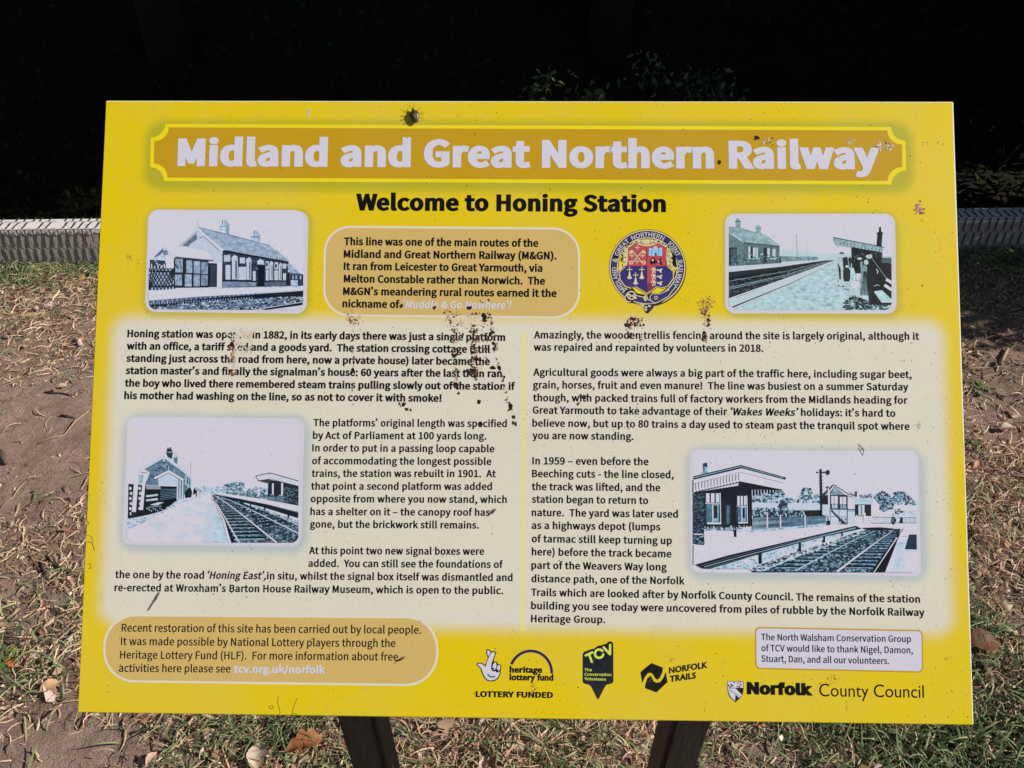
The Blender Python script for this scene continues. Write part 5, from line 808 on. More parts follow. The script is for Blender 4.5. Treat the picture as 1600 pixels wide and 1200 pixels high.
    # bench
    a.poly(S_, [(1352, 735), (1420, 722), (1508, 806), (1508, 832), (1418, 832)]); a.line(W_, 5, [(1354, 738), (1420, 830)])
    for i in range(2): a.line(W_, 26, [(1456 - 14 * i, 628 + 50 * i), (1508, 660 + 62 * i)])
    a.line(M, 10, [(1352, 690), (1380, 676), (1398, 686)]); a.line(P, 8, [(1370, 540), (1384, 556), (1380, 580)])

def photo_platform_tracks(a):
    """gabled station house on the left, curving tracks, shelter on the right"""
    D, D2, N, M, S_, P, W_ = G(14, 24, 34), G(40, 60, 78), G(78, 106, 128), G(124, 152, 174), G(160, 184, 204), G(188, 200, 218), G(205, 203, 216)
    a.rect(W_, 62, 45, 1508, 1082)
    a.poly(D2, [(408, 300), (440, 300), (456, 330), (446, 388), (412, 372), (398, 340)]); a.rect(D, 410, 290, 420, 322); a.rect(D, 432, 288, 442, 320); a.rect(M, 398, 326, 456, 334)
    a.poly(N, [(458, 366), (496, 358), (492, 430), (466, 420)]); a.rect(S_, 454, 360, 500, 376); a.rect(M, 468, 338, 474, 362); a.rect(M, 486, 332, 492, 360)
    a.line(N, 3, [(604, 415), (604, 520)])
    a.poly(N, [(185, 485), (380, 372), (560, 500), (610, 520), (604, 640), (540, 700), (170, 700), (170, 500)])
    a.blobs([D2, G(96, 122, 144)], [(210, 490), (380, 390), (540, 500), (480, 560), (300, 600), (230, 600)], 90, 4, 8, 1, 2)
    a.line(P, 26, [(175, 484), (380, 366)]); a.line(P, 26, [(378, 366), (560, 498), (612, 540)]); a.line(D2, 4, [(200, 490), (380, 384), (556, 512)]); a.poly(W_, [(372, 350), (388, 350), (384, 410), (374, 410)])
    a.line(M, 10, [(350, 430), (380, 455), (408, 430)])
    a.poly(W_, [(172, 500), (210, 470), (262, 500), (240, 560), (214, 610), (172, 600)]); a.line(D2, 5, [(190, 498), (244, 505)]); a.poly(M, [(176, 520), (220, 520), (208, 600), (176, 590)])
    a.poly(P, [(330, 545), (420, 495), (500, 555), (500, 618), (335, 612)])
    for i in range(6): a.line(S_, 4, [(335, 555 + i * 11), (498, 555 + i * 11)])
    a.line(W_, 18, [(300, 550), (420, 490), (545, 565)]); a.line(P, 6, [(420, 445), (420, 490)]); a.line(P, 5, [(466, 470), (466, 500)]); a.line(D2, 4, [(305, 562), (420, 504), (540, 575)])
    a.poly(M, [(556, 520), (612, 545), (600, 640), (556, 600)]); a.rect(D2, 572, 540, 582, 600); a.rect(D2, 590, 548, 598, 604)
    # fence, bench and posts
    a.poly(D, [(220, 612), (500, 618), (495, 735), (370, 820), (220, 860)])
    for i in range(15): a.line(P, 4, [(232 + i * 8, 604), (240 + i * 8, 640)])
    for i in range(7): a.line(N, 5, [(350, 640 + i * 15), (486, 640 + i * 11)])
    a.poly(D, [(84, 595), (170, 600), (220, 612), (220, 860), (78, 885)])
    for i in range(6):
        for j in range(2): a.ell(P, 100 + j * 78 + (i % 2) * 6, 632 + i * 42, 12, 14, n=8)
    for y in (690, 725): a.line(S_, 16, [(232, y + 8), (330, y - 4)])
    a.poly(P, [(262, 770), (330, 748), (382, 748), (320, 776)]); a.line(M, 6, [(250, 790), (360, 780)])
    for i in range(8): a.ell(M, 240 + i * 18, 800 + (i % 3) * 10, 6, 8, n=6)
    a.poly(W_, [(130, 590), (166, 596), (146, 830), (112, 830)]); a.poly(W_, [(210, 520), (232, 520), (206, 812), (176, 812)]); a.rect(D, 108, 828, 140, 905); a.rect(D, 164, 812, 196, 880)
    for i, x in enumerate((490, 510, 532)): a.poly(P if i != 1 else S_, [(x, 560), (x + 12, 560), (x + 10, 728), (x - 4, 730)]); a.line(D, 4, [(x + 14, 562), (x + 12, 722)])
    a.poly(D, [(556, 660), (600, 620), (616, 660), (610, 706), (556, 714)]); a.poly(D, [(628, 640), (650, 628), (656, 660), (654, 704), (646, 704), (644, 672), (622, 690)]); a.ell(D2, 640, 634, 8, 8, n=8)
    # platform
    a.poly(S_, [(66, 980), (66, 890), (200, 862), (360, 830), (480, 740), (560, 724), (690, 700), (720, 706), (560, 740), (420, 810), (180, 920)])
    a.blobs([P, M, W_], [(70, 970), (70, 900), (360, 835), (480, 745), (540, 740), (300, 880)], 160, 5, 12, 2, 2)
    a.poly(W_, [(66, 985), (420, 815), (560, 745), (700, 705), (660, 668), (700, 668), (800, 740), (920, 1082), (66, 1082)])
    a.blobs([P, W_], [(200, 960), (560, 760), (700, 740), (700, 1000), (300, 1060)], 60, 10, 30, 3, 2)
    a.poly(P, [(735, 760), (790, 750), (905, 1000), (915, 1082), (700, 1082)]); a.poly(S_, [(800, 850), (850, 860), (915, 1040), (915, 1082), (800, 1082)])
    # distant trees
    a.blobs([S_, P, M], [(640, 640), (700, 618), (880, 620), (880, 660), (700, 680)], 110, 4, 12, 4, 1.6)
    a.blobs([M, N, S_, D2, M], [(870, 660), (890, 600), (960, 575), (1040, 590), (1060, 640), (1140, 625), (1250, 640), (1250, 690), (1000, 690)], 330, 4, 13, 5, 1.4)
    a.poly(N, [(900, 664), (1250, 690), (1250, 726), (900, 690)]); a.blobs([D2, M, S_], [(900, 660), (1250, 680), (1250, 724), (900, 688)], 120, 3, 7, 6); a.rect(P, 1160, 650, 1178, 700); a.ell(W_, 1170, 645, 12, 12, n=8); a.line(D2, 4, [(1210, 670), (1212, 715)]); a.line(P, 6, [(895, 640), (897, 672)])
    # tracks
    a.poly(D2, [(780, 690), (830, 682), (1060, 745), (1500, 925), (1500, 1082), (940, 1082), (880, 900), (800, 730)])
    a.blobs([D, N, G(60, 84, 104), M], [(800, 700), (840, 690), (1060, 750), (1500, 930), (1500, 1080), (950, 1080), (890, 900)], 1500, 3, 8, 7, 1.6)
    for i in range(19):
        t = (i / 19) ** 1.9; y = 730 + 345 * t; a.line(D, 4 + 13 * t, [(824 + 150 * t, y), (930 + 340 * t, y - 4)]); a.line(M, 1.5 + 5 * t, [(830 + 150 * t, y + 6 + 8 * t), (920 + 330 * t, y + 2 + 8 * t)])
    for i in range(17):
        t = (i / 17) ** 1.7; y = 728 + 250 * t; a.line(D, 3 + 10 * t, [(930 + 300 * t, y - 10), (1010 + 500 * t, y - 14 - 20 * t)])
    a.line(W_, 4, [(782, 690), (840, 790), (900, 890), (960, 1000), (1010, 1082)], 13); a.line(W_, 4, [(800, 690), (900, 750), (1050, 865), (1200, 985), (1320, 1082)], 14)
    a.line(P, 3, [(850, 700), (1000, 760), (1250, 880), (1500, 1005)], 10); a.line(S_, 3, [(880, 700), (1060, 752), (1300, 850), (1500, 935)], 8)
    a.line(D, 10, [(795, 720), (860, 850), (930, 1000), (962, 1082)], 26); a.line(W_, 6, [(780, 712), (830, 790), (880, 900), (930, 1082)], 22)
    # right platform and shelter
    a.poly(P, [(1050, 748), (1160, 770), (1500, 905), (1500, 922), (1160, 800), (1050, 760)]); a.blobs([N, S_], [(1100, 765), (1500, 905), (1500, 920), (1100, 780)], 80, 3, 7, 8, 2)
    a.poly(D, [(800, 680), (1000, 712), (1250, 752), (1500, 818), (1500, 878), (1250, 800), (1000, 738), (800, 688)])
    for x, y in ((1025, 735), (1105, 758), (1220, 790), (1420, 852)): a.rect(D, x - 5, y, x + 6, y + 28)
    a.poly(W_, [(790, 676), (830, 668), (1240, 726), (1500, 776), (1500, 828), (1240, 762), (1000, 714)]); a.line(M, 3, [(800, 682), (1000, 716), (1240, 764), (1498, 832)])
    a.poly(D, [(1255, 560), (1502, 600), (1502, 776), (1380, 752), (1248, 730)]); a.blobs([D2, N], [(1380, 620), (1500, 640), (1500, 770), (1385, 750)], 110, 3, 6, 9, 2)
    a.poly(N, [(1250, 700), (1310, 702), (1310, 738), (1250, 728)]); a.poly(N, [(1318, 700), (1380, 700), (1380, 750), (1318, 738)]); a.rect(W_, 1282, 590, 1296, 680); a.rect(W_, 1358, 586, 1374, 686); a.rect(M, 1266, 680, 1300, 690); a.rect(M, 1338, 686, 1374, 696)
    a.poly(D2, [(1160, 566), (1262, 554), (1262, 590), (1220, 582)]); a.poly(W_, [(1150, 530), (1262, 505), (1505, 575), (1505, 612), (1262, 552), (1170, 566)]); a.line(D2, 7, [(1148, 530), (1264, 504), (1505, 572)])
    for i in range(24): a.line(S_, 4, [(1268 + i * 10, 524 + i * 2.7), (1268 + i * 10, 552 + i * 2.6)])
    a.line(M, 3, [(1264, 508), (1264, 552)])

def photo_signal_box(a):
    """canopied station building on the left, signal post, signal box and tracks"""
    D, D2, N, M, S_, P, W_ = G(10, 18, 28), G(30, 50, 68), G(66, 100, 124), G(112, 150, 176), G(160, 190, 210), G(188, 202, 220), G(205, 204, 217)
    a.rect(W_, 55, 40, 1550, 850)
    # fields, hedge and trees
    a.blobs([D2, N, M, S_], [(450, 380), (460, 340), (560, 320), (640, 300), (680, 350), (760, 370), (790, 290), (840, 290), (870, 330), (905, 345), (905, 388), (450, 388)], 420, 3, 11, 11, 1.3)
    a.blobs([D2, N, D, M], [(1160, 340), (1250, 330), (1250, 358), (1160, 358)], 50, 3, 8, 12)
    a.blobs([D, D2, N, M], [(1260, 390), (1270, 330), (1330, 310), (1385, 360), (1390, 430), (1330, 450), (1280, 420)], 260, 4, 12, 13)
    a.blobs([N, M, S_, D2], [(1385, 390), (1400, 320), (1450, 310), (1500, 345), (1540, 385), (1540, 400), (1390, 400)], 200, 3, 10, 14, 1.4); a.blobs([D, D2], [(1400, 440), (1430, 430), (1465, 458), (1400, 462)], 40, 4, 9, 15)
    a.poly(P, [(450, 388), (910, 395), (910, 440), (450, 430)]); a.blobs([D, D2, N], [(620, 425), (640, 385), (690, 392), (690, 428)], 60, 4, 10, 16)
    a.poly(D, [(445, 432), (800, 440), (945, 436), (945, 478), (445, 488)]); a.blobs([D, D2, N, M, S_], [(445, 425), (600, 428), (800, 442), (800, 488), (445, 492)], 380, 3, 10, 17, .8)
    a.poly(S_, [(448, 490), (945, 478), (945, 535), (600, 570), (455, 572)])
    for i in range(62):
        x = 450 + i * 8; y = 488 - i * .2; b = 572 - i * .75; a.line(D2 if i < 30 else N, 3.2, [(x, y), (x + 5, b)]); a.line(N, 2, [(x + 7, y), (x - 3, b)])
    for x in (552, 640, 804): a.line(W_, 9, [(x, 452 + (x > 600) * 18), (x, 560)])
    a.blobs([P, S_, M], [(130, 560), (460, 570), (930, 538), (930, 552), (460, 610), (130, 600)], 150, 4, 9, 18, 2)
    a.poly(W_, [(128, 572), (460, 585), (940, 545), (1170, 545), (75, 800), (58, 800), (58, 670), (130, 668)])
    # signal
    a.poly(D, [(904, 162), (914, 162), (922, 480), (910, 480)]); a.line(D2, 9, [(914, 186), (950, 184)]); a.ell(D, 957, 186, 11, 17, n=12); a.ell(D2, 882, 186, 6, 6, n=8); a.line(D2, 3, [(882, 186), (905, 186)])
    for i in range(9): a.line(D, 4, [(903, 215 + i * 22), (922, 215 + i * 22)])
    # signal box
    a.poly(D, [(915, 330), (960, 315), (960, 400), (918, 398)]); a.poly(P, [(918, 400), (960, 402), (960, 478), (918, 470)]); a.poly(P, [(968, 400), (1084, 330), (1140, 345), (1136, 534), (970, 534)])
    a.rect(D2, 970, 335, 1084, 432); a.rect(W_, 978, 344, 1022, 396); a.rect(W_, 1036, 350, 1078, 400); a.rect(S_, 984, 400, 1020, 426); a.rect(M, 1040, 404, 1078, 428)
    for x in (998, 1054): a.line(D2, 3, [(x, 345), (x, 428)])
    a.rect(W_, 1086, 350, 1134, 430); a.rect(P, 980, 436, 1082, 534); a.line(D, 5, [(970, 432), (1134, 434)]); a.line(D, 6, [(970, 434), (970, 534)]); a.line(D, 6, [(1085, 330), (1085, 534)]); a.line(D2, 3, [(1030, 436), (1030, 534)]); a.line(D2, 3, [(975, 480), (1082, 484)])
    a.line(D, 11, [(978, 440), (1066, 530)]); a.line(M, 3, [(986, 436), (1072, 522)]); a.blobs([D, D2], [(1030, 490), (1075, 490), (1078, 532), (1040, 532)], 20, 4, 9, 19)
    for i in range(8): a.line(N, 3, [(1092 + i * 6, 432), (1092 + i * 6, 448)])
    a.poly(W_, [(935, 342), (992, 274), (1085, 332), (1142, 348), (1130, 352), (1070, 336), (990, 300), (962, 330)]); a.line(D2, 5, [(925, 334), (994, 268), (1090, 330), (1142, 346)])
    a.poly(M, [(975, 328), (996, 290), (1040, 316), (1050, 332)]); a.line(D, 4, [(968, 326), (996, 284), (1052, 326)]); a.line(P, 9, [(958, 290), (964, 510)]); a.ell(D, 954, 284, 8, 6, n=8); a.rect(D, 950, 508, 970, 536)
    # low building right of it
    a.poly(S_, [(1140, 360), (1245, 356), (1258, 398), (1136, 398)]); a.rect(D, 1136, 400, 1245, 478); a.rect(P, 1160, 405, 1200, 474); a.rect(D2, 1176, 408, 1182, 472); a.poly(W_, [(1244, 400), (1262, 358), (1300, 400), (1296, 480), (1244, 480)]); a.line(D2, 4, [(1262, 356), (1302, 402)])
    a.rect(D, 1140, 312, 1148, 350); a.poly(D2, [(1100, 310), (1130, 340), (1125, 345)]); a.line(W_, 8, [(1148, 470), (1150, 520)]); a.line(W_, 10, [(1202, 456), (1206, 530)]); a.line(D2, 3, [(1190, 470), (1190, 520)]); a.line(M, 5, [(1220, 490), (1250, 526)])
    # crossing gate
    a.line(N, 4, [(1250, 485), (1540, 488)]); a.line(N, 4, [(1250, 526), (1540, 524)]); a.ell(D, 1392, 508, 18, 27, n=16)
    for i in range(10): a.line(M, 3, [(1256 + i * 29, 486), (1285 + i * 29, 525)]); a.line(M, 3, [(1285 + i * 29, 486), (1256 + i * 29, 525)])
    a.rect(P, 1412, 486, 1424, 526); a.poly(D, [(1440, 488), (1456, 486), (1454, 526), (1430, 524)]); a.line(S_, 5, [(1382, 440), (1540, 446)]); a.blobs([S_, M, P], [(1380, 452), (1540, 452), (1540, 476), (1380, 476)], 60, 3, 7, 20)
    # tracks
    a.poly(D2, [(1180, 572), (1440, 562), (1420, 620), (1330, 850), (450, 850), (460, 812), (700, 740), (1000, 640)])
    a.blobs([D, N, M, D2, G(86, 124, 148)], [(1190, 574), (1430, 566), (1400, 640), (1320, 846), (470, 846), (700, 745), (1000, 645)], 1700, 3, 8, 21, 1.7)
    for x0, x1, xv in ((530, 745, 1225), (1000, 1260, 1385)):
        for i in range(16):
            t = (i / 16) ** 1.7; y = 590 + 245 * t
            a.line(D, 3 + 9 * t, [(xv - 30 + (x0 + 30 - xv) * t, y), (xv + 40 + (x1 - 40 - xv) * t, y + 2)]); a.line(M, 1.5 + 3 * t, [(xv - 20 + (x0 + 30 - xv) * t, y + 6 + 4 * t), (xv + 20 + (x1 - 40 - xv) * t, y + 8 + 4 * t)])
    a.blobs([W_, P, M, D2], [(430, 830), (700, 730), (1000, 640), (1180, 580), (1200, 590), (1000, 668), (720, 768), (500, 846)], 260, 3, 8, 22, 1.5)
    a.line(S_, 9, [(520, 838), (780, 732), (1000, 656), (1200, 582)], 2); a.line(S_, 8, [(740, 838), (980, 712), (1160, 622), (1280, 572)], 2); a.line(W_, 13, [(1015, 845), (1180, 722), (1300, 634), (1392, 572)], 3)
    a.poly(D, [(1180, 556), (1300, 552), (1390, 560), (1390, 572), (1240, 574)])
    # near platform edge with timber rails
    a.poly(P, [(150, 826), (480, 740), (760, 650), (1180, 556), (1200, 574), (900, 640), (700, 716), (440, 826)]); a.blobs([S_, M, W_], [(200, 824), (500, 742), (760, 660), (1170, 566), (900, 640), (700, 712), (430, 824)], 200, 4, 10, 23, 2)
    a.poly(D, [(72, 798), (300, 735), (560, 676), (800, 620), (1140, 542), (1180, 562), (820, 640), (560, 712), (300, 790), (170, 826), (120, 824)])
    for k in range(3): a.line(S_ if k == 1 else N, 3, [(110 + 20 * k, 806 + 8 * k), (400, 726 + 14 * k), (760, 640 + 9 * k), (1140, 552 + 4 * k)])
    for x, y, s_ in ((503, 722, 1), (768, 655, .8), (930, 610, .6), (1050, 580, .45)): a.rect(D, x - 11 * s_, y, x + 11 * s_, y + 72 * s_)
    # right platform
    a.poly(D, [(1420, 600), (1434, 600), (1330, 850), (1240, 850)]); a.line(W_, 8, [(1415, 620), (1262, 850)], 6)
    a.poly(W_, [(1436, 592), (1460, 560), (1546, 545), (1550, 850), (1335, 850)]); a.poly(P, [(1424, 640), (1480, 640), (1462, 850), (1372, 850)]); a.blobs([S_, P, W_], [(1420, 660), (1474, 660), (1458, 846), (1378, 846)], 70, 4, 12, 24, 2)
    a.poly(D2, [(1494, 600), (1545, 600), (1546, 700), (1466, 698)]); a.rect(P, 1464, 702, 1546, 716); a.line(M, 4, [(1420, 656), (1474, 658)]); a.line(M, 3, [(1440, 612), (1488, 612)])
    # station building with canopy
    a.poly(D, [(60, 320), (450, 260), (448, 545), (130, 560), (60, 600)])
    a.poly(G(24, 38, 52), [(60, 330), (130, 320), (128, 670), (60, 660)]); a.blobs([D, N, G(44, 64, 84)], [(62, 335), (128, 330), (128, 590), (62, 590)], 190, 3, 6, 25, 2.2)
    a.rect(W_, 58, 594, 122, 602); a.blobs([D, N, M], [(62, 606), (126, 606), (126, 666), (62, 660)], 50, 3, 6, 26, 2)
    for x0, x1, y0, y1 in ((140, 236, 322, 522), (350, 414, 340, 520)):
        w = x1 - x0; a.rect(D2, x0 - 6, y0, x1 + 6, y1)
        for k in range(3): a.rect(W_ if k < 2 else P, x0 + w * (.02 + .34 * k), y0 + 4, x0 + w * (.26 + .34 * k), y0 + 66)
        a.rect(N, x0 + 4, y0 + 74, x0 + w * .42, y1 - 8); a.rect(M, x0 + w * .5, y0 + 74, x0 + w * .9, y1 - 8); a.rect(D, x0 + w * .56, y0 + 84, x0 + w * .8, y1 - 30)
        a.line(P, 6, [(x0 + w * .46, y0 + 70), (x0 + w * .48, y1)]); a.line(P, 5, [(x0 - 4, y0 + 70), (x1 + 6, y0 + 74)]); a.line(P, 6, [(x1, y0), (x1 + 4, y1)]); a.rect(P, x0 + 8, y1 - 4, x1 + 8, y1 + 10)
    a.rect(D2, 272, 400, 310, 545); a.rect(N, 280, 410, 298, 540); a.poly(D, [(314, 300), (336, 300), (346, 616), (330, 616)]); a.poly(D, [(120, 540), (440, 524), (440, 544), (120, 552)]); a.blobs([N, S_, D2], [(130, 548), (440, 540), (330, 575), (130, 572)], 90, 3, 7, 27)
    a.poly(D, [(366, 246), (655, 300), (650, 306), (520, 322), (448, 345), (366, 290)])
    for i in range(20): a.line(D if i % 2 else P, 5, [(450 + i * 10, 300 + abs(i - 4) * .4), (450 + i * 10, 344 - i * 1.8)])
    a.poly(D, [(56, 212), (376, 136), (676, 220), (672, 236), (380, 158), (56, 236)]); a.line(M, 5, [(60, 222), (376, 146), (660, 224)])
    a.poly(W_, [(58, 236), (378, 160), (670, 238), (656, 302), (374, 246), (58, 318)]); a.line(N, 3, [(374, 184), (660, 258)]); a.line(N, 3, [(58, 262), (374, 184)])
    for i in range(15):
        x = 72 + i * 20.6; y = 258 - i * 4.6; a.line(D2, 4.5, [(x, y), (x, y + 44)]); a.poly(D2, [(x - 1, y + 62), (x + 6, y + 46), (x + 13, y + 60)])
    a.poly(M, [(132, 180), (128, 122), (152, 120), (154, 150), (146, 176), (160, 186), (110, 192)]); a.rect(D2, 128, 122, 150, 148)


old_photo(CROPS['P1'], 1600, 1057, warp_rounded((40, 44), (1552, 60), (1532, 1028), (8, 1010), 100), rounded(44, 50, 1502, 992, 85), photo_station, 'blue toned photograph of a long station building with goods shed')
old_photo(CROPS['P2'], 1600, 982, warp_rounded((45, 50), (1535, 52), (1552, 928), (45, 925), 85), rounded(78, 54, 1508, 895, 60), photo_platform_people, 'blue toned photograph of people waiting on a platform by a shelter')
old_photo(CROPS['P3'], 1600, 1147, warp_rounded((75, 30), (1553, 48), (1522, 1115), (32, 1098), 75), rounded(70, 45, 1502, 1082, 60), photo_platform_tracks, 'blue toned photograph of a station house, platform and curving tracks')
old_photo(CROPS['P4'], 1600, 896, warp_rounded((32, 30), (1558, 48), (1576, 878), (38, 848), 45), rounded(57, 40, 1546, 850, 30), photo_signal_box, 'blue toned photograph of a canopied station, signal and signal box')

# ------------------------------------------------------------------ railway crest
def arc_text(art, text, cx, cy, r, a0, a1, cap, weight, col, w_em=None):
    """word set along a circle, clockwise from angle a0 to a1 (degrees, y up)"""
    v, f = lay_text('n', text, weight)
    lo, hi = v[:, 0].min(), v[:, 0].max(); k = cap / CAP['n']
    for face in f:
        pts = []
        for i in face:
            t = R(a0 + (a1 - a0) * (v[i, 0] - lo) / (hi - lo)); rr = r + v[i, 1] * k
            pts.append((cx + rr * math.cos(t), cy - rr * math.sin(t)))
        art.poly(col, pts)
def crest():
    NAVY, BLK, CRM, RED, SIL, SKYB = G(50, 46, 108), G(20, 16, 22), G(206, 194, 146), G(176, 72, 84), G(206, 196, 168), G(150, 195, 226)
    a = Art(CROPS['EMB'], 1200, 1200); cx, cy = 592, 566
    a.ell(BLK, cx + 16, cy + 14, 488, 490, n=72)
    a.ell(G(120, 110, 60), cx, cy, 500, 498, n=72); a.ell(CRM, cx, cy, 490, 488, n=72); a.ell(BLK, cx, cy, 476, 474, n=72); a.ell(NAVY, cx - 2, cy + 2, 466, 464, n=72)
    a.arc(BLK, 60, cx, cy, 425, 196, 330, 30); a.arc(NAVY, 44, cx, cy, 432, 200, 352, 30)
    a.ell(BLK, cx, cy, 400, 398, n=64); a.ell(CRM, cx, cy, 394, 392, n=64); a.ell(BLK, cx, cy, 380, 378, n=64)
    YB = G(222, 200, 30)
    a.ell(YB, cx - 4, cy - 2, 368, 366, n=64)
    a.blobs([BLK], [(340, 260), (440, 215), (430, 300), (300, 400), (250, 560), (230, 480)], 26, 12, 26, 61); a.poly(BLK, [(730, 225), (860, 280), (960, 420), (975, 600), (940, 600), (860, 340), (750, 290)])
    for s_, t in (((224, 204, 168), ''), ((206, 180, 140), '')):
        pass
    # shield with lobed lower edge
    sh = [(345, 300), (420, 270), (450, 250), (585, 262), (715, 250), (740, 262), (845, 300), (830, 420), (850, 560), (915, 620), (920, 700), (850, 800), (770, 822), (712, 804), (650, 850), (585, 890), (520, 850), (445, 806), (390, 826), (310, 800), (250, 720), (240, 630), (310, 560), (345, 420)]
    def grow(k): return [(585 + (x - 585) * k, 560 + (y - 560) * k) for x, y in sh]
    a.poly(BLK, grow(1.08)); a.poly(CRM, grow(1.05)); a.poly(BLK, grow(1.012))
    q = lambda x0, y0, x1, y1: clip_poly(sh, (x0, y0, x1, y1))
    a.poly(RED, q(0, 0, 583, 548)); a.poly(RED, q(589, 0, 1200, 548)); a.poly(NAVY, q(0, 550, 583, 1200)); a.poly(RED, q(589, 550, 700, 1200)); a.poly(NAVY, q(700, 550, 1200, 1200))
    a.poly(G(120, 50, 70), clip_poly(sh, (589, 770, 700, 1200)))
    # mantling left and right, and the top cartouche
    for m_ in (1, -1):
        X = lambda x: 592 + m_ * (592 - x)
        a.poly(CRM, [(X(300), 320), (X(338), 310), (X(330), 400), (X(342), 470), (X(322), 540), (X(270), 566), (X(225), 600), (X(216), 578), (X(262), 540), (X(300), 510), (X(268), 500), (X(262), 470), (X(290), 450), (X(268), 430), (X(276), 380)])
        for x, y in ((300, 350), (296, 420), (290, 480), (285, 540)): a.arc(BLK, 8, X(x), y, 20, 20, 250, 8)
        a.ell(SIL, X(222), 578, 14, 12, n=10)
        a.line(CRM, 16, [(X(345), 300), (X(400), 268), (X(430), 225)]); a.line(BLK, 5, [(X(345), 312), (X(402), 280), (X(440), 236)])
    a.poly(CRM, [(442, 210), (580, 200), (725, 212), (712, 262), (650, 284), (585, 292), (515, 280), (455, 262)])
    for x in (470, 520, 640, 690): a.arc(BLK, 9, x, 238, 17, 0, 260, 8)
    a.ell(SIL, 580, 236, 50, 14, n=14); a.line(BLK, 5, [(520, 262), (645, 264)])
    # first quarter: crossed keys and crosses
    for x0, y0, x1, y1, rx in ((390, 340, 530, 510, 545), (540, 340, 405, 490, 382)):
        a.line(BLK, 22, [(x0, y0), (x1, y1)]); a.line(CRM, 14, [(x0, y0), (x1, y1)])
        a.ell(CRM, rx, 502, 27, 25, n=14); a.ell(RED, rx, 504, 12, 11, n=10)
    a.poly(CRM, [(350, 375), (378, 340), (402, 352), (414, 376), (392, 370), (372, 396)]); a.poly(CRM, [(574, 375), (545, 335), (520, 352), (512, 376), (540, 372), (560, 396)])
    for x, y in ((460, 312), (392, 418), (530, 418), (458, 492)):
        a.line(CRM, 8, [(x, y - 28), (x, y + 28)]); a.line(CRM, 8, [(x - 24, y - 4), (x + 24, y - 4)])
        for dx, dy in ((0, -28), (-24, -4), (24, -4)): a.ell(CRM, x + dx, y + dy, 7, 7, n=8)
    # second: castle and beast
    a.poly(SKYB, [(612, 414), (614, 312), (640, 312), (650, 330), (668, 310), (680, 290), (715, 290), (726, 312), (744, 330), (756, 308), (784, 310), (782, 414)])
    a.poly(NAVY, [(688, 414), (690, 380), (700, 370), (712, 380), (714, 414)])
    for x in (650, 738): a.line(NAVY, 5, [(x, 330), (x, 412)])
    for y in (345, 375): a.line(G(90, 130, 190), 4, [(616, y), (780, y + 2)])
    a.poly(BLK, [(624, 500), (640, 450), (668, 436), (690, 450), (700, 478), (740, 470), (760, 440), (772, 448), (764, 480), (786, 530), (770, 535), (750, 505), (720, 510), (700, 500), (690, 530), (676, 528), (672, 505), (650, 530), (636, 526)]); a.ell(N_GOLD, 735, 488, 18, 14, n=8); a.ell(SIL, 662, 470, 14, 16, n=8)
    # third: ermine spots with crosses
    for x, y in ((362, 640), (520, 640), (440, 712)):
        a.poly(SIL, [(x - 8, y - 16), (x + 8, y - 16), (x + 18, y + 40), (x + 36, y + 70), (x + 18, y + 66), (x + 8, y + 80), (x, y + 70), (x - 14, y + 80), (x - 18, y + 64), (x - 36, y + 66), (x - 16, y + 36)])
        a.line(CRM, 9, [(x, y - 72), (x, y - 18)]); a.line(CRM, 9, [(x - 26, y - 48), (x + 26, y - 48)])
        for dx, dy in ((0, -74), (-27, -48), (27, -48)): a.ell(CRM, x + dx, y + dy, 8, 8, n=8)
    # fourth: three beasts and three hulls
    for i in range(3):
        y = 600 + 82 * i
        a.poly(SIL, [(640, y - 16), (660, y - 34), (690, y - 30), (704, y - 4), (690, y + 20), (706, y + 40), (676, y + 32), (660, y + 46), (650, y + 24), (668, y + 10), (646, y + 4)])
        a.arc(BLK, 6, 672, y - 6, 16, 30, 240, 8); a.arc(BLK, 5, 678, y + 26, 10, 0, 200, 6)
        a.poly(SIL, [(714, y - 20), (726, y - 8), (752, y - 8), (772, y - 24), (790, y - 16), (778, y - 4), (772, y + 18), (784, y + 30), (760, y + 34), (742, y + 10), (716, y + 10)]); a.poly(SKYB, [(728, y - 4), (748, y - 4), (748, y + 4), (728, y + 4)])
    # garter tail with buckle
    a.poly(BLK, [(300, 930), (330, 850), (400, 830), (460, 900), (585, 920), (640, 890), (760, 900), (905, 850), (860, 950), (740, 1050), (600, 1040), (340, 1020)])
    a.poly(NAVY, [(640, 905), (760, 905), (900, 848), (850, 945), (735, 1020), (640, 1000)]); a.poly(NAVY, [(440, 930), (600, 975), (690, 1025), (640, 1036), (420, 1000)])
    a.line(CRM, 11, [(440, 925), (560, 952), (700, 1030)]); a.line(CRM, 11, [(410, 1004), (540, 1032), (650, 1036), (735, 1012), (860, 940), (960, 810)]); a.line(CRM, 9, [(640, 1000), (625, 950), (650, 905), (760, 905), (880, 850)])
    a.arc(CRM, 11, 585, 960, 38, 100, 280, 14); a.arc(CRM, 11, 575, 960, 20, 0, 360, 14); a.arc(CRM, 10, 704, 956, 19, 0, 360, 16)
    a.arc(SIL, 17, 385, 925, 50, 0, 360, 20); a.arc(SIL, 14, 350, 960, 48, 60, 300, 16); a.arc(BLK, 6, 385, 925, 38, 0, 360, 18); a.line(SIL, 15, [(320, 900), (450, 960)]); a.line(SIL, 11, [(340, 960), (440, 905)]); a.ell(SIL, 440, 960, 15, 12, n=10)
    a.poly(BLK, [(510, 1050), (700, 1030), (660, 1100), (600, 1160), (570, 1150), (540, 1090)]); a.poly(NAVY, [(640, 1060), (680, 1050), (640, 1110), (600, 1140)])
    for x, y in ((535, 1062), (575, 1078), (618, 1062), (572, 1108)): a.ell(SIL, x, y, 20, 13, n=8)
    a.line(CRM, 6, [(515, 1050), (560, 1110), (580, 1130)])
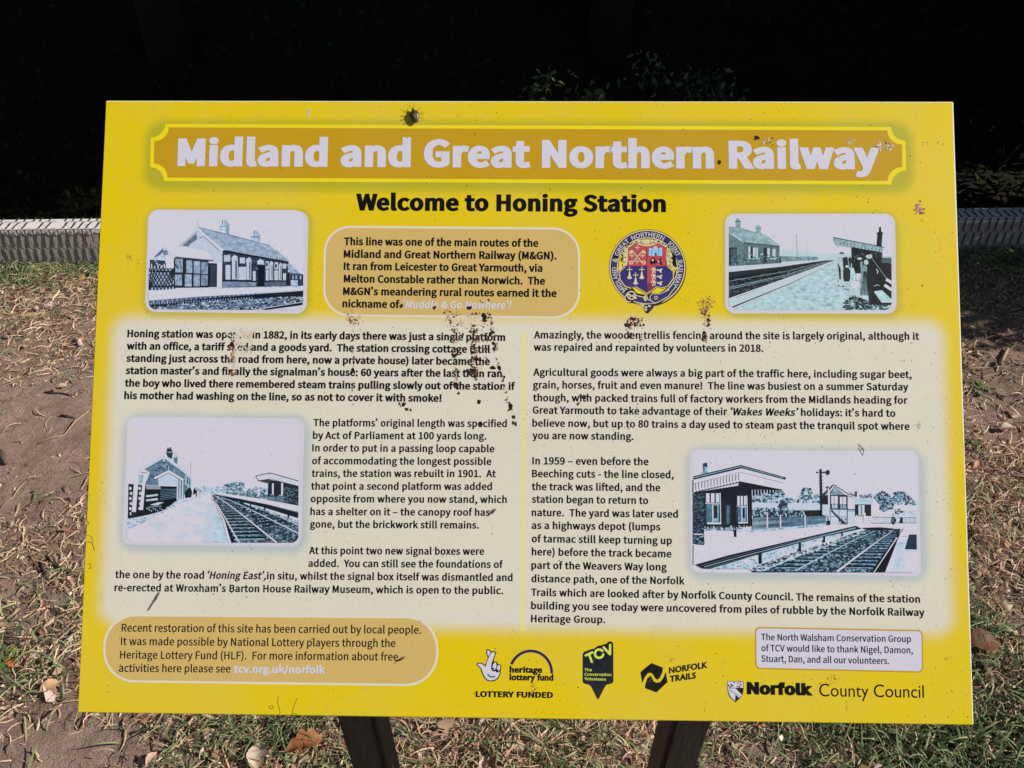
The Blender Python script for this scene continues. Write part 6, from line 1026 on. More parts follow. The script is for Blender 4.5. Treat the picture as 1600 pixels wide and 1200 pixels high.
    for word, p, q_ in (('MIDLAND', 226, 179.5), ('&', 170.5, 163), ('GREAT', 158.5, 125), ('NORTHERN', 118.5, 60), ('JOINT', 50.5, 20.5), ('RAILWAY', 12.5, -35.5)):
        arc_text(a, word, cx, cy, 400, p, q_, 58, 16, G(200, 196, 192))
    o = a.build('crest', M_flat); o['label'] = 'round blue and red railway crest with lettered garter'
N_GOLD = inked((200, 160, 120))
crest()

# ------------------------------------------------------------------ logos
def place_text(art, rows, mat, name, label=None):
    out = []
    for font, text, w_, sh, cap, x0, y0, x1, y1 in rows:
        p, q = art.at(x0, y0), art.at(x1, y1); k = (art.at(x0, y0) - art.at(x0, y0 + 100)).length / 100
        out.append((font, text, w_, sh, cap * k, p.x, p.y, q.x, q.y))
    o = text_block(name, out, mat, z=Z0 + .00011)
    if label: o['label'] = label
M_lime = print_material('lime_ink', inked((200, 214, 84)), .5)
def fingers():
    a = Art(CROPS['HLF'], 1600, 1067); B, Wh = INK, PAPER
    hand = [(100, 420), (105, 395), (130, 378), (175, 375), (215, 395), (245, 425), (262, 380), (290, 300), (262, 215), (265, 165), (290, 148), (320, 160), (350, 195), (375, 182), (410, 185), (426, 215), (420, 250), (392, 330), (390, 360), (425, 355), (450, 375), (462, 405), (490, 400), (512, 425), (514, 470), (505, 560), (470, 640), (410, 682), (345, 694), (280, 680), (225, 630), (185, 540), (170, 480), (140, 450)]
    a.poly(B, hand)
    a.poly(Wh, [(118, 418), (130, 396), (175, 393), (212, 412), (250, 448), (262, 430), (276, 370), (310, 285), (345, 215), (385, 198), (408, 212), (405, 245), (376, 325), (362, 365), (352, 395), (346, 450), (350, 500), (380, 525), (415, 520), (440, 542), (480, 540), (496, 500), (490, 560), (455, 628), (405, 664), (345, 676), (290, 664), (242, 620), (204, 535), (186, 474), (150, 436)])
    a.poly(Wh, [(280, 215), (282, 172), (298, 166), (318, 184), (335, 208), (316, 240), (300, 275), (292, 262)])
    for cx, cy, rx, ry in ((404, 436, 38, 72), (472, 466, 34, 62)):
        a.ell(Wh, cx, cy, rx, ry, 12)
        a.ell(B, cx - 18, cy + 40, 15, 14, n=12)
    for cx, cy, rx, ry in ((404, 436, 38, 72), (472, 466, 34, 62)):
        c, k = math.cos(R(12)), math.sin(R(12))
        pts = [(cx + rx * math.cos(t) * c - ry * math.sin(t) * k, cy + rx * math.cos(t) * k + ry * math.sin(t) * c) for t in [R(i * 18) for i in range(21)]]
        a.line(B, 12, pts)
    a.line(B, 20, [(290, 562), (305, 595), (335, 612), (375, 618), (410, 604)])
    a.ell(B, 447, 212, 9, 9, n=8)
    o = a.build('logo', M_flat); o['label'] = 'crossed fingers logo with smiling white hand'
    b = Art(CROPS['HLF'], 1600, 1067)
    b.arc(G(28, 24, 90), 46, 1008, 545, 348, 202, 362, 40, ry=362)
    o = b.build('logo', M_flat); o['label'] = 'dark blue arch over the heritage fund lettering'
    place_text(b, [('b', 'heritage', 48, 0, 115, 655, 545, 1200, 550), ('b', 'lottery fund', 48, 0, 115, 655, 672, 1385, 680), ('n', 'LOTTERY FUNDED', 50, 0, 98, 88, 948, 1380, 966)], M_ink, 'logo_lettering', 'black lettering of the lottery and heritage logos')
fingers()
def tcv():
    a = Art(CROPS['TCV'], 1600, 764); DK = G(20, 24, 36)
    a.poly(DK, [(112, 195), (130, 170), (215, 138), (240, 135), (290, 100), (330, 95), (360, 82), (385, 78), (400, 58), (425, 50), (450, 58), (462, 85), (464, 510), (450, 530), (385, 545), (366, 570), (300, 700), (288, 710), (276, 700), (210, 570), (190, 548), (125, 530), (112, 510)])
    o = a.build('logo', M_flat); o['label'] = 'dark shield shaped logo with pointed foot and lime lettering'
    LM = inked((200, 214, 84)); b = Art(CROPS['TCV'], 1600, 764)
    for w_, pts in ((26, [(148, 212), (222, 178)]), (26, [(185, 196), (217, 284)]), (27, [(352, 120), (424, 198)]), (27, [(426, 92), (424, 198)])):
        b.line(LM, w_, pts)
        for p in (pts[0], pts[-1]): b.ell(LM, p[0], p[1], w_ / 2, w_ / 2, n=14)
    b.arc(LM, 27, 300, 192, 48, 10, 320, 22); [b.ell(LM, 300 + 48 * math.cos(R(t)), 192 + 48 * math.sin(R(t)), 13.5, 13.5, n=12) for t in (10, 320)]
    b.build('logo_lettering', M_flat, base=4)['label'] = 'lime rounded capitals on the dark shield logo'
    place_text(b, [('n', 'The', 26, 0, 33, 134, 390, 218, 392), ('n', 'Conservation', 26, 0, 33, 134, 442, 440, 447), ('n', 'Volunteers', 26, 0, 33, 134, 492, 380, 500)], M_lime, 'logo_lettering', 'small lime lettering on the dark shield logo')
    c = Art(CROPS['TCV'], 1600, 764); K = inked((10, 9, 9)); YL = YELLOW
    c.poly(K, [(770, 402), (895, 298), (1026, 350), (1022, 400), (990, 470), (960, 490), (935, 470), (915, 430), (890, 410), (855, 415), (820, 460), (790, 530)])
    c.poly(K, [(1058, 395), (1080, 515), (952, 634), (822, 584), (826, 540), (850, 470), (888, 440), (905, 470), (920, 505), (955, 524), (1000, 512), (1035, 460)])
    o = c.build('logo', M_flat); o['label'] = 'black hexagon logo with a winding path through it'
    place_text(c, [('b', 'NORFOLK', 46, 0, 72, 1096, 420, 1528, 354), ('b', 'TRAILS', 46, 0, 72, 1106, 516, 1398, 474)], M_ink, 'logo_lettering', 'black tilted lettering of the trails logo')
tcv()
def county():
    a = Art(CROPS['NCC'], 1600, 679); K = INK
    a.poly(K, [(55, 457), (180, 457), (180, 530), (168, 575), (118, 620), (72, 578), (57, 530)])
    s_ = [(59, 461), (176, 461), (176, 528), (164, 572), (118, 614), (76, 574), (61, 528)]
    a.poly(PAPER, s_)
    a.poly(K, clip_poly([(118, 512), (176, 512), (176, 530), (172, 566), (118, 512)], (118, 510, 178, 620))); a.poly(K, [(62, 528), (118, 590), (118, 612), (76, 574)]); a.poly(PAPER, [(64, 530), (116, 588), (116, 608), (80, 574)])
    a.poly(K, [(118, 590), (118, 614), (150, 588), (118, 560)])
    a.poly(PAPER, [(60, 512), (84, 512), (170, 566), (158, 582), (60, 528)]); a.line(K, 4, [(60, 511), (178, 511)]); a.line(K, 3, [(60, 520), (164, 580)]); 
    for i in range(5): a.ell(K, 78 + i * 19, 526 + i * 12, 4, 3, n=6)
    a.blobs([K], [(64, 465), (172, 465), (172, 505), (64, 505)], 26, 3, 7, 77)
    o = a.build('logo', M_flat); o['label'] = 'small black and white county shield'
county()

# ------------------------------------------------------------------ weather marks on the print: droppings, scratches, dead midges
DRK, BRN, PNK, PAL, WHT = (.022, .013, .009), (.11, .048, .026), (.33, .17, .13), (.62, .48, .35), (.70, .66, .62)
FILM = (.72, .60, .45)
def fleck(a, rnd, cols, x, y, r, asp=1.):
    n = rnd.randint(5, 8); t0 = rnd.uniform(0, 6); ph = rnd.uniform(0, 3.14); c, s_ = math.cos(ph), math.sin(ph); pts = []
    for i in range(n):
        q = r * rnd.uniform(.45, 1.25); u, v = q * math.cos(t0 + 6.283 * i / n) * asp, q * math.sin(t0 + 6.283 * i / n)
        pts.append((x + u * c - v * s_, y + u * s_ + v * c))
    a.poly(rnd.choice(cols), pts)
def stain(seed, spots, label, mix, base=38):
    """spots: (x, y, rx, ry, count, rmin, rmax) in board mm"""
    rnd = random.Random(seed); a = mm_art()
    for x, y, rx, ry, n, r0, r1 in spots:
        for _ in range(n):
            u, v = rnd.gauss(0, .5), rnd.gauss(0, .5)
            if abs(u) > 1.3 or abs(v) > 1.3: continue
            fleck(a, rnd, mix, x + u * rx, y + v * ry, r0 + (r1 - r0) * rnd.random() ** 2.2, rnd.uniform(1, 2))
    o = a.build('stain', M_stain, base=base); o['label'] = label; o['kind'] = 'stuff'
def line_spots(p0, p1, w, n, cnt, r0, r1):
    return [(p0[0] + (p1[0] - p0[0]) * t / (n - 1), p0[1] + (p1[1] - p0[1]) * t / (n - 1), w, w * 1.4, cnt, r0, r1) for t in range(n)]
M_stain = print_material('dried_droppings', None, .3, .3)
P = lambda x, y: (x, y)
stain(1, [(*(-60.6, 77.5), 13, 8, 60, .4, 1.9), (*(-31.9, 75.8), 6, 9, 34, .4, 1.7)] + line_spots((-46.3, 78.8), (-43.7, 10.2), 6, 7, 10, .4, 2.0) + line_spots((-71.2, 78.7), (-64.9, 22.4), 4, 6, 8, .4, 1.8), 'pale dried film of droppings over the opening paragraph', [FILM, FILM, PAL, (.74, .66, .52)], 1)
stain(2, line_spots((-46.3, 83.9), (-41.8, 66.3), 12, 4, 17, .25, 1.2) + line_spots((-71.3, 86.2), (-66.7, 66.1), 6, 4, 15, .25, 1.1) + line_spots((-74.4, 81.8), (-64.2, 63.0), 3, 3, 10, .2, .8), 'brown dropping mark under the tan text box', [BRN, PAL, PNK, BRN, BRN])
stain(3, line_spots((-49.3, 71.3), (-47.5, 22.6), 3.2, 9, 11, .4, 1.8) + line_spots((-33.2, 81.4), (-27.3, 50.8), 2.2, 6, 8, .3, 1.3) + line_spots((-35.5, 60.1), (-37.8, 41.3), 2, 3, 8, .3, 1.1) + line_spots((-66.7, 66.1), (-64.8, 13.1), 2.4, 7, 9, .2, .9), 'dark streaked dropping mark across the opening paragraph', [DRK, BRN, BRN, PNK, DRK])
stain(4, line_spots((-26.6, 41.4), (-12.6, -8.1), 1.5, 10, 11, .2, .9), 'thin trail of droppings running down to the right', [BRN, PAL, PNK, DRK])
_r = random.Random(5); _a = mm_art()
for (x, y), rx, ry, n in (((-38.2, 83.9), 6, 1.6, 9), ((-38.2, 81.4), 3.6, 3.6, 9), ((-28.6, 55.7), 2.2, 4, 9), ((-49.3, 67.5), 2.2, 3, 5), ((-48.5, 53.7), 2, 3, 5), ((-67.0, 44.2), 3.6, 2.2, 7), ((-48.3, 41.3), 2, 3, 6), ((-51.9, 27.5), 2.6, 3.6, 8), ((-48.2, 30.0), 2, 5, 6), ((-65.4, 15.0), 3.2, 2.6, 8), ((-62.8, 7.6), 1, 1, 3),
                          ((-13.2, -5.7), 2.2, 3.6, 7), ((-10.0, -15.5), 2, 2, 5), ((-9.4, -21.7), 2.2, 1, 4), ((-30.2, 32.0), 1.8, 1.6, 4), ((-23.4, 32.1), 1.4, 2.4, 4), ((-43.5, -0.3), 1.7, 1.7, 4), ((-116.6, -4.0), 4.2, 2.8, 10), ((-112.8, -8.9), 3.6, 1.6, 6), ((-42.1, -22.6), 2, 2, 5), ((57.7, 4.8), 3, 2, 7), ((52.2, -2.1), 1.2, 1.2, 3),
                          ((-119.6, 92.2), 1.6, 1.8, 4), ((-87.0, 90.5), 1.2, 1.4, 3), ((-52.7, 91.4), 1.4, 1.3, 3), ((227.7, 261.5), 4, 1.8, 6), ((190.5, 235.7), 1.7, 2.2, 4), ((-167.1, 30.4), 1.6, 2, 4), ((-31.8, 66.4), 2.4, 2, 5), ((-285.4, 52.8), 2.6, 2.2, 7), ((105.9, 80.4), 5, 2.2, 11), ((100.4, 74.7), 2, 2.5, 6), ((107.2, 76.0), 2.5, 2, 5), ((102.8, 64.7), 2, 3.5, 6), ((174.4, 63.9), 1.6, 4, 8), ((174.7, 86.4), 1.2, 1.2, 3), ((178.3, 78.9), 1.8, 1.2, 4), ((178.3, 75.2), .8, 1.4, 3)):
    for _ in range(n): fleck(_a, _r, [DRK, DRK, (.06, .035, .02)], x + _r.gauss(0, .42) * rx, y + _r.gauss(0, .42) * ry, _r.uniform(.6, 2.0), 1.3)
_o = _a.build('stain', M_stain, base=44); _o['label'] = 'thick black lumps of dried dropping'; _o['kind'] = 'stuff'
stain(6, [(*(-166.3, 80.0), 10, 6, 46, .25, 1.1), (*(-166.2, 78.1), 8, 5, 22, .5, 1.8)] + line_spots((-166.8, 74.9), (-165.4, 10.5), 1.6, 10, 7, .2, .6) + line_spots((-161.8, 75.0), (-153.9, 59.3), 1.2, 4, 5, .2, .4), 'reddish dropping streak down from the foot of the tan box', [BRN, PNK, PAL, PAL])
stain(7, [(*(-275.7, 63.6), 12, 5, 120, .4, 1.7), (*(-279.1, 53.5), 5, 4, 40, .4, 1.7), (*(-270.8, 49.1), 8, 9, 46, .3, 1.2), (*(-282.2, 33.4), 3, 9, 34, .3, 1.1)], 'pale scraped patch over the word opened', [CREAM, WHT, CREAM, PAL, CREAM])
stain(8, [(*(-283.6, 56.6), 3.5, 2.5, 18, .3, 1.2), (*(-284.5, 44.6), 2.4, 10, 34, .25, 1.1), (*(-283.8, 25.9), 3, 4, 26, .25, 1.2), (*(-266.4, 49.2), 3, 5, 16, .2, .9)], 'rusty drip under the scraped patch', [PAL, PNK, (.5, .28, .10), BRN])
stain(9, [(*(105.9, 76.6), 8, 7, 60, .4, 1.8), (*(105.9, 78.5), 7, 5, 80, .25, 1.2), (*(113.9, 61.1), 2.5, 7, 22, .2, .8)], 'brown dropping mark under the crest', [BRN, PNK, PAL, FILM, DRK])
stain(10, [(*(176.0, 95.8), 7, 8, 70, .25, 1.2), (*(174.7, 88.9), 2.6, 4, 40, .5, 1.6), (*(177.1, 80.2), 3.6, 10, 46, .3, 1.2), (*(174.4, 64.6), 2, 6, 26, .3, 1.2)], 'rusty dropping mark right of the crest', [BRN, PNK, (.42, .28, .10), PNK])
stain(11, [(*(384.4, 190.9), 4.6, 6, 60, .35, 1.5), (*(386.5, 179.5), 1.4, 3, 8, .2, .5)], 'rusty mark near the right edge', [PNK, BRN, PAL, PNK])
stain(12, [(*(237.1, 257.0), 4.5, 5, 40, .25, .9), (*(318.3, 257.2), 4, 2.5, 24, .25, 1), (*(346.9, 252.8), 3.4, 3, 34, .4, 1.4), (*(355.6, 252.2), 3.6, 4, 34, .3, 1.2), (*(353.8, 256.0), 9, 5, 26, .2, .8), (*(375.5, 252.2), 3, 2.5, 12, .2, .6), (*(391.8, 256.8), 3, 3, 10, .2, .6), (*(404.3, 258.7), 6, 6, 18, .2, .7), (*(382.6, 239.4), 6, 8, 10, .15, .4)], 'pale scratches at the right end of the title', [WHT, WHT, PAL, BRN])
stain(13, [(*(-216.3, 286.0), 1.6, 5, 26, .3, 1.2)], 'pale smear above the title', [(.72, .66, .3), WHT])
stain(14, [(*(321.3, -43.4), 4, 4, 12, .15, .5), (*(377.1, -20.4), 3, 4, 26, .2, .6)], 'small brown marks by the signal photograph', [BRN, PNK, PNK])
stain(15, [(*(-389.8, 139.1), 3.5, 4, 26, .2, .5), (*(10.6, -269.9), 7, 5, 36, .2, .6), (*(291.9, -257.4), 7, 9, 36, .15, .6), (*(303.3, -283.5), 1, 8, 16, .15, .5), (*(139.8, -241.8), 3, 4, 18, .15, .4), (*(397.6, -238.5), 3, 3, 16, .15, .4)], 'small brown flecks on the yellow border', [BRN, (.2, .13, .03), (.3, .2, .05)])
_rn = random.Random(99); _sp = []
for _ in range(420): _sp.append((_rn.uniform(-405, 405), _rn.uniform(-285, 285), .1, .1, 1, .12, .5))
stain(16, _sp, 'scattered dark specks all over the board', [DRK, BRN, DRK])

# raised hairs and scratches drawn as fine dark lines
a = mm_art()
def hair(pts, w=.35, col=(.08, .05, .03)):
    a.line(col, w, pts)
hair([(-229.8, -280.8), (-230.2, -286.7), (-227.6, -294.9), (-228.1, -298.4)]); hair([(-211.6, -281.7), (-215.0, -290.0), (-216.6, -297.7)])
hair([(-217.2, -298.3), (-214.8, -295.9), (-211.1, -297.0)]); hair([(-238.6, -290.3), (-236.2, -289.1), (-233.7, -290.9), (-236.1, -292.7), (-238.6, -290.3)])
hair([(-419.1, -132.1), (-414.7, -133.2), (-412.6, -139.3)]); hair([(-418.8, -138.1), (-413.8, -139.3), (-411.0, -146.6)], .5); hair([(-420.4, -117.4), (-417.8, -119.9), (-418.9, -123.5)]); hair([(-417.2, -160.0), (-414.8, -158.7), (-413.9, -163.6), (-416.4, -163.6)])
hair([(319.0, -38.6), (324.9, -43.4), (323.6, -49.5), (320.1, -42.2), (322.0, -38.5)]); hair([(321.3, -44.0), (324.3, -44.0)])
_o = a.build('scratch', M_stain, base=38); _o['label'] = 'fine dark hairs and scratches near the edges'; _o['kind'] = 'stuff'

# ------------------------------------------------------------------ posts and rails of the sign
def wood_material(name, c0, c1, rough=.7):
    m, n, bs = material(name); co = n.new('ShaderNodeTexCoord').outputs['Object']
    g = n.noise(n.scaled(co, (60, 60, 4)), 3, 5, .6, .4)
    c = n.mix(n.ss(g, .3, .7), c0, c1); spk = n.noise(co, 240, 3, .6)
    c = n.mix(n.ss(spk, .6, .75, 0., .5), c, tuple(min(1, v * 2.2) for v in c1))
    n.put(bs.inputs['Base Color'], c); bs.inputs['Roughness'].default_value = rough
    n.put(bs.inputs['Normal'], n.bump(g, .5, .002))
    return m
M_post = wood_material('dark_stained_wood', (.010, .009, .008), (.042, .036, .029))
for x in (-.192, .196):
    y0, y1 = -.130, -.076; zt = lambda y: CZ + (y * math.sin(TILT) / math.cos(TILT)) - (T + .003) / math.cos(TILT)
    bm = bmesh.new(); hw = .0225
    low = [bm.verts.new(p) for p in ((-hw, y0, -.12), (hw, y0, -.12), (hw, y1, -.12), (-hw, y1, -.12))]
    top = [bm.verts.new((p[0], p[1], zt(p[1]))) for p in ((-hw, y0), (hw, y0), (hw, y1), (-hw, y1))]
    bm.faces.new(low[::-1]); bm.faces.new(top)
    for i in range(4): bm.faces.new((low[i], low[(i + 1) % 4], top[(i + 1) % 4], top[i]))
    bmesh.ops.bevel(bm, geom=[e for e in bm.edges if abs(e.verts[0].co.z - e.verts[1].co.z) > .3], offset=.006, segments=4, affect='EDGES')
    me = bpy.data.meshes.new('post'); bm.to_mesh(me); bm.free(); me.materials.append(M_post)
    o = link(bpy.data.objects.new('post', me), sign); o.location = (x, 0, 0)
for d in (-.09, .17):                         # battens behind the panel
    o = box('batten', (0, d * math.cos(TILT) + .0155 * math.sin(TILT), CZ + d * math.sin(TILT) - .0155 * math.cos(TILT)), (.62, .04, .022), M_post, sign, .002, (TILT, 0, 0))

# ------------------------------------------------------------------ insect and plant bits lying on the board
Mb = Matrix.Translation((0, 0, CZ)) @ Matrix.Rotation(TILT, 4, 'X')
def simple_material(name, col, rough=.6, var=.3, scale=200):
    m, n, bs = material(name); co = n.new('ShaderNodeTexCoord').outputs['Object']
    g = n.noise(co, scale, 3, .6)
    n.put(bs.inputs['Base Color'], n.mix(n.ss(g, .3, .7), tuple(v * (1 - var) for v in col), tuple(min(1, v * (1 + var)) for v in col)))
    bs.inputs['Roughness'].default_value = rough
    return m
M_bug = simple_material('insect_shell', (.045, .04, .012), .4); M_wing = simple_material('insect_back', (.10, .09, .03), .5)
M_seed = simple_material('dry_seed', (.16, .08, .04)); M_twig = simple_material('dry_twig', (.34, .24, .15), .8)
def on_board(mm, z=0.): return Mb @ Vector((mm[0] / 1000, mm[1] / 1000, z))
def tube(name, pts, r, mat, parent=None, n=6, taper=.5):
    V, F = [], []
    for i, p in enumerate(pts):
        p = Vector(p); d = (Vector(pts[min(i + 1, len(pts) - 1)]) - Vector(pts[max(i - 1, 0)])).normalized()
        u = d.orthogonal().normalized(); w = d.cross(u); rr = r * (1 - taper * i / max(1, len(pts) - 1)) * (1 + .15 * math.sin(i * 2.3))
        for k in range(n):
            t = 6.2832 * k / n; V.append(p + u * rr * math.cos(t) + w * rr * math.sin(t))
    for i in range(len(pts) - 1):
        for k in range(n): F.append((i * n + k, i * n + (k + 1) % n, (i + 1) * n + (k + 1) % n, (i + 1) * n + k))
    F.append(tuple(range(n))[::-1]); F.append(tuple((len(pts) - 1) * n + k for k in range(n)))
    return mesh_obj(name, V, F, mat, parent, smooth=True)
bug = prop(link(bpy.data.objects.new('insect', None)), 'dark green shield shaped bug standing on the yellow border above the title', 'insect')
bug.matrix_world = Matrix.Translation(on_board((-110.2, 281.6))) @ Matrix.Rotation(TILT, 4, 'X') @ Matrix.Rotation(R(14), 4, 'Z') @ Matrix.Scale(.85, 4)
def ellipsoid(name, c, r, mat, parent, rot=(0, 0, 0)):
    bm = bmesh.new(); bmesh.ops.create_uvsphere(bm, u_segments=12, v_segments=8, radius=1)
    bmesh.ops.scale(bm, vec=r, verts=bm.verts); me = bpy.data.meshes.new(name); bm.to_mesh(me); bm.free(); me.materials.append(mat)
    for p in me.polygons: p.use_smooth = True
    o = link(bpy.data.objects.new(name, me), parent); o.location = c; o.rotation_euler = rot; return o
def plate(name, outline, z, th, dome, mat, parent):
    c_ = Vector((sum(p[0] for p in outline) / len(outline), sum(p[1] for p in outline) / len(outline))); V, F = [], []; n_ = len(outline)
    for k, zz_ in ((1., z), (1., z + th), (.6, z + th + dome * .7), (.02, z + th + dome)):
        V += [(c_.x + (p[0] - c_.x) * k, c_.y + (p[1] - c_.y) * k, zz_) for p in outline]
    for r_i in range(3): F += [(r_i * n_ + i, r_i * n_ + (i + 1) % n_, (r_i + 1) * n_ + (i + 1) % n_, (r_i + 1) * n_ + i) for i in range(n_)]
    F += [tuple(range(n_))[::-1], tuple(range(3 * n_, 4 * n_))]
    return mesh_obj(name, V, F, mat, parent, smooth=True)
plate('body', [(0, .0078), (.0022, .0066), (.0048, .0046), (.0056, .0034), (.0050, .0012), (.0047, -.003), (.0032, -.0068), (0, -.0088), (-.0032, -.0068), (-.0047, -.003), (-.0050, .0012), (-.0056, .0034), (-.0048, .0046), (-.0022, .0066)], .0026, .0009, .0013, M_bug, bug)
plate('scutellum', [(-.0032, .0022), (.0032, .0022), (.0014, -.003), (0, -.0046), (-.0014, -.003)], .0046, .0003, .0004, M_wing, bug)
ellipsoid('head', (0, .0082, .003), (.0016, .0015, .001), M_bug, bug)
for s_ in (-1, 1):
    for k, (lx, ly) in enumerate(((.0095, .0085), (.0125, .0015), (.010, -.0065))):
        tube('leg', [(s_ * .003, .0035 - k * .0025, .0028), (s_ * lx * .6, (ly + .0035 - k * .0025) / 2, .0048), (s_ * lx, ly, .0004)], .00034, M_bug, bug, 5)
    tube('antenna', [(s_ * .0006, .009, .0032), (s_ * .003, .0125, .0045), (s_ * .0065, .0155, .0036)], .00024, M_bug, bug, 5)
def bit(name, cat, label, pxs, r, mat, lift=.001):
    pts = [Vector((p[0] / 1000, p[1] / 1000, r + lift * math.sin(i * 1.4) * .6)) for i, p in enumerate(pxs)]
    c = sum(pts, Vector()) / len(pts)
    o = tube(name, [p - Vector((c.x, c.y, 0)) for p in pts], r, mat, None, 6, .4)
    o.matrix_world = Mb @ Matrix.Translation((c.x, c.y, .0003)); prop(o, label, cat)
bit('twig', 'twig', 'thin dry twig lying on the board below the word Wroxham', [(-346.3, -185.2), (-348.5, -190.6), (-352.0, -195.4), (-356.7, -202.1)], .0006, M_seed)
bit('seed', 'seed', 'small brown seed beside the word has', [(-25.9, -103.2), (-28.3, -106.2), (-30.1, -108.1)], .0009, M_seed)
bit('seed', 'seed', 'small brown seed beside the word free', [(-110.5, -242.6), (-114.1, -245.0), (-117.1, -246.2)], .0009, M_seed)

# ------------------------------------------------------------------ ground, track bed and bank
YAW = math.atan(.0337); KY = 1.864            # line of the platform edge: y = KY + tan(YAW) x
rng = np.random.default_rng(7)
def smooth_noise(x, y, scale, seed):
    r = np.random.default_rng(seed); g = r.random((256, 256)); u, v = x / scale + 500.3, y / scale + 500.7
    i, j = np.floor(u).astype(int), np.floor(v).astype(int); fu, fv = u - i, v - j
    fu, fv = fu * fu * (3 - 2 * fu), fv * fv * (3 - 2 * fv)
    a, b, c, d = g[i % 256, j % 256], g[(i + 1) % 256, j % 256], g[i % 256, (j + 1) % 256], g[(i + 1) % 256, (j + 1) % 256]
    return (a * (1 - fu) + b * fu) * (1 - fv) + (c * (1 - fu) + d * fu) * fv
def soil_height(x, y):
    h = (smooth_noise(x, y, .45, 1) - .5) * .03 + (smooth_noise(x, y, .11, 2) - .5) * .016 + (smooth_noise(x, y, .035, 3) - .5) * .008 + (smooth_noise(x, y, .016, 4) - .5) * .004
    return h
def ground_z(x, y):
    """platform surface, then the drop to the track bed and the far bank; y measured across the platform edge"""
    yk = y - KY - .0337 * x
    z = soil_height(x, y)
    drop = np.clip((yk - .10) / .03, 0, 1)
    low = -.85 + (smooth_noise(x, y, .3, 9) - .5) * .06
    t = np.clip((yk - 2.6) / 2.4, 0, 1); low = low + 1.5 * t * t * (3 - 2 * t) + (smooth_noise(x, y, .8, 10) - .5) * .25 * t
    return z * (1 - drop) + low * drop
def gs(x, y, cx, cy, rx, ry): return np.exp(-((x - cx) / rx) ** 2 - ((y - cy) / ry) ** 2)
def yk(x, y): return y - KY - .0337 * x
def bare(x, y):                               # trodden earth, free of litter
    b = gs(x, y, -.86, .08, .22, .12) * 1.1 + gs(x, y, -1.28, .86, .42, .34) * 1.0 + gs(x, y, 1.42, 1.05, .45, .36) * .72
    b = b + gs(x, y, -1.1, 1.05, .5, .14) * .4
    return np.clip(b, 0, .97)
def taper(x, y):                              # litter thins out away from the board, into plain trodden ground
    d = np.maximum(np.maximum(np.abs(x) - 2.0, -.05 - y), 0) + (smooth_noise(x, y, .4, 61) - .5) * .5 * (np.maximum(np.abs(x) - 1.9, -y) > 0)
    return np.exp(-np.clip(d, 0, 9) ** 2 / .45)
def litter(x, y):
    nz = smooth_noise(x, y, .14, 21) * .6 + smooth_noise(x, y, .05, 22) * .4
    d = .30 + .9 * gs(x, y, -.02, .1, .60, .5) + .7 * gs(x, y, -1.15, .42, .4, .22) + .5 * np.exp(-(yk(x, y) / .22) ** 2) + .35 * gs(x, y, 1.3, .8, .6, .3)
    return np.clip(d * (nz * 2.2 - .35), 0, 1) * (1 - bare(x, y)) * taper(x, y)
def green(x, y):
    nz = smooth_noise(x, y, .16, 31) * .6 + smooth_noise(x, y, .06, 32) * .4
    d = .05 + 1.1 * gs(x, y, .95, .1, .42, .34) + .5 * gs(x, y, -.5, .05, .2, .25) + .25 * gs(x, y, .05, .1, .12, .2) + .4 * gs(x, y, -1.12, .22, .14, .12) + .65 * np.exp(-((yk(x, y) + .08) / .1) ** 2)
    return np.clip(d * (nz * 2.4 - .45), 0, 1) * (1 - bare(x, y)) * taper(x, y)
def axis(a, b, step, far, k=1.25):
    core = list(np.arange(a, b + step / 2, step)); out, s_ = [], step; p = a
    while p > -far: s_ *= k; p -= s_; out.append(p)
    out = out[::-1]; s_, p = step, b; right = []
    while p < far: s_ *= k; p += s_; right.append(p)
    return np.array(out + core + right)
gx, gy = axis(-2.6, 2.6, .015, 160, 1.15), axis(-1.2, 2.1, .014, 160, 1.15)
GX, GY = np.meshgrid(gx, gy); GZ = ground_z(GX, GY + 0 * GX)
V = np.stack([GX.ravel(), GY.ravel(), GZ.ravel()], 1); nx, ny = len(gx), len(gy)
idx = np.arange(nx * ny).reshape(ny, nx); Q = np.stack([idx[:-1, :-1].ravel(), idx[:-1, 1:].ravel(), idx[1:, 1:].ravel(), idx[1:, :-1].ravel()], 1)
m, n, bs = material('soil'); co = n.new('ShaderNodeTexCoord').outputs['Object']
g1, g2, g3 = n.noise(co, 3, 5, .6), n.noise(co, 40, 6, .7), n.noise(co, 260, 4, .7)
c = n.mix(n.ss(g1, .35, .65), (.45, .305, .243), (.54, .38, .31)); c = n.mix(n.ss(g2, .35, .7, 0., .55), c, (.23, .15, .118))
c = n.mix(n.ss(g3, .58, .75, 0., .6), c, (.46, .37, .29)); c = n.mix(n.ss(n.noise(co, 330, 3, .65), .56, .66, 0., .75), c, (.05, .035, .025))
c = n.mix(1., c, n.new('ShaderNodeVertexColor', layer_name='Col').outputs[0], 'MULTIPLY')
n.put(bs.inputs['Base Color'], c); bs.inputs['Roughness'].default_value = .95; bs.inputs['Specular IOR Level'].default_value = .1
n.put(bs.inputs['Normal'], n.bump(n.m('ADD', n.m('MULTIPLY', g3, .9), g2), 1., .012)); M_soil = m
m, n, bs = material('shade_dark_mould'); co = n.new('ShaderNodeTexCoord').outputs['Object']
n.put(bs.inputs['Base Color'], n.mix(n.noise(co, 20, 5, .7), (.012, .011, .008), (.03, .026, .018))); bs.inputs['Roughness'].default_value = 1; bs.inputs['Specular IOR Level'].default_value = .05; M_mould = m  # leaf mould soil, made near black to carry the bank's deep shade
mid = V[Q].mean(1); far_ = (mid[:, 1] - KY - .0337 * mid[:, 0]) > .11
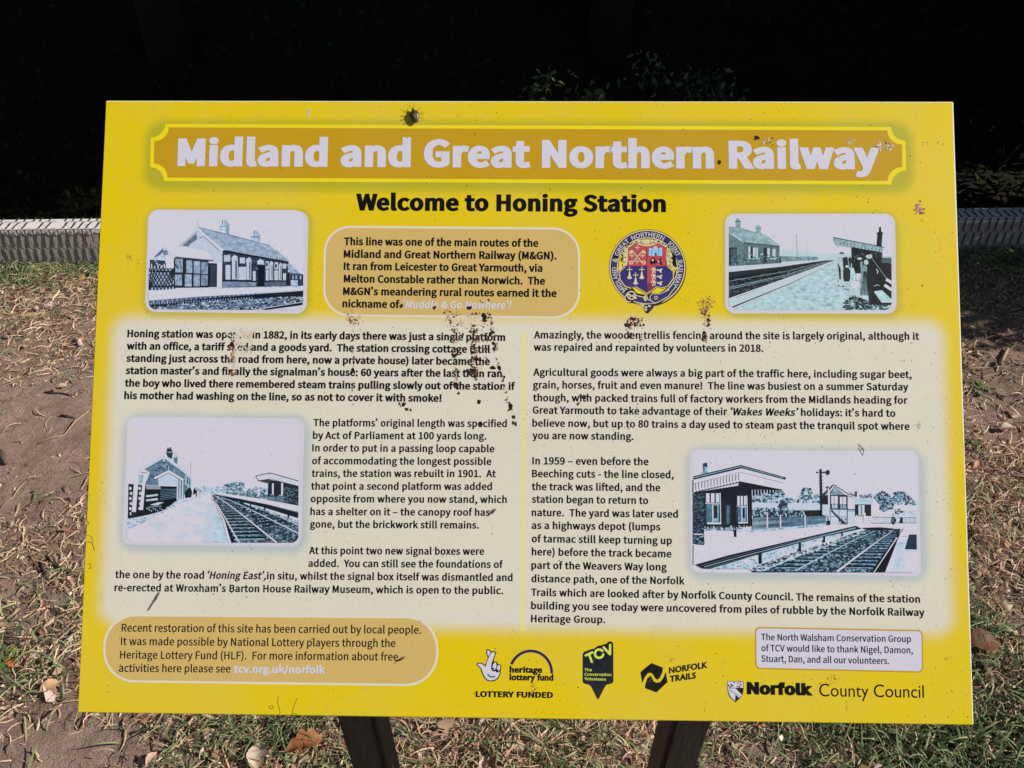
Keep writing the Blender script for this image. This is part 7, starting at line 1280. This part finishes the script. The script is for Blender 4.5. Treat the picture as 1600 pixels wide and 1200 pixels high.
for nm, sel, mt in (('ground', ~far_, M_soil), ('track_bed', far_, M_mould)):
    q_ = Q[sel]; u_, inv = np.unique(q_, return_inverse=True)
    cen = V[q_].mean(1); k_ = 1 - .62 * np.clip(litter(cen[:, 0], cen[:, 1]) * 1.3 + green(cen[:, 0], cen[:, 1]), 0, 1)  # soil darkened under litter and grass: humus plus painted shade between the blades
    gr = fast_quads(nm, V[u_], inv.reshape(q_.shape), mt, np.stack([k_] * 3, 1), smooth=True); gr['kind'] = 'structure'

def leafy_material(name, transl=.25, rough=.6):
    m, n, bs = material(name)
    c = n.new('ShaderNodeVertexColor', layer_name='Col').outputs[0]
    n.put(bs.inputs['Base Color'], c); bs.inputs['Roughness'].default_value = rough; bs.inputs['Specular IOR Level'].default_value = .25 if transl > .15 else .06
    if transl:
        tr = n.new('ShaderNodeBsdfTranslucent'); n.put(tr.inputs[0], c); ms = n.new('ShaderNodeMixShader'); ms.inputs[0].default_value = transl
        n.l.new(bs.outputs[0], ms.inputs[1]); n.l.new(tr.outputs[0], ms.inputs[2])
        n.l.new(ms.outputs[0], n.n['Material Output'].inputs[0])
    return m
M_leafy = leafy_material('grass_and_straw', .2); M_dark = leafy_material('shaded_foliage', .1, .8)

# --- blades: curved ribbons lying or standing on the soil
def ribbons(name, x, y, length, width, head, rise, curl, cols, label, seg=4, lift=0.):
    r = np.random.default_rng(len(x)); N_ = len(x); z = ground_z(x, y) + lift
    t = np.linspace(0, 1, seg + 1)[None, :]
    ang = head[:, None] + curl[:, None] * (t - .3)
    step = length[:, None] / seg
    el = rise[:, None] * (1 - 1.5 * t)
    dx, dy, dz = np.cos(ang) * np.cos(el), np.sin(ang) * np.cos(el), np.sin(el)
    px = x[:, None] + np.cumsum(dx * step, 1) - dx * step; py = y[:, None] + np.cumsum(dy * step, 1) - dy * step
    pz = z[:, None] + np.maximum(np.cumsum(dz * step, 1) - dz * step, -.002) + .001
    wv = width[:, None] * (1 - .75 * t ** 2) * .5; tw = r.uniform(-1.2, 1.2, N_)[:, None]
    sx, sy, sz = -np.sin(ang) * wv * np.cos(tw), np.cos(ang) * wv * np.cos(tw), wv * np.sin(tw)
    A = np.stack([px + sx, py + sy, pz + sz], -1); B = np.stack([px - sx, py - sy, pz - sz], -1)
    V = np.stack([A, B], 2).reshape(-1, 3)
    base = (np.arange(N_) * (seg + 1) * 2)[:, None] + (np.arange(seg) * 2)[None, :]
    Q = np.stack([base, base + 1, base + 3, base + 2], -1).reshape(-1, 4)
    o = fast_quads(name, V, Q, M_leafy, np.repeat(cols, seg, axis=0)); o['kind'] = 'stuff'
    prop(o, label, name.replace('_', ' ')); return o
def pick(pal, n_, var=.25, r=rng):
    p = np.array(pal, float)[r.integers(0, len(pal), n_)]
    return np.clip(p * r.uniform(1 - var, 1 + var, (n_, 1)) * r.uniform(.94, 1.06, (n_, 3)), 0, .9)
def field(n_, fn, box_=(-3.2, 3.2, -1.4, 1.9), r=rng):
    """random points kept with probability fn(x, y)"""
    X, Y = [], []; tot = 0
    while tot < n_:
        x = r.uniform(box_[0], box_[1], n_ * 2); y = r.uniform(box_[2], box_[3], n_ * 2)
        k = (r.random(n_ * 2) < fn(x, y)) & (y < KY - .015 + .0337 * x); X.append(x[k]); Y.append(y[k]); tot += k.sum()
    return np.concatenate(X)[:n_], np.concatenate(Y)[:n_]
STRAW = [(.66, .48, .32), (.76, .58, .40), (.50, .33, .21), (.32, .19, .12), (.70, .47, .35), (.58, .46, .27)]
GREEN = [(.11, .16, .06), (.16, .22, .09), (.24, .30, .14), (.07, .11, .05), (.34, .36, .18)]
n_ = 128000; x, y = field(n_, litter)
ribbons('dry_grass', x, y, rng.uniform(.012, .055, n_), rng.uniform(.0014, .004, n_), rng.uniform(0, 6.283, n_), rng.uniform(-.1, .7, n_), rng.normal(0, 1.3, n_), pick(STRAW, n_), 'matted dry straw coloured grass litter over the bare soil')
n_ = 38000; x, y = field(n_, lambda x, y: np.clip(litter(x, y) * .6 + .25 * (smooth_noise(x, y, .09, 44) > .72) * taper(x, y), 0, 1) * (1 - .55 * bare(x, y)))
ribbons('chopped_straw', x, y, rng.uniform(.004, .014, n_), rng.uniform(.003, .007, n_), rng.uniform(0, 6.283, n_), rng.uniform(0, .35, n_), rng.normal(0, .6, n_), pick([(.58, .42, .33), (.5, .34, .24), (.66, .55, .44), (.34, .2, .13)], n_), 'small chips of leaf and bark strewn on the soil', 2, .001)
n_ = 27000; x, y = field(n_, green)
ribbons('green_grass', x, y, rng.uniform(.025, .075, n_), rng.uniform(.0018, .0045, n_), rng.uniform(0, 6.283, n_), rng.uniform(.3, 1.35, n_), rng.normal(0, .8, n_), pick(GREEN, n_), 'short green grass tufts between the dry litter', 5)

n_ = 4200; x, y = field(n_, lambda x, y: np.clip(litter(x, y) * .8 + .12 * taper(x, y), 0, 1) * (1 - .7 * bare(x, y)))
Lr = rng.uniform(.005, .015, n_) * (1 + (rng.random(n_) < .06) * 1.0); hd = rng.uniform(0, 6.283, n_); z = ground_z(x, y) + rng.uniform(.001, .012, n_)
ring = []
for k in range(6):
    t_ = 6.283 * k / 6 + rng.uniform(-.35, .35, n_); rr_ = Lr * rng.uniform(.6, 1.15, n_); u_, v_ = np.cos(t_) * rr_, np.sin(t_) * rr_ * rng.uniform(.4, .8, n_)
    ring.append(np.stack([x + u_ * np.cos(hd) - v_ * np.sin(hd), y + u_ * np.sin(hd) + v_ * np.cos(hd), z + rng.normal(0, .35, n_) * Lr * .8], 1))
V = np.stack(ring, 1).reshape(-1, 3); b0 = np.arange(n_)[:, None] * 6
Q = np.concatenate([b0 + np.array([0, 1, 2, 3]), b0 + np.array([0, 3, 4, 5])], 0)
cc = pick([(.62, .42, .28), (.70, .55, .42), (.42, .22, .12), (.30, .16, .10), (.52, .30, .16), (.66, .5, .44)], n_)
o = fast_quads('leaf_litter', V, Q, M_leafy, np.concatenate([cc, cc], 0)); prop(o, 'broken scraps of dead leaf scattered through the grass and soil', 'leaf litter', kind='stuff')

# --- fallen leaves and sticks one can point at
def fallen_leaf(lobed, length, col, seed):
    r = random.Random(seed); nseg = 9; V, F = [], []
    def wid(t):
        w = math.sin(math.pi * min(1, t * 1.02)) ** .8 * .32
        if lobed: w *= .62 + .38 * abs(math.sin(t * 3.14159 * 3.6))
        return w
    for i in range(nseg * 2 + 1):
        t = i / (nseg * 2); w = wid(t) * length; zc = math.sin(t * 2.6) * length * .16
        for s_ in (-1, -.5, 0, .5, 1):
            V.append(((t - .5) * length + r.uniform(-1, 1) * length * .012, s_ * w * r.uniform(.9, 1.1), zc + (abs(s_) ** 1.5) * w * .45 + r.uniform(-1, 1) * length * .015 + .002))
    m_ = nseg * 2 + 1
    for i in range(m_ - 1):
        for k in range(4): F.append((i * 5 + k, i * 5 + k + 1, (i + 1) * 5 + k + 1, (i + 1) * 5 + k))
    cols = [tuple(min(.9, v * r.uniform(.8, 1.2)) for v in col) for _ in F]
    o = mesh_obj('fallen_leaf', V, F, M_leafy, None, cols, True)
    st = tube('leaf_stalk', [(-length * .5, 0, .002), (-length * .62, length * .02, .004), (-length * .78, length * .07, .003)], .0008, M_twig, o, 5)
    return o
def gz(x, y): return float(ground_z(np.array([x]), np.array([y]))[0])
LEAVES = [((-0.399, 0.093), 1, .075, (.42, .17, .07), 20, 'lobed rusty oak leaf on the grass left of the left post'),
          ((-0.483, 0.073), 0, .055, (.62, .48, .36), 100, 'pale beige leaf standing in the grass at the bottom edge'),
          ((-0.934, 0.206), 0, .038, (.55, .36, .2), 40, 'curled tan leaf lying on the trodden earth beside the lower left corner'),
          ((-1.041, 0.263), 1, .035, (.5, .17, .05), 130, 'small orange leaf beside bright green clover at the left'),
          ((0.946, 0.325), 0, .075, (.20, .10, .055), 175, 'large dark brown folded leaf at the right edge of the board'),
          ((1.215, 1.055), 0, .04, (.72, .6, .48), 60, 'small pale leaf scrap beside the right edge of the board'),
          ((1.316, 0.988), 0, .04, (.62, .52, .4), 10, 'pale leaf scrap right of the board on bare soil'),
          ((-1.342, 1.125), 0, .03, (.6, .5, .3), 200, 'tiny pale leaf casting a shadow on bare soil at the left'),
          ((-0.677, 0.066), 0, .028, (.58, .38, .28), 70, 'pinkish dead leaf at the bottom edge below the lower left corner'),
          ((-0.269, 0.068), 0, .04, (.5, .33, .22), 10, 'small brown leaf hard against the left post')]
for i, ((lx, ly), lob, ln, col, rz, lab) in enumerate(LEAVES):
    o = fallen_leaf(lob, ln, col, i); o.location = (lx, ly, gz(lx, ly) + .008); o.rotation_euler = (R(12 * ((i % 3) - 1)), R(8), R(rz)); prop(o, lab, 'leaf')
STICKS = [([(-1.246, 0.775), (-1.266, 0.759), (-1.273, 0.709), (-1.288, 0.678)], .0022, 'thin curving twig on the bare soil at the left edge'),
          ([(-1.216, 1.019), (-1.246, 0.928), (-1.298, 0.890)], .0025, 'pale broken stalk lying across dry grass tufts'),
          ([(-1.387, 1.108), (-1.337, 1.103), (-1.290, 1.092)], .003, 'short dark stick lying level on the bare soil'),
          ([(-1.285, 0.999), (-1.238, 0.987)], .003, 'short dark stick nearest the left edge of the board'),
          ([(-1.384, 0.858), (-1.340, 0.812)], .008, 'stubby dark bark piece cut by the left picture edge'),
          ([(-1.102, 0.529), (-1.051, 0.494), (-1.002, 0.474)], .005, 'dark bent twig by the lower left of the board'),
          ([(-1.116, 0.522), (-1.064, 0.464)], .004, 'short dark twig crossing toward the bent one'),
          ([(-1.125, 0.430), (-1.116, 0.463), (-1.091, 0.478)], .0022, 'pale curved stalk at the lower left'),
          ([(1.039, 0.572), (1.055, 0.527), (1.061, 0.492)], .002, 'thin straight stalk on the soil right of the board'),
          ([(1.421, 1.263), (1.484, 1.342)], .006, 'light grey stick end in the shade right of the board')]
for i, (pts, rr, lab) in enumerate(STICKS):
    P3 = []
    for j in range(len(pts) - 1):
        for t in (0, .5): P3.append(((pts[j][0] * (1 - t) + pts[j + 1][0] * t), (pts[j][1] * (1 - t) + pts[j + 1][1] * t)))
    P3.append(pts[-1]); c0 = P3[0]
    q = [(p[0] - c0[0], p[1] - c0[1], gz(*p) + rr * .8 + .004 * math.sin(k * 1.7) ** 2) for k, p in enumerate(P3)]
    dark = 'dark' in lab
    o = tube('twig', q, rr, simple_material('bark', (.09, .06, .045), .9) if dark else M_twig, None, 7, .45); o.location = (c0[0], c0[1], 0); prop(o, lab, 'twig')

# clover-like bright plant at the left
def weed(x, y, label, n_=14, s_=.02, col=(.16, .30, .05), seed=1):
    r = random.Random(seed); V, F, cols = [], [], []
    for i in range(n_):
        a_ = r.uniform(0, 6.28); d = r.uniform(.2, 1) * s_ * 1.3; c_ = Vector((math.cos(a_) * d, math.sin(a_) * d, r.uniform(.006, .022))); b0 = len(V)
        u = Vector((math.cos(a_), math.sin(a_), r.uniform(-.3, .4))); v = Vector((-u.y, u.x, r.uniform(-.2, .2))); L = s_ * r.uniform(.35, .7)
        for k in range(7): t = 6.283 * k / 7; V.append(c_ + u * L * .6 * math.cos(t) + v * L * .42 * math.sin(t) + Vector((0, 0, .002 * math.cos(2 * t))))
        F.append(tuple(range(b0, b0 + 7))); cols.append(tuple(v_ * r.uniform(.7, 1.25) for v_ in col))
    o = prop(link(bpy.data.objects.new('small_weed', None)), label, 'weed'); o.location = (x, y, gz(x, y))
    mesh_obj('leaf_rosette', V, F, M_leafy, o, cols, True); tube('stem', [(0, 0, -.005), (0, .002, .008), (.002, 0, .014)], .0012, simple_material('stem_green', (.12, .16, .05)), o, 5)
weed(*(-1.060, 0.264), 'bright yellow green seedling at the left picture edge', 16, .022)
weed(*(1.323, 1.158), 'small dark green weed on the soil right of the board', 14, .03, (.10, .16, .06), 4)
weed(*(1.197, 0.932), 'low green weed close to the right edge of the board', 10, .022, (.12, .18, .06), 6)

# ------------------------------------------------------------------ platform edge: grey beam with white painted top, wrapped in wire netting
M_beam = wood_material('weathered_grey_timber', (.34, .30, .265), (.48, .43, .38), .9)
m, n, bs = material('worn_white_paint'); co = n.new('ShaderNodeTexCoord').outputs['Object']
g = n.noise(n.scaled(co, (1, 2, 2)), 60, 5, .7); n.put(bs.inputs['Base Color'], n.mix(n.ss(g, .52, .70), (.74, .70, .68), (.30, .26, .23))); bs.inputs['Roughness'].default_value = .8; n.put(bs.inputs['Normal'], n.bump(g, .5, .003)); M_wpaint = m
M_wire = simple_material('rusty_wire', (.035, .028, .024), .7)
edge = prop(link(bpy.data.objects.new('platform_edge', None)), 'low grey timber platform edge with white painted top under wire netting', 'platform edge')
edge.location = (0, KY, 0); edge.rotation_euler = (0, 0, YAW)
HB, DB = .132, .088
r_ = random.Random(3); xx = -9.0
while xx < 9:
    L = r_.uniform(2.2, 2.6); w0 = r_.uniform(-.002, .002)
    x0_, x1_ = xx + .003, xx + L - .003
    sec = [(-.016 + w0, -.3), (-.012 + w0, 0), (.008 + w0, HB - .006), (.013 + w0, HB), (DB - .004, HB), (DB, HB - .006), (DB, -.3)]
    b = mesh_obj('beam', [(x0_, *p) for p in sec] + [(x1_, *p) for p in sec], [tuple(range(7))[::-1], tuple(range(7, 14))] + [(i, i + 7, (i + 1) % 7 + 7, (i + 1) % 7) for i in range(7)][::1], M_beam, edge)
    cap = box('painted_cap', (xx + L / 2, DB / 2 + .005 + w0, HB + .0012), (L - .008, DB - .014, .0036), M_wpaint, edge, .0012, None, 1)
    xx += L
# ragged white paint lapping over the front face
V, F = [], []; xq = -3.2; k = 0
while xq < 3.2:
    w_ = r_.uniform(.008, .02); h_ = r_.uniform(.002, .016)
    b0 = len(V); h2 = r_.uniform(.002, .018); V += [(xq, .0072, HB - .004), (xq, .0072 - (h_) * .155, HB - .004 - h_), (xq + w_, .0072 - h2 * .155, HB - .004 - h2), (xq + w_, .0072, HB - .004)]; F.append((b0, b0 + 1, b0 + 2, b0 + 3)); xq += w_
mesh_obj('paint_lap', V, F, M_wpaint, edge)
# hexagonal wire netting: twisted uprights joined by zigzags, over the face and the top
def wire_path(s_):                            # distance along the netting -> (y, z), starting at the foot of the face
    if s_ < HB: return (-.0175 + .020 * s_ / HB, s_)
    s_ -= HB
    return (min(.003 + s_, DB + .004), HB + .0062)
V, F = [], []
def wire(p, q, r0):
    p, q = Vector(p), Vector(q); d = (q - p).normalized(); u = d.orthogonal().normalized(); w = d.cross(u); b0 = len(V)
    for c_ in (p, q):
        for k in range(4): t = 1.5708 * k; V.append(c_ + (u * math.cos(t) + w * math.sin(t)) * r0)
    for k in range(4): F.append((b0 + k, b0 + (k + 1) % 4, b0 + 4 + (k + 1) % 4, b0 + 4 + k))
cw, tw_, zz = .0285, .040, .012; total = HB + DB; row = 0; s0 = -.01
while s0 < total:
    k = 0; x = -3.4 + (row % 2) * cw / 2
    while x < 3.4:
        jx = r_.uniform(-.0035, .0035)
        if r_.random() < .04: x += cw; continue
        ya, za = wire_path(max(0, s0)); yb, zb = wire_path(min(total, s0 + tw_)); ym, zm = wire_path(min(total, max(0, s0 + tw_ / 2)))
        wire((x + jx, ya, za), (x + jx, ym, zm), .0019); wire((x + jx, ym, zm), (x, yb, zb), .0021)
        if s0 + tw_ + zz < total:
            yc, zc = wire_path(s0 + tw_ + zz)
            wire((x, yb, zb), (x + cw / 2, yc, zc), .00055); wire((x, yb, zb), (x - cw / 2, yc, zc), .00055)
        x += cw
    s0 += tw_ + zz; row += 1
net = mesh_obj('wire_netting', V, F, M_wire, edge); net['kind'] = 'stuff'
# dry stems hanging on the netting
for i, pts in enumerate(([(-1.766, 1.936), (-1.700, 1.960)], [(-1.686, 1.867), (-1.660, 1.904)])): pass

# ------------------------------------------------------------------ vegetation beyond the platform (in deep shade) and the trees that shade it, some added only for that
def leaf_cloud(n_, sample, size, cols, r, aspect=.55):
    P_ = sample(n_); N_ = len(P_)
    a_ = r.normal(size=(N_, 3)); a_ /= np.linalg.norm(a_, axis=1)[:, None]
    b_ = r.normal(size=(N_, 3)); b_ -= (b_ * a_).sum(1)[:, None] * a_; b_ /= np.linalg.norm(b_, axis=1)[:, None]
    L = r.uniform(.6, 1.3, N_)[:, None] * size
    A, B = a_ * L, b_ * L * aspect
    V = np.stack([P_ - A, P_ + B * .8, P_ + A, P_ - B * .8], 1).reshape(-1, 3)
    Q = np.arange(N_ * 4).reshape(-1, 4)
    return V, Q, pick(cols, N_, .35, r)
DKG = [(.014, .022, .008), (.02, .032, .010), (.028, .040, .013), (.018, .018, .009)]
rb = np.random.default_rng(11)
def bank_pts(n_):
    x = rb.uniform(-6, 6, n_); y = rb.uniform(3.2, 8.5, n_); z = ground_z(x, y)
    h = smooth_noise(x, y, .6, 51) * .55 * np.clip((y - 3.6) / 1.5, .1, 1)
    return np.stack([x, y, z + rb.random(n_) ** .6 * h + .01], 1)
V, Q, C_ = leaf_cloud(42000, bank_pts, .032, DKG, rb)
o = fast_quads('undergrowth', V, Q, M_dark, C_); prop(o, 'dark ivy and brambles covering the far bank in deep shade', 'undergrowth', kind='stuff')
M_bark = wood_material('tree_bark', (.010, .008, .006), (.022, .018, .014), 1.)
def tree(x, y, h, rx, rz, n_, seed, label, size=.075, base=.25):
    r = np.random.default_rng(seed); z0 = gz(x, y) - .1
    o = prop(link(bpy.data.objects.new('broadleaf_tree', None)), label, 'tree', 'trees beyond the platform edge'); o.location = (x, y, z0)
    cz = h * (base + 1) / 2
    clumps = [(r.normal(size=3) * np.array([rx * .5, rx * .5, rz * .45]) + np.array([0, 0, cz])) for _ in range(26)]
    rad = r.uniform(.38, .62, 26) * rx * .8
    def s_(k):
        i = r.integers(0, 26, k); d = r.normal(size=(k, 3)); d /= np.linalg.norm(d, axis=1)[:, None]
        p = np.array(clumps)[i] + d * (rad[i] * r.random(k) ** .4)[:, None]; p[:, 2] = np.maximum(p[:, 2], .5); return p
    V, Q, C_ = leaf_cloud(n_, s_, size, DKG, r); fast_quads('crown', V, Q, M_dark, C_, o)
    tr = [(0, 0, -.2), (.03, .02, h * .2), (-.04, .05, h * .4), (.05, 0, h * .62), (0, .04, h * .8)]
    tube('trunk', tr, .05 * h / 3 + .06, M_bark, o, 10, .7)
    for k in range(7):
        c_ = clumps[k]; t = .3 + .07 * k; p = Vector((0, .02, h * t)); tube('limb', [p, p.lerp(Vector(c_), .5) + Vector((0, 0, .1)), Vector(c_)], .04, M_bark, o, 6, .7)
    return o
tree(3.7, 5.3, 6.4, 1.6, 3.4, 20000, 1, 'dense dark tree on the right flank of the bank, out of the sun')
tree(5.8, 6.9, 8.6, 2.2, 4.4, 20000, 2, 'tall dark tree behind the right flank of the bank')
tree(2.2, 7.4, 7.4, 2.1, 3.6, 18000, 3, 'tall dark tree right of centre on the far bank')
tree(-.9, 7.9, 7.2, 2.2, 3.6, 18000, 4, 'tall dark tree at the centre of the far bank')
tree(-4.0, 7.2, 7.0, 2.2, 3.4, 18000, 5, 'tall dark tree at the left of the far bank')
tree(4.6, 4.5, 5.2, 1.1, 3.0, 14000, 7, 'slim dark tree nearest the track bed on the right')
tree(8.3, 6.3, 10.5, 2.6, 5.4, 22000, 8, 'tallest dark tree far to the right of the bank', .09)
tree(9.5, 8.2, 11, 2.8, 5.4, 20000, 9, 'broad dark tree at the far right behind the tallest one', .09)
tree(6.4, 4.9, 7.0, 1.6, 3.6, 16000, 12, 'middle sized dark tree added between the tallest tree and the track bed to dim the bank')  # added to take stray sun off the right of the bank
tree(.6, 5.4, 6.2, 1.7, 1.7, 12000, 10, 'slender tree added so its crown keeps sky light off the track bed', .08, .75)  # this and the next: crowns added out of view to block sky light
tree(-2.6, 5.2, 6.0, 1.8, 1.7, 12000, 11, 'slender tree added to keep sky light off the track bed on the left', .08, .75)
# shrub added out of view at the right so that its shade falls across the edge right of the board
def shrub(x, y, w, h, n_, seed, label):
    r = np.random.default_rng(seed); o = prop(link(bpy.data.objects.new('shade_shrub', None)), label, 'shrub'); o.location = (x, y, gz(x, y))
    cl = np.stack([r.normal(0, w * .33, 18), r.normal(0, w * .3, 18), r.uniform(.2, .95, 18) * h], 1)
    def s_(k):
        i = r.integers(0, 18, k); d = r.normal(size=(k, 3)); d /= np.linalg.norm(d, axis=1)[:, None]
        p = cl[i] + d * (w * .26 * r.random(k) ** .4)[:, None]; p[:, 2] = np.maximum(p[:, 2], .02); return p
    V, Q, C_ = leaf_cloud(n_, s_, .03, DKG, r); fast_quads('foliage', V, Q, M_dark, C_, o)
    for k in range(5): tube('stem', [(0, 0, -.05), tuple(cl[k] * np.array([.5, .5, .5])), tuple(cl[k])], .016, M_bark, o, 6)
shrub(2.75, 1.66, .9, 1.15, 16000, 21, 'dense evergreen shrub added out of view to shade the platform edge at the right')

# bramble with leaves coloured pale to look sunlit against the dark bank
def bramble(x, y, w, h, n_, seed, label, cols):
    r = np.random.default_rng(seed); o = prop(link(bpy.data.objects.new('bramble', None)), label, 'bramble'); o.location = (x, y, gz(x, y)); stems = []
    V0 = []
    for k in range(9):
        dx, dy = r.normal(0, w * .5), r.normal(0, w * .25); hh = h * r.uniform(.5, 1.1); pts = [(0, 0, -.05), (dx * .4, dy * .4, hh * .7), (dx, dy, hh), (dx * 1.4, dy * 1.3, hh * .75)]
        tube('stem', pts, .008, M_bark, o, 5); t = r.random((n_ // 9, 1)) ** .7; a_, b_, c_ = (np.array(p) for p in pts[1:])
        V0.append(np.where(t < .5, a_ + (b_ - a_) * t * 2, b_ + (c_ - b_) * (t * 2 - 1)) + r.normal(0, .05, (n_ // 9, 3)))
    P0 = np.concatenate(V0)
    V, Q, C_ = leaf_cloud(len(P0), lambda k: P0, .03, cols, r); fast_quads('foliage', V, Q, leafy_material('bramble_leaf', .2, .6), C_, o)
lit_leaf_cols = [(.13, .15, .06), (.20, .21, .10), (.09, .12, .05), (.30, .27, .17)]
bramble(*(0.489, 3.819), .5, .8, 700, 31, 'loose pale leaved bramble standing in the shade beyond the top middle of the board', lit_leaf_cols)
bramble(*(1.096, 4.815), .3, .5, 260, 32, 'small pale leaved bramble further back at the top right of centre', lit_leaf_cols)
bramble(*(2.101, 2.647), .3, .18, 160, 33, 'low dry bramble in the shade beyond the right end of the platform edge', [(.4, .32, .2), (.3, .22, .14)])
